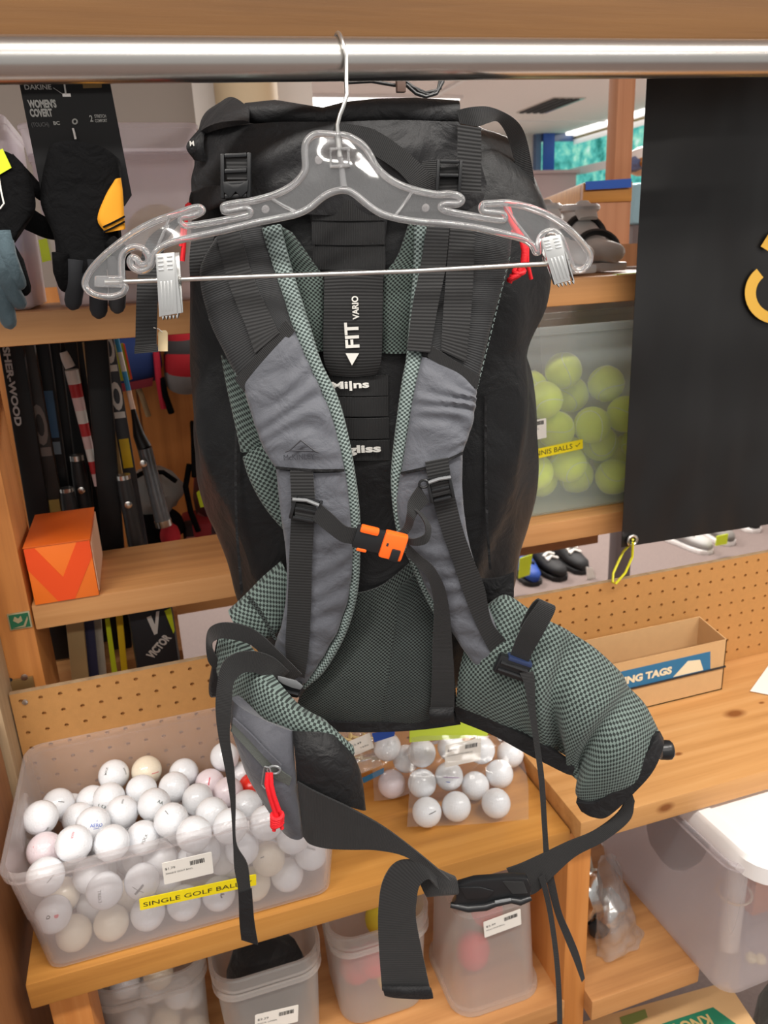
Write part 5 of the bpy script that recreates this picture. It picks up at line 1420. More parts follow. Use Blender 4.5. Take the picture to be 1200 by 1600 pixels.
# --- left load strap, loop and hanging end
strap('stabiliser_strap', [((472, 1054), (448, 1070)), ((436, 1018), (420, 1038)), ((398, 985), (392, 1008)), ((358, 973), (352, 998)), ((331, 978), (336, 1001)), ((322, 996), (330, 1008)), ((324, 1030), (336, 1022)), ((334, 1046), (346, 1036))], [.702, .688, .682, .686, .694, .704, .714, .72], M_webf, nv=44)
strap('stabiliser_tail', [((452, 1050), (432, 1068)), ((428, 1028), (414, 1058)), ((396, 1018), (392, 1050)), ((366, 1022), (377, 1054)), ((346, 1040), (366, 1066)), ((338, 1078), (363, 1084)), ((337, 1115), (361, 1118)), ((342, 1155), (359, 1155)), ((352, 1205), (366, 1204)), ((360, 1255), (368, 1254)), ((364, 1318), (369, 1317)), ((366, 1356), (386, 1350)), ((372, 1392), (391, 1386)), ((374, 1440), (396, 1440)), ((377, 1468), (402, 1476))],
      [.696, .678, .668, .660, .652, .648, .646, .645, .644, .643, .642, .642, .642, .642, .642], M_webf, nv=80)
strap('tail_hem', [((373, 1396), (393, 1390)), ((374, 1440), (397, 1440)), ((377, 1469), (403, 1477))], .6405, M_bind, .0022)
o_, ax, ay, az = fr(451, 1070, .690, -.28)
sb = obj('ladder_lock', MB().obox(o_ - ay * .003, ax, ay, az, .0135, .008, .004), M_plast, bp, bevel=.002)
obj('metal_plate', MB().prism([o_ + ax * x + ay * y + az * .004 for x, y in ((-.014, .0105), (-.004, .010), (.006, .0095), (.0145, .005), (.013, .0005), (.004, .001), (-.006, .003), (-.0125, .006))], az * .0022), M_plastg, sb, bevel=.0008)
obj('cross_bar', MB().tube([o_ - ax * .0125 - ay * .006 + az * .004, o_ + ax * .0125 - ay * .006 + az * .004], .0019, 8), M_plast, sb)
# --- right load strap
strap('stabiliser_strap', [((795, 1030), (822, 1046)), ((806, 1000), (832, 1020)), ((820, 972), (848, 992)), ((842, 940), (868, 952)), ((838, 936), (858, 944)), ((826, 950), (846, 952)), ((812, 978), (832, 978))], [.700, .690, .684, .686, .694, .706, .716], M_webf, nv=40)
o_, ax, ay, az = fr(800, 1042, .697, -.42)
sb = obj('ladder_lock', MB().obox(o_, ax, ay, az, .0175, .0105, .0045), M_plast, bp, bevel=.002)
obj('cross_bar', MB().tube([o_ - ax * .015 + ay * .003 + az * .005, o_ + ax * .015 + ay * .003 + az * .005], .0022, 8), M_plast, sb)
obj('cross_bar', MB().tube([o_ - ax * .015 - ay * .005 + az * .005, o_ + ax * .015 - ay * .005 + az * .005], .0022, 8), M_plast, sb)
obj('blue_edge', MB().obox(o_ + ay * .010 + ax * .004, ax, ay, az, .013, .0022, .0052), plain('blue black plastic', srgb(40, 52, 84), .3), sb, bevel=.001)
strap('stabiliser_tail', [((812, 1052), (834, 1050)), ((820, 1072), (836, 1070)), ((826, 1110), (837, 1108)), ((834, 1160), (843, 1158)), ((842, 1220), (851, 1220)), ((847, 1290), (855, 1288)), ((850, 1340), (859, 1338)), ((856, 1385), (868, 1382)), ((868, 1430), (878, 1426)), ((882, 1466), (893, 1461)), ((896, 1500), (906, 1494)), ((909, 1535), (914, 1529))], [.690, .688, .686, .684, .682, .680, .680, .680, .680, .680, .680, .680], M_webf, nv=60)
strap('hip_tail', [((842, 1372), (850, 1366)), ((850, 1400), (858, 1396)), ((858, 1440), (866, 1438)), ((866, 1500), (874, 1500)), ((870, 1560), (878, 1560)), ((871, 1615), (879, 1615))], [.672, .670, .668, .668, .668, .668], M_webf, nv=30)
# --- red zip cords on the flanks and the small hang tag
obj('side_zip_cord', MB().tube([P(296, 318, .765), P(290, 345, .76), P(287, 385, .758), P(285, 408, .758)], .0022, 8).tube([P(293, 320, .765), P(286, 350, .758), P(283, 385, .757)], .002, 8), M_redcord, bp)
m = MB().tube([P(791, 318, .758), P(797, 340, .752), P(806, 358, .748), P(816, 372, .745), P(820, 392, .744), P(818, 412, .744), P(812, 424, .744)], .0032, 10).tube([P(800, 360, .75), P(812, 372, .744), P(824, 388, .744), P(824, 410, .746), P(830, 436, .75)], .0018, 8)
for k in range(3):
    c = P(811 - 4 * k, 424 + 5 * k, .743)
    m.tube([c + PU * (.0048 * math.cos(j * PI / 6)) + PN * (.004 * math.sin(j * PI / 6)) + PZ * (.002 * math.sin(j * PI / 6 + k)) for j in range(12)], .0022, 8, closed=True)
m.tube([P(801, 432, .743), P(796, 442, .743)], .0024, 8)
obj('side_zip_cord', m, M_redcord, bp)
tg = thing('price_tag', 'small blank manila tag hanging beside the loose side webbing', 'tag', P(255, 550, .748))
q = [P(*p, .747) for p in ((247, 520), (250, 516), (259, 516), (262, 520), (262, 549), (247, 549))]
obj('card', MB().prism(q, PN * .0006), plain('manila card', srgb(222, 200, 158), .7), tg, smooth=False)
obj('string', MB().tube([P(254, 519, .7465), P(248, 514, .745), P(240, 512, .7415)], .0004, 5), M_paper, tg)

# ================================================================== clear hanger
def clear_plastic(name, gloss, rough=.04):
    m, nt, out = newmat(name)
    b = pbsdf(nt, None, (.98, .985, .99, 1), rough, 0, .5, None, Transmission_Weight=1.0, IOR=1.59)
    df = nt.nodes.new('ShaderNodeBsdfDiffuse'); df.inputs[0].default_value = (.92, .92, .93, 1)
    ms = nt.nodes.new('ShaderNodeMixShader'); ms.inputs[0].default_value = .13
    lk(nt, b, ms.inputs[1]); lk(nt, df.outputs[0], ms.inputs[2]); lk(nt, ms.outputs[0], out.inputs[0])
    return m
M_clear = clear_plastic('clear hanger rim', 1)
def thin_clear(name):
    m, nt, out = newmat(name)
    tr = nt.nodes.new('ShaderNodeBsdfTransparent'); tr.inputs[0].default_value = (.96, .96, .97, 1)
    gl = nt.nodes.new('ShaderNodeBsdfGlossy'); gl.inputs['Roughness'].default_value = .07
    nr = bumpn(nt, noise(nt, objco(nt), 12, 1), .7, .03); lk(nt, nr, gl.inputs['Normal'])
    fr_ = schlick(nt, .05, nr)
    ms = nt.nodes.new('ShaderNodeMixShader'); lk(nt, mathn(nt, 'MULTIPLY_ADD', fr_, 1.5, .05), ms.inputs[0]); df = nt.nodes.new('ShaderNodeBsdfDiffuse'); df.inputs[0].default_value = (.9, .9, .9, 1)
    m0 = nt.nodes.new('ShaderNodeMixShader'); m0.inputs[0].default_value = .04; lk(nt, tr.outputs[0], m0.inputs[1]); lk(nt, df.outputs[0], m0.inputs[2])
    lk(nt, m0.outputs[0], ms.inputs[1]); lk(nt, gl.outputs[0], ms.inputs[2]); lk(nt, ms.outputs[0], out.inputs[0])
    return m
M_web_c = thin_clear('clear hanger web')
HS = .703
hg = thing('clothes_hanger', 'clear plastic clothes hanger with metal clips carrying the backpack', 'hanger', P(530, 300, HS))
OUT = [(525, 211), (500, 209), (488, 212), (479, 221), (476, 235), (477, 262), (470, 277), (455, 291), (432, 303), (410, 310), (388, 315), (372, 317), (352, 321), (349, 326), (353, 331), (372, 328), (386, 326), (391, 331), (385, 337), (350, 344), (315, 350), (292, 353), (283, 348), (285, 340), (300, 338), (314, 332), (316, 327), (309, 324), (290, 329), (272, 336), (245, 345), (215, 360), (185, 381), (160, 402), (142, 422), (133, 440), (136, 452), (150, 461), (172, 464), (190, 459), (196, 449), (191, 440), (190, 405), (197, 392), (210, 386), (222, 388), (230, 397), (232, 407), (227, 413), (219, 412), (214, 405), (207, 402), (203, 408), (206, 417), (216, 423), (228, 422), (237, 413), (240, 400), (250, 388), (268, 379), (300, 371), (350, 360), (400, 348), (440, 340), (465, 334), (485, 324), (503, 309), (520, 300), (537, 297),
       (552, 302), (572, 318), (592, 332), (615, 340), (650, 346), (700, 350), (745, 356), (790, 366), (818, 374), (832, 384), (837, 394), (843, 392), (842, 378), (847, 367), (857, 362), (868, 363), (876, 371), (882, 386), (889, 404), (895, 419), (905, 423), (915, 418), (922, 405), (918, 391), (902, 371), (880, 351), (852, 334), (822, 323), (800, 318), (788, 317), (770, 318), (756, 319), (752, 325), (757, 331), (775, 333), (786, 335), (789, 341), (780, 344), (735, 337), (696, 329), (689, 322), (700, 319), (715, 319), (722, 313), (716, 306), (700, 303), (685, 304), (660, 300), (630, 291), (605, 277), (588, 260), (577, 240), (566, 226), (552, 217), (540, 212)]
def smooth_px(p, n=2):
    out = []
    N = len(p)
    for i in range(N):
        p0, p1, p2, p3 = [V((*p[(i + k) % N], 0)) for k in (-1, 0, 1, 2)]
        for s in range(n):
            t = s / n
            q = .5 * ((2 * p1) + (p2 - p0) * t + (2 * p0 - 5 * p1 + 4 * p2 - p3) * t * t + (3 * p1 - p0 - 3 * p2 + p3) * t ** 3); out.append((q.x, q.y))
    return out
OS = smooth_px(OUT, 4)
pl = MB().prism([P(x, y, HS - .0008) for x, y in OS], PN * .0016)
po = obj('web_plate', pl, M_web_c, hg, smooth=False)
bm = bmesh.new(); bm.from_mesh(po.data); bmesh.ops.triangulate(bm, faces=[f for f in bm.faces if len(f.verts) > 4]); bm.to_mesh(po.data); bm.free()
obj('rim', MB().tube([P(x, y, HS) for x, y in OS], .0029, 16, closed=True), M_clear, hg)
for pts in ([(425, 311), (444, 322), (466, 333)], [(266, 339), (255, 365), (243, 393)], [(615, 340), (632, 318), (645, 298)], [(790, 322), (806, 347), (830, 378)]):
    obj('rib', MB().tube([P(x, y, HS - .001) for x, y in pts], .0013, 8), M_clear, hg)
for px, py in ((498, 250), (563, 249), (415, 327), (665, 325)):
    o_, ax, ay, az = fr(px, py, HS - .0008); rot = Matrix((ax, ay, az)).transposed()
    obj('moulding_mark', MB().lathe([(.0033, 0), (.0033, .0008), (.0026, .0011)], o_, 16, rot), M_frost, hg)
obj('socket_frame', MB().tube([P(x, y, HS - .002) for x, y in ((516, 233), (544, 232), (545, 259), (517, 260))], .0016, 8, closed=True), M_clear, hg)
obj('socket', MB().tube([P(528, 212, HS), P(530, 235, HS), P(534, 262, HS), P(537, 292, HS)], [.0032, .0026, .0024, .003], 10), M_clear, hg)
o_ = P(528, 93, 1)
rodc = lambda x: A + (B - A) * ((x - A.x) / (B.x - A.x))
hx = W(527, 93, .7).x; rc_ = rodc(hx); hook = []
for k in range(15):
    a = math.radians(215 - 195 * k / 14)
    # over the rail, from behind to the viewer's side
    yy = PN * (-math.cos(math.pi - a) * .0185) ; hook.append(rc_ + PN * (math.cos(a - PI) * -.0 + .0) + PN * (-.0185 * -math.cos(a)) * -1 * 0 + PN * (.0185 * math.cos(a - 0)) * -1 * -1 * 0 + V((0, 0, 0)))
hook = []
for k in range(17):
    a = math.radians(-30 + 215 * k / 16)      # 0 = far side, 90 = top, 180 = viewer's side
    hook.append(rc_ + PN * (.0184 * math.cos(a)) + PZ * (.0184 * math.sin(a)) + PU * (-.008 + .016 * k / 16))
hook += [P(541, 128, .708), P(542, 148, .704), P(537, 165, .703), P(531, 180, .703), P(527, 195, .703), P(528, 215, .703), P(531, 245, .703)]
obj('hook', MB().tube(hook, .0018, 10), M_zinc, hg)
obj('clip_bar', MB().tube([P(165, 441, HS), P(400, 432, HS - .002), P(640, 424, HS - .002), P(890, 410, HS)], .0021, 12), M_zinc, hg)
for nm, q in (('bar_end', [(146, 431), (192, 431), (192, 450), (146, 449)]),):
    obj(nm, MB().prism([P(x, y, HS - .004) for x, y in q], PN * .008), M_clear, hg, bevel=.002)
M_clip = plain('bright zinc sheet', (.82, .83, .82, 1), .32, 1.0)
def clip(pts, S, name, side):
    """sprung sheet metal clip: front and back plates, ridges, spring"""
    tl, tr, br, bl = [P(x, y, S) for x, y in pts]
    c = obj(name, MB().prism([tl, tr, br, bl], PN * .0014), M_clip, hg, bevel=.0006)
    bk = PN * .013
    obj('back_plate', MB().prism([tl + PN * .016, tr + PN * .016, br + PN * .005, bl + PN * .005], PN * .0014), M_clip, c, bevel=.0005)
    ax = (tr - tl).normalized(); dn = (bl - tl).normalized(); w = (tr - tl).length; h = (bl - tl).length
    for sx in (0, 1):
        e = tl + ax * (w * sx); obj('side_flange', MB().prism([e, e + dn * h, e + dn * h + PN * .0055, e + dn * (h * .45) + PN * .007, e + dn * (h * .40) + PN * .002], ax * (.0008 if sx == 0 else -.0008)), M_clip, c, smooth=False)
    m = MB()
    for r in range(4):
        for q in (.24, .72):
            o = tl + ax * (w * q) + dn * (h * (.06 + .065 * r)); m.obox(o, ax, dn, PN, w * .14, h * .014, .0009)
    for q in (.2, .38, .56, .74): 
        o = tl + ax * (w * q) + dn * (h * .68); m.obox(o, ax, dn, PN, .0007, h * .24, .0007)
    obj('ridge', m, M_clip, c, bevel=.0003)
    m = MB()
    for q in range(5):
        o = bl + ax * (w * (.12 + .19 * q)); m.prism([o, o + ax * (w * .12), o + ax * (w * .06) + dn * .003], PN * .004)
    obj('teeth', m, M_clip, c, smooth=False)
    mid = tl + dn * (h * .45) + PN * .008
    obj('spring', MB().tube([mid + ax * (w * (-.12 + 1.24 * k / 40)) + (dn * math.cos(k * 1.1) + PN * math.sin(k * 1.1)) * .0034 for k in range(41)], .0006, 5), M_zinc, c)
    return c
clip(((243, 397), (273, 394), (284, 489), (249, 495)), .694, 'clip', 0)
clip(((845, 373), (876, 366), (892, 438), (867, 445)), .695, 'clip', 1)
# ================================================================== banner
Yb = 1.0325
q = [W(1010, 110, Yb), W(970, 853, Yb)]
zt, zbm = 1.80, W(970, 855, Yb).z; zbr = W(1200, 828, Yb).z
xl0, xl1 = W(1010, 118, Yb).x, W(970, 855, Yb).x
bn = thing('banner', 'black vinyl banner with a gold letter hanging over the pegboard', 'banner', (1.15, Yb, zbm))
R_ = []
for k in range(7):
    t = k / 6; z = zt + (zbm - zt) * t; x0 = xl0 + (xl1 - xl0) * t
    R_.append([V((x0 + (1.60 - x0) * j / 8, Yb - .012 * math.sin(j * 1.1) * (1 - t) - .0015, z + (0 if k < 6 else (zbr - zbm) * ((1.60 - x0) * j / 8) / .30 * .3))) for j in range(9)])
def banner_mat():
    m, nt, out = newmat('black vinyl')
    oc = objco(nt, (1, 1, 1), False)
    pbsdf(nt, out, srgb(16, 15, 15), .4, 0, .5, bumpn(nt, noise(nt, objco(nt, (1.6, 1, .7), False), 2.6, 2), .8, .08)); return m
obj('sheet', MB().patch(R_, 40, 40, .0008, 0, toward=V((0, -1, 0))), banner_mat(), bn, angle=80)
gc = MB(); cx, cy = 1212, 458
ring = []
def arc(r0, a0, a1, n):
    return [W(cx + r0 * math.cos(math.radians(a0 + (a1 - a0) * k / n)), cy - r0 * 1.0 * math.sin(math.radians(a0 + (a1 - a0) * k / n)), Yb - .013) for k in range(n + 1)]
o1, i1 = arc(48, 128, 330, 22), arc(31, 128, 330, 22)
for k in range(22): gc.prism([o1[k], o1[k + 1], i1[k + 1], i1[k]], (0, .0006, 0))
gc.prism([W(*p, Yb - .013) for p in ((1189, 385), (1200, 367), (1235, 350), (1240, 366), (1200, 392))], (0, .0006, 0))
obj('gold_letter', gc, M_gold, bn, smooth=False)
g = W(989, 845, Yb - .006)
gm_ = Matrix(((1, 0, 0), (0, 0, -1), (0, 1, 0)))
obj('grommet', MB().tube([V((g.x + .0085 * math.cos(k * PI / 10), Yb - .004, g.z + .0085 * math.sin(k * PI / 10))) for k in range(20)], .0028, 8, closed=True), M_steel, bn)
cd = MB().tube([W(989, 848, Yb - .012), W(988, 870, 1.026), W(977, 895, 1.022), W(962, 912, 1.020), W(957, 910, 1.026), W(958, 896, 1.034), W(966, 878, 1.042), W(974, 862, 1.048), W(985, 850, Yb + .010), W(989, 843, Yb - .004)], .0022, 8)
tag(obj('bungee_cord', cd, plain('yellow cord', srgb(214, 208, 34), .5)), 'yellow bungee cord looped through the banner grommet', 'cord')
tag(obj('hanging_cable', MB().tube([W(530, 122, .79), W(545, 129, .79), W(580, 127, .79), W(615, 133, .79), W(640, 134, .79), W(665, 145, .79), W(684, 141, .79), W(688, 124, .79), W(686, 110, .795)], .0016, 8)
    .tube([W(600, 118, .795), W(635, 128, .79), W(655, 143, .79), W(672, 149, .79), W(688, 138, .79), W(690, 118, .795)], .0016, 8)
    .tube([W(634, 132, .79), W(650, 146, .79), W(665, 151, .79), W(682, 146, .79), W(692, 128, .79), W(692, 108, .795)], .0018, 8), M_black), 'black cable coil dangling under the header beam', 'cable')
tag(obj('cable_clip', MB().obox(W(626, 132, .787), AXX, AXZ, AXY, .0045, .007, .003), plain('brown clip', srgb(88, 66, 56), .6), bevel=.001), 'brown clip gripping the dangling cable', 'clip')

# ================================================================== gloves
M_glove = nylon('black knit', (.006, .006, .0065, 1), .8, .4, 60, .0, spec=.06)
M_gcard = plain('black printed card', srgb(16, 16, 18), .5, spec=.25)
M_teal = nylon('slate teal cloth', srgb(76, 94, 102), .7, .4, 50)
M_cardtxt = plain('grey card print', srgb(176, 176, 172), .6)
Yg = .885
gp_ = thing('glove_pack', 'pair of black and gold gloves hanging on a lettered black card', 'gloves', W(140, 490, Yg))
cardq = [(30, 130), (172, 129), (206, 305), (195, 322), (70, 330)]
obj('backing_card', MB().prism([W(*p, Yg) for p in cardq], (0, .0008, 0)), M_gcard, gp_, smooth=False)
ax_ = (W(172, 129, Yg) - W(30, 130, Yg)).normalized(); sl_ = (W(75, 320, Yg) - W(30, 130, Yg)).normalized(); ay_ = -sl_
def ctext(s, px, py, h, x1, bold=.02, mat=None):
    o_ = W(px, py, Yg - .0006); obj('lettering', text_mb(s, o_, ax_, ay_, h, width=(W(x1, py, Yg) - W(px, py, Yg)).length, bold=bold, depth=0), mat or M_cardtxt, gp_, smooth=False, recalc=False)
ctext('DAKINE', 39, 140, .0042, 81)
ctext("WOMEN'S", 45, 168, .0062, 89, .05)
ctext('COVERT', 48, 182, .0062, 83, .05)
ctext('(TOUCH)', 50, 198, .0036, 77, 0, M_greyink)
ctext('BC', 84, 195, .003, 94, .03)
ctext('STRETCH', 148, 184, .0027, 166, .02)
ctext('COMFORT', 149, 191, .0027, 168, .02)
ctext('2', 141, 190, .0055, 146, .02)
obj('round_mark', MB().tube([W(117 + 3.6 * math.cos(k * PI / 6), 190 + 3.6 * math.sin(k * PI / 6), Yg - .001) for k in range(12)], .0008, 6, closed=True), M_cardtxt, gp_)
obj('hang_slot', MB().prism([W(*p, Yg - .0005) for p in ((97, 146), (110, 146), (111, 151), (98, 151))], (0, .0003, 0)), M_white, gp_, smooth=False)
obj('gold_mark', MB().prism([W(*p, Yg - .0005) for p in ((129, 131), (159, 130), (159, 137), (130, 138))], (0, .0003, 0)), plain('dull gold print', srgb(120, 92, 40), .5), gp_, smooth=False)
obj('line_mark', MB().tube([W(83, 137, Yg - .001), W(98, 147, Yg - .001)], .0003, 5), M_cardtxt, gp_)
obj('plastic_tie', MB().tube([W(114, 201, Yg - .002), W(116, 208, Yg - .004), W(118, 218, Yg - .006)], .0011, 6), M_white, gp_)
obj('card_loop', MB().tube([W(103, 148, Yg), W(100, 128, Yg), (W(100, 128, Yg).x, .855, 1.742), (W(100, 128, Yg).x, .8425, 1.752)], .0009, 6), M_zinc, gp_)
def glove(prs, S, fingers, mat, name_, parent, th=.012, puff=.010):
    R = [[W(p[0], p[1], S) for p in pr] for pr in prs]
    obj(name_, MB().patch(R, 14, 24, th, puff, toward=V((0, -1, 0))), mat, parent, angle=80)
    for f in fingers:
        pts = [W(x, y, S + dy) for x, y, dy, r in f[0]]; rr = [r for x, y, dy, r in f[0]]
        # rounded finger tip
        d = (pts[-1] - pts[-2]).normalized(); L = rr[-1]
        pts += [pts[-1] + d * L * .6, pts[-1] + d * L * .95]; rr += [L * .75, L * .25]
        obj('finger', MB().tube(pts, rr, 14), f[1] or mat, parent, angle=80)
Sg = .868
glove([[(78, 225), (115, 222), (160, 232), (188, 250)], [(66, 275), (115, 270), (160, 275), (190, 285)], [(64, 320), (110, 330), (150, 335), (186, 330)], [(84, 370), (115, 380), (150, 380), (190, 372)], [(88, 415), (115, 425), (150, 425), (188, 415)]], Sg,
      [([(95, 395, -.006, .0085), (97, 425, -.004, .0085), (103, 446, 0, .0075)], None), ([(118, 405, -.005, .009), (118, 445, -.003, .0088), (114, 472, 0, .0085)], plain('grey fingertip cloth', srgb(36, 38, 42), .8)),
       ([(150, 405, -.006, .0095), (154, 450, -.003, .0092), (154, 485, 0, .0088)], MATS['grey fingertip cloth']), ([(180, 400, -.004, .0088), (184, 445, -.002, .0088), (183, 478, 0, .0082)], plain('dark grey fingertip cloth', srgb(58, 58, 60), .8)), ([(172, 378, -.01, .0075), (188, 392, -.014, .008), (200, 412, -.012, .0075)], None)], M_glove, 'glove_body', gp_)
gpz = obj('gold_panel', MB().patch([[W(*p, Sg - .0118) for p in r] for r in ([(180, 280), (189, 278)], [(165, 305), (192, 300)], [(152, 342), (194, 335)], [(165, 364), (196, 358)])], 8, 12, .001, .003, toward=V((0, -1, 0))), M_ygold, gp_, angle=80)
for dy in (0, 8):
    obj('stripe', MB().tube([W(161, 358 + dy - 3, Sg - .0150), W(178, 350 + dy - 3, Sg - .0165), W(195, 341 + dy - 3, Sg - .0148)], .0009, 6), M_glove, gpz)
g2 = thing('glove_pack', 'black gloves with slate teal fingers and a neon price tag by the timber post', 'gloves', W(20, 500, .87))
S2 = .862
glove([[(-40, 240), (0, 236), (30, 250), (48, 280)], [(-45, 290), (0, 290), (34, 290), (52, 300)], [(-45, 330), (0, 340), (28, 350), (52, 330)], [(-40, 370), (-10, 380), (14, 385), (30, 366)]], S2,
      [([(4, 360, -.006, .0085), (12, 400, -.006, .0085), (24, 430, -.004, .008), (30, 442, -.002, .007)], M_teal), ([(-4, 390, -.004, .009), (8, 430, -.004, .009), (22, 462, -.002, .0085), (30, 472, 0, .0075)], M_teal), ([(-14, 410, 0, .009), (-2, 450, 0, .009), (10, 490, 0, .0088), (14, 503, .002, .0075)], M_teal), ([(0, 370, .004, .0085), (24, 410, .006, .0085), (36, 450, .008, .008)], None)], M_glove, 'glove_body', g2)
obj('cuff_strap', MB().patch([[W(*p, S2 + .042) for p in r] for r in ([(20, 240), (10, 262)], [(48, 270), (40, 290)], [(68, 290), (60, 312)], [(95, 296), (90, 318)])], 6, 20, .006, .003, toward=V((0, -1, 0))), M_glove, g2, angle=80)
obj('cuff_strap', MB().patch([[W(*p, S2 + .042) for p in r] for r in ([(20, 300), (8, 345)], [(50, 325), (42, 360)], [(78, 342), (70, 372)], [(98, 345), (94, 376)])], 6, 20, .006, .003, toward=V((0, -1, 0))), M_glove, g2, angle=80)
obj('price_tag', MB().prism([W(*p, S2 - .012) for p in ((-12, 240), (4, 232), (18, 262), (-6, 276))], (0, .0006, 0)), M_neon, g2, smooth=False)
obj('elastic_loop', MB().tube([W(-2, 276, S2 - .012), W(2, 300, S2 - .013), W(6, 318, S2 - .013), W(0, 326, S2 - .012)], .0008, 6), M_paper, g2)
obj('hanging_loop', MB().tube([W(-10, 240, S2), (W(-10, 240, S2).x - .005, .85, 1.742), (W(-10, 240, S2).x - .005, .8425, 1.75)], .0009, 6), M_zinc, g2)

# ================================================================== bins on the upper shelf
ub = thing('storage_bin', 'frosted lidded bin of yellow toys on the upper shelf behind the gloves', 'bin', (.01, 1.20, 1.506))
obj('bin_body', open_tub((.005, 1.215), .19, .2, 1.506, .20, .215, 1.69, .0022, .004, .01, .015), M_frost5, ub)
obj('lid', open_tub((.005, 1.215), .205, .222, 1.684, .212, .228, 1.722, .0022, .004, .006, .015), M_frost5, ub)
ub2 = thing('storage_bin', 'clear open bin of boxed games on the upper shelf by the post', 'bin', (-.2, 1.20, 1.506))
obj('bin_body', open_tub((-.222, 1.215), .2, .2, 1.506, .212, .215, 1.733, .0022, .004, .01, .015), M_frost5, ub2)
tag(obj('yellow_ball', lump((.048, 1.165, 1.590), .042, .042, .042, 2, .02), plain('yellow toy plastic', srgb(240, 212, 110), .5)), 'yellow ball in the frosted bin on the upper shelf', 'ball')
tag(obj('yellow_cloth', lump((.0, 1.205, 1.530), .075, .05, .022, 4, .2, fl=1.509), plain('mustard cloth', srgb(222, 178, 70), .8)), 'mustard cloth on the bottom of the frosted bin', 'cloth')
q = [W(*p, 1.135) for p in ((60, 375), (84, 370), (86, 405), (66, 410))]
tag(obj('yellow_card', MB().prism(q, (0, .002, 0)), M_neon, smooth=False), 'pale yellow price card inside the frosted bin', 'card')
# games / books leaning in the open bin
gb = thing('game_box', 'orange and white game box standing in the clear open bin', 'box', (-.135, 1.19, 1.509))
obj('box', MB().box(-.148, -.128, 1.13, 1.27, 1.509, 1.62), plain('white card', srgb(232, 222, 210), .6), gb, bevel=.001)
obj('orange_band', MB().box(-.1485, -.1275, 1.1285, 1.272, 1.53, 1.575), M_redor, gb, smooth=False)
obj('blue_band', MB().box(-.1485, -.1275, 1.1285, 1.272, 1.578, 1.615), M_blue, gb, smooth=False)
for k, (x, h, mname) in enumerate(((-.172, .10, srgb(150, 120, 100)), (-.20, .12, srgb(190, 170, 150)), (-.235, .11, srgb(210, 190, 150)))):
    tag(obj('game_box', MB().box(x - .011, x + .011, 1.14, 1.27, 1.509, 1.509 + h), plain('dull game card %d' % k, mname, .7), bevel=.001), ['brown game box in the clear open bin next to the orange one', 'beige game box in the middle of the clear open bin', 'sand coloured game box at the post end of the clear bin'][k], 'box')

# ================================================================== sports sticks behind the middle shelf
def cyl_seg(pts, r, n=12): return MB().tube(pts, r, n)
def shaft(name, label, cat, p0, p1, Y0, Y1, w, t, mat, group=None, bottom=0.0, deco=None):
    """flat shaft through two seen points, carried on down to the floor"""
    a, b = W(*p0, Y0), W(*p1, Y1); d = b - a; e = a + d * ((a.z - .905) / (a.z - b.z))
    up = a - d * min(.06, (1.462 - a.z) / -d.z)
    T = thing(name, label, cat, e, group)
    ax = V((1, 0, 0)) - d.normalized() * d.normalized().x; ax.normalize(); ay = d.normalized().cross(ax)
    m = MB(); c = [up + ax * (i * w / 2) + ay * (j * t / 2) for j in (-1, 1) for i in (-1, 1)] + [e + ax * (i * w / 2) + ay * (j * t / 2) for j in (-1, 1) for i in (-1, 1)]
    m.hexa(c); obj('shaft', m, mat, T, bevel=min(t, w) * .2)
    if deco:
        fw = -ay if (-ay).dot(EYE - a) > 0 else ay
        for kind, t0, t1, mt, arg in deco:
            o0 = a + d * t0 + fw * (t / 2 + .0006); o1 = a + d * t1 + fw * (t / 2 + .0006)
            if kind == 'band':
                m = MB().prism([o0 - ax * (w * .36), o0 + ax * (w * .36), o1 + ax * (w * .36), o1 - ax * (w * .36)], -fw * .0004); obj('colour_band', m, mt, T, smooth=False)
            else:
                dn = d.normalized(); obj('lettering', text_mb(arg, o0 + (ax if ax.dot(V((1, 0, 0))) < 0 else -ax) * (w * .33), dn, -dn.cross(fw).normalized() * -1 if 0 else fw.cross(dn), w * (.72 if arg[0] == 'O' else .26), width=(o1 - o0).length, bold=.04, depth=.0004), mt, T, smooth=False, recalc=False)
    return T
M_sblack = plain('black composite', srgb(9, 9, 10), .45, spec=.3)
M_sdark = plain('dark brown composite', srgb(40, 33, 28), .5, var=.2, vs=15)
M_swhite = plain('white print', srgb(230, 228, 222), .5)
M_sgold = plain('dull gold print band', srgb(150, 120, 60), .5)
M_sblue = plain('steel blue print', srgb(46, 86, 120), .5)
M_sred = plain('red print', srgb(196, 48, 52), .5)
M_swood = plain('pale stick wood', srgb(196, 168, 118), .6, var=.12, vs=25)
M_syel = plain('yellow print', srgb(240, 196, 20), .5)
shaft('hockey_stick', 'black hockey stick with small pale lettering nearest the timber post', 'hockey stick', (18, 540), (70, 860), 1.30, 1.32, .034, .018, M_sblack, None, 0, [('text', .0, .36, plain('grey print', srgb(170, 170, 168), .5), 'SHER-WOOD')])
shaft('hockey_stick', 'dark brown hockey stick with faded grey ovals', 'hockey stick', (42, 545), (98, 860), 1.34, 1.36, .026, .018, M_sdark, None, 0, [('text', .25, .5, plain('faded grey print', srgb(120, 110, 104), .5), 'OI'), ('band', .72, 1.1, M_sgold, None)])
shaft('hockey_stick', 'black hockey stick with steel blue flashes', 'hockey stick', (62, 540), (108, 860), 1.38, 1.40, .030, .018, M_sblack, None, 0, [('band', .2, .42, M_sblue, None), ('band', .44, .5, plain('grey blue print', srgb(110, 124, 134), .5), None)])
shaft('hockey_stick', 'plain black hockey stick between the blue flashed and the red wrapped sticks', 'hockey stick', (82, 540), (122, 860), 1.425, 1.445, .026, .018, M_sblack)
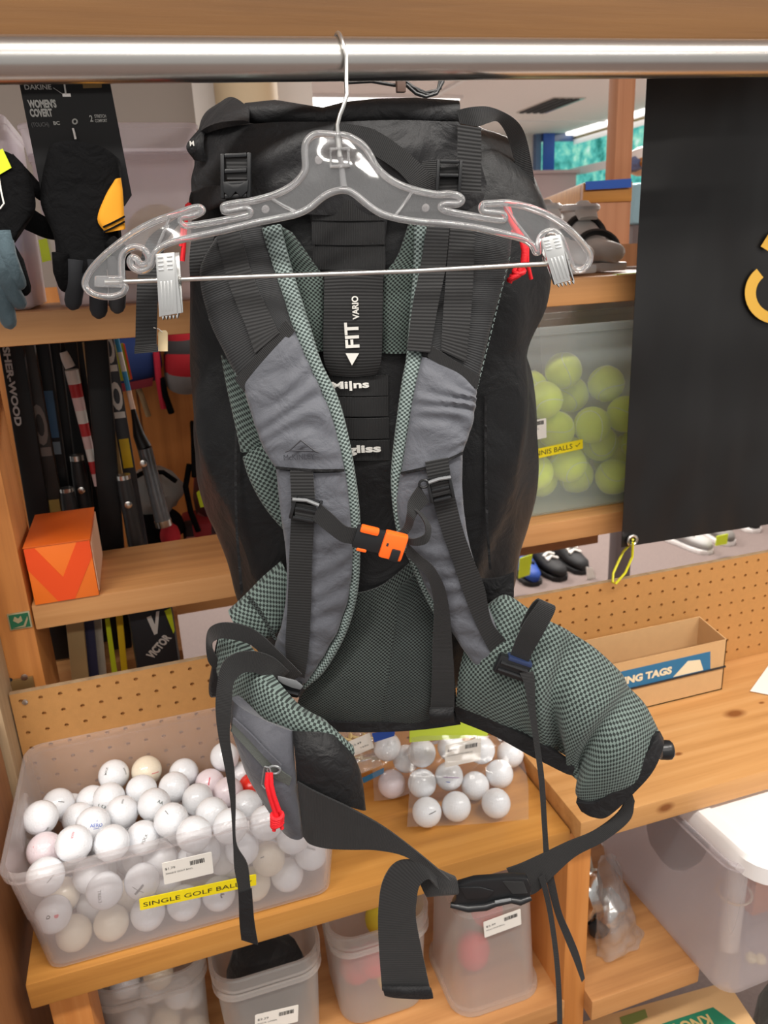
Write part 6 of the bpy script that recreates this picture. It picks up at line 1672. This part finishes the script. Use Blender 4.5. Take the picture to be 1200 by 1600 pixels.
shaft('hockey_stick', 'thick black hockey stick behind the red and white wrapped handle', 'hockey stick', (118, 540), (160, 900), 1.495, 1.485, .05, .018, M_sblack)
shaft('hockey_stick', 'black hockey stick with a thin gold line along it', 'hockey stick', (136, 535), (172, 900), 1.40, 1.40, .032, .018, M_sblack, None, 0, [('band', .0, 1.0, M_sgold, None)] if 0 else None)
tag(obj('wooden_dowel', MB().tube([W(132, 535, 1.37), W(166, 800, 1.37), W(180, 900, 1.37)], .0035, 8), M_swood), 'thin pale wooden dowel between black sticks', 'dowel')
shaft('hockey_stick', 'wide black hockey stick in front of the white ringed ski', 'hockey stick', (150, 530), (186, 960), 1.33, 1.33, .036, .02, M_sblack)
shaft('ski', 'black ski with big white rings and lettering and a yellow stripe', 'ski', (166, 525), (206, 760), 1.36, 1.38, .022, .012, plain('charcoal ski', srgb(52, 52, 56), .4), None, 0, [('text', -.02, .52, M_swhite, 'OLOI'), ('band', .66, .86, M_syel, None)])
shaft('hockey_stick', 'pale wooden hockey stick edge beside the ringed ski', 'hockey stick', (155, 525), (190, 760), 1.40, 1.42, .01, .018, M_swood)
# red and white wrapped handle
rw = thing('wrapped_handle', 'red and white wrapped racket handle with a white knob', 'racket', W(150, 760, 1.36))
a, b = W(112, 578, 1.36), W(152, 758, 1.36); d = b - a
obj('knob', MB().tube([W(99, 550, 1.36), W(103, 560, 1.36), W(110, 574, 1.36)], [.006, .008, .0085], 12), M_swhite, rw)
for k in range(9):
    p0 = a + d * (k / 9); p1 = a + d * ((k + 1) / 9); r0 = .011 * (1 - .55 * k / 9)
    obj('wrap_band', MB().tube([p0, p1 + d * .004], [r0, r0 * .94], 12), [M_swhite, M_sred, plain('pink white wrap', srgb(226, 196, 194), .6) if k == 2 else MATS.get('pink white wrap', M_swhite)][k % 3] if k > 1 else (M_swhite if k == 0 else M_sred), rw)
obj('shaft', MB().tube([b, b + d * .25, b + d * 1.2], [.004, .0035, .003], 8), M_sblack, rw)
obj('stem', MB().tube([W(99, 550, 1.36), W(96, 520, 1.38), W(92, 485, 1.40)], .004, 8), M_sblack, rw)
# blue shafted racket with clear wrapped grip
rk = thing('racket', 'racket with thin blue shaft and clear wrapped silver grip', 'racket', W(256, 812, 1.34))
s0, s1, s2, s3, s4 = W(180, 520, 1.385), W(208, 640, 1.365), W(217, 680, 1.35), W(226, 700, 1.345), W(254, 812, 1.34)
obj('shaft', MB().tube([s0 + (s0 - s1) * .45, s0, s0.lerp(s1, .25)], .0042, 10), plain('sky blue lacquer', srgb(60, 160, 214), .3), rk)
obj('shaft_print', MB().tube([s0.lerp(s1, .25), s0.lerp(s1, .5)], .0042, 10), M_swhite, rk)
obj('shaft_print', MB().tube([s0.lerp(s1, .5), s0.lerp(s1, .75)], .0042, 10), MATS['sky blue lacquer'], rk)
obj('shaft_print', MB().tube([s0.lerp(s1, .75), s1], .0042, 10), plain('orange white print', srgb(230, 200, 180), .5), rk)
obj('cone', MB().tube([s1, s1.lerp(s2, .4), s2, s3], [.0042, .006, .010, .0125], 12), M_sblack, rk)
obj('grip', MB().tube([s3, s3.lerp(s4, .3), s3.lerp(s4, .6), s4], [.0125, .0125, .013, .014], 14), plain('shiny wrapped grip', srgb(84, 84, 86), .22, .3, var=.25, vs=90, bump=.6, bs=90), rk)
obj('butt_cap', MB().tube([s4, s4 + (s4 - s3) * .09], [.0148, .0145], 14), M_steel, rk)
def button(px, py, Y, parent, r=.006): obj('rivet', MB().lathe([(r, 0), (r, .002), (r * .6, .003)], W(px, py, Y), 14, Matrix(((1, 0, 0), (0, 0, -1), (0, 1, 0)))), M_steel, parent)
button(224, 724, 1.325, rk)
for k, (top, bot, Y, lab) in enumerate((((193, 745), (222, 900), 1.30, 'black wrapped racket grip with a round silver stud below the yellow stripe'), ((120, 715), (150, 900), 1.36, 'black racket grip with silver stud behind the red wrapped handle'), ((104, 765), (128, 900), 1.34, 'short black racket grip with silver stud above the orange box'))):
    t = thing('racket_grip', lab, 'racket', W(*bot, Y)); a, b = W(*top, Y), W(*bot, Y); d = b - a; e = a + d * ((a.z - .912) / (a.z - b.z)); t.location = e
    obj('grip', MB().tube([a, a + d * .15, e], [.011, .013, .013], 12), plain('black grip wrap', srgb(22, 21, 22), .45, bump=.7, bs=120) if k == 0 else MATS['black grip wrap'], t)
    obj('top_ring', MB().tube([a - d * .02, a + d * .02], .0118, 12), M_steel, t)
    p = a.lerp(b, .25); o_ = obj('rivet', MB().lathe([(.006, 0), (.006, .002), (.0036, .003)], p + V((0, -.0135, 0)), 14, Matrix(((1, 0, 0), (0, 0, -1), (0, 1, 0)))), M_steel, t)
# boards and sticks seen under the shelf
for k, (x0, x1, Y, mt, lab, nm, ct) in enumerate(((103, 130, 1.225, M_swood, 'pale wooden board standing behind the post', 'wooden_board', 'board'), (128, 146, 1.245, plain('dark blue board', srgb(46, 48, 82), .6, var=.2), 'dark blue ski edge standing beside the pale board', 'ski', 'ski'), (143, 158, 1.265, plain('white worn board', srgb(190, 180, 164), .6, var=.25, vs=40), 'worn white ski edge beside the dark blue one', 'ski', 'ski'), (182, 192, 1.25, M_syel, 'yellow ski tip behind the black sticks under the shelf', 'ski', 'ski'))):
    a, b, c, e = W(x0, 975, Y), W(x1, 970, Y), W(x1 + 10, 1075, Y), W(x0 + 10, 1075, Y)
    kx = (c.x - b.x) / (b.z - c.z); zt_ = 1.06
    top = lambda p: V((p.x - kx * (zt_ - p.z), Y, zt_)); bt_ = lambda p: V((p.x + kx * p.z, Y, 0))
    m = MB().hexa([bt_(a), bt_(b), bt_(a) + V((0, .014, 0)), bt_(b) + V((0, .014, 0)), top(a), top(b), top(a) + V((0, .014, 0)), top(b) + V((0, .014, 0))])
    tag(obj(nm, m, mt, bevel=.002), lab, ct)
a, b = W(166, 960, 1.24), W(180, 1060, 1.24)
tag(obj('neon_strip', MB().prism([W(*p, 1.238) for p in ((164, 968), (171, 966), (184, 1056), (176, 1060))], (0, .003, 0)), M_neon, smooth=False), 'speckled neon strip on the black stick under the shelf', 'strip')
a = W(205, 950, 1.205); b = W(278, 935, 1.205)
rb_ = thing('racket_bag', 'black zipped racket bag with big white lettering under the shelf', 'bag', (W(240, 1060, 1.205).x, 1.228, 0))
kx = (W(278, 1045, 1.205).x - W(264, 952, 1.205).x) / (W(264, 952, 1.205).z - W(278, 1045, 1.205).z)
obj('bag', MB().hexa([(x + kx * (1.05 - z), y, z) for z in (.0, 1.05) for y in (1.206, 1.25) for x in (W(197, 952, 1.205).x - kx * .05, W(268, 940, 1.205).x - kx * .05)]), plain('black bag cloth', srgb(36, 37, 42), .6), rb_, bevel=.012)
o_ = W(238, 1030, 1.2035); e_ = W(268, 996, 1.2035); dx = (e_ - o_)
obj('lettering', text_mb('VICTOR', o_, dx.normalized(), AXY.cross(dx.normalized()) * -1, .013, width=dx.length, bold=.05), M_swhite, rb_, smooth=False, recalc=False)
o_ = W(243, 990, 1.2035)
obj('emblem', MB().prism([W(*p, 1.2035) for p in ((229, 965), (236, 962), (242, 976), (244, 956), (249, 955), (246, 990), (241, 992))], (0, .0006, 0)), M_swhite, rb_, smooth=False)
obj('neon_edge', MB().prism([W(*p, 1.2030) for p in ((257, 955), (267, 950), (273, 985), (271, 990))], (0, .002, 0)), M_neon, rb_, smooth=False)

# rear board with bags, and packs hung on the back panel
rs = MB().box(-.45, 1.0, 1.52, 1.86, .862, .90)
obj('rear_shelf', rs, M_ledge, sh, bevel=.002)
gbag = thing('dry_bag', 'grey and black sports bag slumped on the rear board', 'bag', W(245, 850, 1.62))
obj('bag', lump(W(241, 768, 1.62), .056, .055, .052, 6, .2, fl=.902), plain('silver grey cloth', srgb(132, 132, 130), .55, bump=.4, bs=30), gbag)
obj('black_base', lump(W(242, 822, 1.62), .060, .056, .045, 9, .12, fl=.902), M_glove, gbag)
obj('strap', MB().tube([W(206, 748, 1.56), W(225, 738, 1.555), W(255, 738, 1.555), W(275, 752, 1.56)], .005, 8), M_glove, gbag)
obj('support', MB().box(W(215, 830, 1.6).x, W(274, 830, 1.6).x, 1.58, 1.68, .9015, W(246, 850, 1.62).z), M_glove, gbag, bevel=.01)
def plaid():
    m, nt, out = newmat('maroon patterned cloth')
    vo = nt.nodes.new('ShaderNodeTexVoronoi'); vo.inputs['Scale'].default_value = 26; lk(nt, objco(nt), vo.inputs['Vector'])
    c = ramp(nt, mathn(nt, 'FRACT', mathn(nt, 'MULTIPLY', vo.outputs['Color'], 1.0)), ((.0, srgb(58, 34, 38)), (.3, srgb(96, 50, 54)), (.5, srgb(176, 112, 108)), (.62, srgb(150, 34, 42)), (.75, srgb(50, 36, 40)), (1, srgb(40, 30, 34))))
    for e in [n for n in nt.nodes if n.type == 'VALTORGB']: e.color_ramp.interpolation = 'CONSTANT'
    pbsdf(nt, out, c, .7); return m
pkb = thing('patterned_bag', 'maroon and pink patterned rucksack with neon tag on the rear board', 'rucksack', W(310, 850, 1.64))
obj('bag', lump(W(342, 772, 1.68), .058, .06, .105, 12, .1, fl=.902), plaid(), pkb)
obj('lower_bag', MB().box(W(282, 800, 1.62).x, W(345, 800, 1.62).x, 1.60, 1.72, .9015, W(300, 815, 1.62).z), MATS['maroon patterned cloth'], pkb, bevel=.02)
obj('strap', MB().tube([W(296, 725, 1.60), W(290, 760, 1.585), W(298, 800, 1.58), W(310, 830, 1.58)], .006, 8), M_glove, pkb)
obj('strap', MB().tube([W(303, 745, 1.58), W(302, 690, 1.63), W(300, 660, 1.78)], .005, 8), M_glove, pkb)
obj('neon_tag', MB().prism([W(*p, 1.56) for p in ((307, 770), (312, 766), (319, 792), (313, 793))], (0, .002, 0)), M_neon, pkb, smooth=False)
rbag = tag(obj('red_pouch', lump(W(266, 838, 1.545), .02, .02, .03, 3, .1, fl=.902), M_red), 'red pouch wedged between the grey bag and the patterned rucksack', 'pouch')
# hung packs
nv_ = thing('navy_hat', 'navy cap hanging on the back panel beside the red pack', 'cap', W(205, 600, 1.78))
obj('crown', lump(W(206, 562, 1.78), .065, .05, .058, 5, .1), M_navy, nv_)
obj('brim', MB().patch([[W(*p, 1.74) for p in r] for r in ([(188, 600), (240, 590)], [(190, 612), (238, 603)])], 10, 6, .004, .004, toward=V((0, -1, 0))), plain('dark red cloth', srgb(120, 26, 40), .8), nv_)
obj('strap', MB().tube([W(212, 596, 1.75), W(222, 620, 1.76), W(232, 650, 1.77)], .006, 8), plain('tan strap', srgb(150, 130, 96), .7), nv_)
obj('loop', MB().tube([W(206, 545, 1.78), W(206, 520, 1.80), W(206, 510, 1.852)], .004, 6), M_navy, nv_)
rp = thing('hanging_pack', 'red and grey pack with dangling straps hanging on the back panel', 'bag', W(275, 600, 1.78))
def bandlump(y0, y1, x0, x1, Y, mat, nm, pf=.04):
    obj(nm, MB().patch([[W(x0, y0, Y), W(x1, y0, Y)], [W(x0, (y0 + y1) / 2, Y - .008), W(x1, (y0 + y1) / 2, Y - .008)], [W(x0, y1, Y), W(x1, y1, Y)]], 14, 8, .06, pf, toward=V((0, -1, 0))), mat, rp, angle=80)
bandlump(500, 540, 258, 312, 1.76, M_red, 'top_panel')
bandlump(537, 558, 258, 318, 1.755, plain('dark grey cloth', srgb(60, 58, 60), .8), 'grey_panel')
bandlump(555, 582, 258, 320, 1.75, M_red, 'lower_panel')
bandlump(578, 598, 258, 320, 1.755, plain('mid grey cloth', srgb(120, 118, 118), .8), 'base_panel')
for (xa, ya, xb, yb, mt) in ((244, 550, 256, 638, plain('crimson strap', srgb(190, 28, 56), .7)), (252, 590, 268, 645, M_glove)):
    obj('strap', MB().tube([W(xa, ya, 1.735), W((xa + xb) / 2 - 2, (ya + yb) / 2, 1.735), W(xb, yb, 1.745)], .007, 8), mt, rp)
obj('hanger_loop', MB().tube([W(280, 510, 1.79), W(280, 480, 1.82), W(280, 470, 1.852)], .005, 6), M_red, rp)
lt = thing('lime_pennant', 'lime green card with orange edge hanging between ski and blue racket', 'card', W(195, 590, 1.48))
obj('card', MB().prism([W(*p, 1.48) for p in ((174, 540), (192, 536), (205, 594), (182, 596))], (0, .003, 0)), plain('lime card', srgb(176, 190, 36), .6), lt, smooth=False)
obj('orange_edge', MB().prism([W(*p, 1.478) for p in ((192, 536), (195, 538), (207, 592), (204, 594))], (0, .003, 0)), M_redor, lt, smooth=False)
obj('string', MB().tube([W(183, 538, 1.48), W(180, 520, 1.48), W(178, 470, 1.47), (W(178, 470, 1.47).x, 1.37, 1.47)], .001, 5), M_paper, lt)
tag(obj('card_sheet', MB().prism([W(*p, 1.55) for p in ((85, 520), (122, 520), (124, 558), (88, 562))], (0, .004, 0)).prism([W(*p, 1.553) for p in ((84, 545), (90, 545), (93, 570), (88, 570))], (0, .3, 0)), M_card, smooth=False), 'cardboard sheet standing behind the sticks', 'cardboard')

# ================================================================== skates on the upper shelf
M_skate = plain('grey skate shell', srgb(222, 220, 218), .5, var=.06)
M_skate2 = plain('silver skate trim', srgb(226, 226, 228), .35, .1)
def skate(label, toe, heel, Y0, Y1, flip=1):
    a = W(*toe, Y0); b = W(*heel, Y1); a.z = 1.5065; b.z = 1.5065
    d = (b - a); d.z = 0; L = .15; d.normalize(); sd = AXZ.cross(d)
    T = thing('roller_skate', label, 'skate', a + d * .05)
    secs = [(0, .012, .024, .020), (.012, .026, .033, .030), (.04, .034, .038, .034), (.075, .036, .046, .044), (.10, .037, .070, .064), (.125, .036, .092, .088), (.15, .032, .100, .096), (.158, .02, .085, .08)]
    rows_ = []; vs = []; n = 20
    for (t, w, h, h2) in secs:
        for k in range(n):
            an = 2 * PI * k / n; x = w * math.cos(an); z = h * .5 + h * .5 * math.sin(an); z = max(z, .0)
            vs.append(a + d * t + sd * x + AXZ * (z + .002 + .012))
    fs = [(i * n + k, i * n + (k + 1) % n, (i + 1) * n + (k + 1) % n, (i + 1) * n + k) for i in range(len(secs) - 1) for k in range(n)]
    fs += [tuple(range(n - 1, -1, -1)), tuple((len(secs) - 1) * n + k for k in range(n))]
    obj('shell', MB().add(vs, fs), M_skate, T, angle=80)
    obj('sole', MB().obox(a + d * .08 + AXZ * .008, d, sd, AXZ, .076, .026, .007), M_skate2, T, bevel=.004)
    for t, h, w in ((.055, .049, .036), (.098, .076, .0385)):
        pts = [a + d * (t + .012 * math.sin(an)) + sd * (w * 1.03 * math.cos(an)) + AXZ * (.016 + h * .5 + (h * .52) * math.sin(an)) for an in [PI * k / 12 for k in range(-2, 15)]]
        obj('strap', MB().tube(pts, .006, 8), M_black, T)
    obj('cuff', MB().tube([a + d * (.128 + .026 * math.cos(k * PI / 8)) + sd * (.034 * math.sin(k * PI / 8)) + AXZ * .108 for k in range(16)], .007, 8, closed=True), M_skate2, T)
    obj('tongue', MB().patch([[a + d * .09 + sd * x + AXZ * .09 for x in (-.018, .018)], [a + d * .102 + sd * x + AXZ * .105 for x in (-.02, .02)], [a + d * .112 + sd * x + AXZ * .118 for x in (-.012, .012)]], 8, 8, .005, .004), M_skate, T, angle=80)
skate('grey roller skate with two black straps beside the cabinet on the upper shelf', (962, 405), (902, 345), 1.18, 1.31)
skate('grey roller skate standing behind the hanger end on the upper shelf', (915, 425), (838, 372), 1.125, 1.26)
tag(obj('yellow_tape', MB().box(W(960, 424, 1.09).x, 1.02, 1.083, 1.095, 1.505, 1.5062), M_neon, smooth=False), 'strip of yellow tape along the upper shelf edge', 'tape')
tag(obj('grey_mat', MB().box(W(975, 410, 1.3).x, 1.3, 1.2, 1.33, 1.5055, 1.509), plain('grey mat', srgb(170, 160, 156), .9), smooth=False), 'grey mat lying on the upper shelf beyond the skates', 'mat')

# ================================================================== cabinet row beyond the skates
cab = thing('display_cabinet', 'timber display cabinet end with blue tape behind the skates', 'cabinet', (1.0, 1.9, 1.1135))
p0, p1 = W(911, 286, 1.77), W(988, 282, 1.77)
zt_ = p0.z; far = WZ(842, 314, zt_)
dv = V((far.x - p0.x, far.y - p0.y, 0)); 
q = [V((p0.x, p0.y, 0)), V((p1.x, p1.y, 0)), V((p1.x, p1.y, 0)) + dv * 1.2, V((p0.x, p0.y, 0)) + dv * 1.2]; zb0 = AXZ * 1.1135
qn = dv.normalized()
M_cab = wood('cabinet ply', srgb(160, 104, 70), srgb(186, 130, 94), srgb(200, 148, 110), 2, .55)
obj('end_panel', MB().hexa([q[0] + zb0, q[1] + zb0, q[0] + qn * .03 + zb0, q[1] + qn * .03 + zb0, q[0] + AXZ * zt_, q[1] + AXZ * zt_, q[0] + qn * .03 + AXZ * zt_, q[1] + qn * .03 + AXZ * zt_]), M_cab, cab, bevel=.003)
obj('top_board', MB().hexa([p + AXZ * (zt_ + dz) for dz in (-.045, 0.0005) for p in (q[0] - qn * .004, q[1] - qn * .004, q[3], q[2])]), MATS['table wood'], cab, bevel=.002)
sx_ = V((q[1] - q[0])).normalized()
obj('inner_panel', MB().hexa([p + AXZ * z for z in (1.114, zt_ - .045) for p in (q[0] + sx_ * .12 + qn * .031, q[1] + qn * .031, q[3] + sx_ * .12, q[2])]), M_panel, cab, smooth=False)
obj('inner_shelf', MB().hexa([p + AXZ * z for z in (zt_ - .16, zt_ - .13) for p in (q[0] + qn * .031, q[1] + qn * .031, q[3], q[2])]), M_panel, cab, smooth=False)
a = W(914, 286, 1.715); b = W(985, 281, 1.715); 
obj('blue_tape', MB().prism([p + V((0, -.004, 0)) for p in (W(914, 284, 1.762), W(985, 279, 1.762), W(985, 293, 1.762), W(914, 297, 1.762))], (0, .002, 0)), plain('blue tape', srgb(28, 84, 178), .5), cab, smooth=False)
tag(obj('corner_post', MB().hexa([(x, y, z) for z in (zt_ + .001, 2.599) for y in (1.785, 1.825) for x in (W(963, 200, 1.785).x, W(990, 200, 1.785).x)]), M_cab, bevel=.002), 'tall timber post rising behind the cabinet to the ceiling', 'post')
hl = thing('hanging_helmet', 'white and blue helmet hanging beside the banner edge', 'helmet', W(1000, 257, 1.9))
obj('shell', lump(W(1003, 252, 1.95), .05, .05, .035, 4, .15), M_white, hl)
obj('trim', lump(W(988, 258, 1.93), .022, .03, .018, 8, .3), plain('blue grey trim', srgb(96, 110, 150), .5), hl)
obj('peg', MB().tube([W(996, 254, 1.93), W(1020, 252, 1.86), W(1040, 252, 1.83)], .012, 8), M_table, hl)
cw = thing('clothes_rack', 'far rack of pale blue garments glimpsed beside the banner', 'rack', W(1002, 420, 2.6))
obj('garment', MB().box(W(990, 330, 2.6).x, W(1030, 330, 2.6).x, 2.6, 2.7, W(1000, 350, 2.6).z, W(1000, 285, 2.6).z), plain('pale blue garment', srgb(150, 190, 206), .8), cw, bevel=.02)
obj('stand', MB().box(W(996, 330, 2.6).x, W(1024, 330, 2.6).x, 2.62, 2.68, 0, W(1000, 350, 2.6).z), plain('grey stand', srgb(110, 100, 100), .7), cw, bevel=.01)

# shelf unit pieces behind the tennis ball bin
obj('rear_upright', MB().box(W(905, 480, 1.62).x, W(912, 480, 1.62).x + .025, 1.60, 1.64, 1.113, 1.5), M_post, sh, smooth=False)
obj('rear_panel', MB().box(.50, 1.75, 1.70, 1.72, .95, 1.55), M_panel, sh, smooth=False)

# ================================================================== shoes on the floor beyond the pegboard
def shoe(label, toe, Y, ang, upper, sole, lace, L=.29, z=0.0, w=.05):
    a = W(*toe, Y); a.z = z
    d = V((math.sin(ang), math.cos(ang), 0)); sd = V((d.y, -d.x, 0))
    T = thing('shoe', label, 'shoe', a + d * L * .5)
    secs = [(0, .022, .035), (.03, .042, .052), (.08, w, .062), (.13, w, .085), (.17, w * .92, .105), (.22, w * .85, .11), (.27, w * .8, .10), (.29, w * .5, .085)]; n = 16; vs = []
    for (t, ww, h) in secs:
        for k in range(n):
            an = 2 * PI * k / n
            vs.append(a + d * (t * L / .29) + sd * (ww * math.cos(an)) + AXZ * max(.02, .022 + h * .5 + h * .5 * math.sin(an)))
    fs = [(i * n + k, i * n + (k + 1) % n, (i + 1) * n + (k + 1) % n, (i + 1) * n + k) for i in range(len(secs) - 1) for k in range(n)] + [tuple(range(n - 1, -1, -1)), tuple((len(secs) - 1) * n + k for k in range(n))]
    obj('upper', MB().add(vs, fs), upper, T, angle=80)
    m = MB(); pts = [a + d * (L * t) + sd * (w * x) for t, x in ((-.01, -.4), (.08, -.95), (.3, -1.08), (.6, -.85), (.9, -.8), (1.0, -.4), (1.0, .4), (.9, .8), (.6, .85), (.3, 1.08), (.08, .95), (-.01, .4))]
    obj('sole', m.prism(pts, (0, 0, .024)), sole, T, bevel=.004)
    for k in range(4):
        t = .085 + .028 * k; h = .086 + .011 * k
        obj('lace', MB().tube([a + d * t * 1.05 - sd * .032 + AXZ * h, a + d * (t + .014) + AXZ * (h + .012), a + d * t * 1.05 + sd * .032 + AXZ * h], .008, 6), lace, T)
        obj('lace', MB().tube([a + d * (t + .02) - sd * .03 + AXZ * (h + .004), a + d * (t + .008) + AXZ * (h + .014), a + d * t - sd * -.03 + AXZ * h], .007, 6), lace, T) if k % 2 == 0 else None
    return T
M_sh_b = plain('black shoe mesh', srgb(30, 30, 32), .7); M_lace = plain('white lace', srgb(226, 222, 216), .7); M_sh_blue = plain('blue shoe mesh', srgb(26, 66, 150), .6, var=.2, vs=60); M_sh_g = plain('grey shoe suede', srgb(120, 116, 112), .8, var=.12)
s_ = shoe('blue shoe with a neon price tag next to the pack flank', (836, 928), 3.05, .1, M_sh_blue, M_sh_b, plain('navy lace', srgb(24, 40, 80), .7))
obj('neon_tag', MB().prism([W(*p, 3.0) for p in ((812, 873), (832, 866), (828, 898), (810, 904))], (0, .003, 0)), M_neon, s_, smooth=False)
shoe('black shoe with white laces beside the blue shoe', (880, 922), 3.05, -.15, M_sh_b, M_sh_b, M_lace)
s_ = shoe('black shoe with white laces and a white tag', (913, 918), 3.08, -.05, M_sh_b, M_sh_b, M_lace)
obj('white_tag', MB().prism([W(*p, 3.02) for p in ((916, 886), (926, 888), (932, 906), (918, 908))], (0, .003, 0)), M_paper, s_, smooth=False)
shoe('dark grey shoe in the back line under the middle shelf', (850, 880), 3.6, -.1, M_sh_g, M_sh_b, M_lace)
shoe('black boot in the back line beneath the tennis bin', (925, 865), 3.7, .1, M_sh_b, M_sh_b, M_sh_g)
shoe('light grey sneaker under the banner edge by the timber block', (1108, 880), 3.05, -.2, plain('light grey knit', srgb(172, 170, 168), .7, var=.15, vs=60), M_white, M_lace)
s_ = shoe('grey sneaker with neon tag under the banner', (1140, 872), 3.1, .05, M_sh_g, M_white, M_lace)
obj('neon_tag', MB().prism([W(*p, 3.0) for p in ((1120, 838), (1138, 834), (1136, 850), (1118, 853))], (0, .003, 0)), M_neon, s_, smooth=False)
shoe('dark sneaker at the far side under the banner', (1178, 862), 3.2, .2, M_sh_b, M_white, M_lace)
a = W(1050, 880, 3.0)
tag(obj('timber_block', MB().box(W(1025, 880, 3.55).x, W(1072, 880, 3.55).x, 3.55, 3.67, 0, .62), M_panel, bevel=.004), 'timber upright standing on the carpet beneath the banner', 'post')
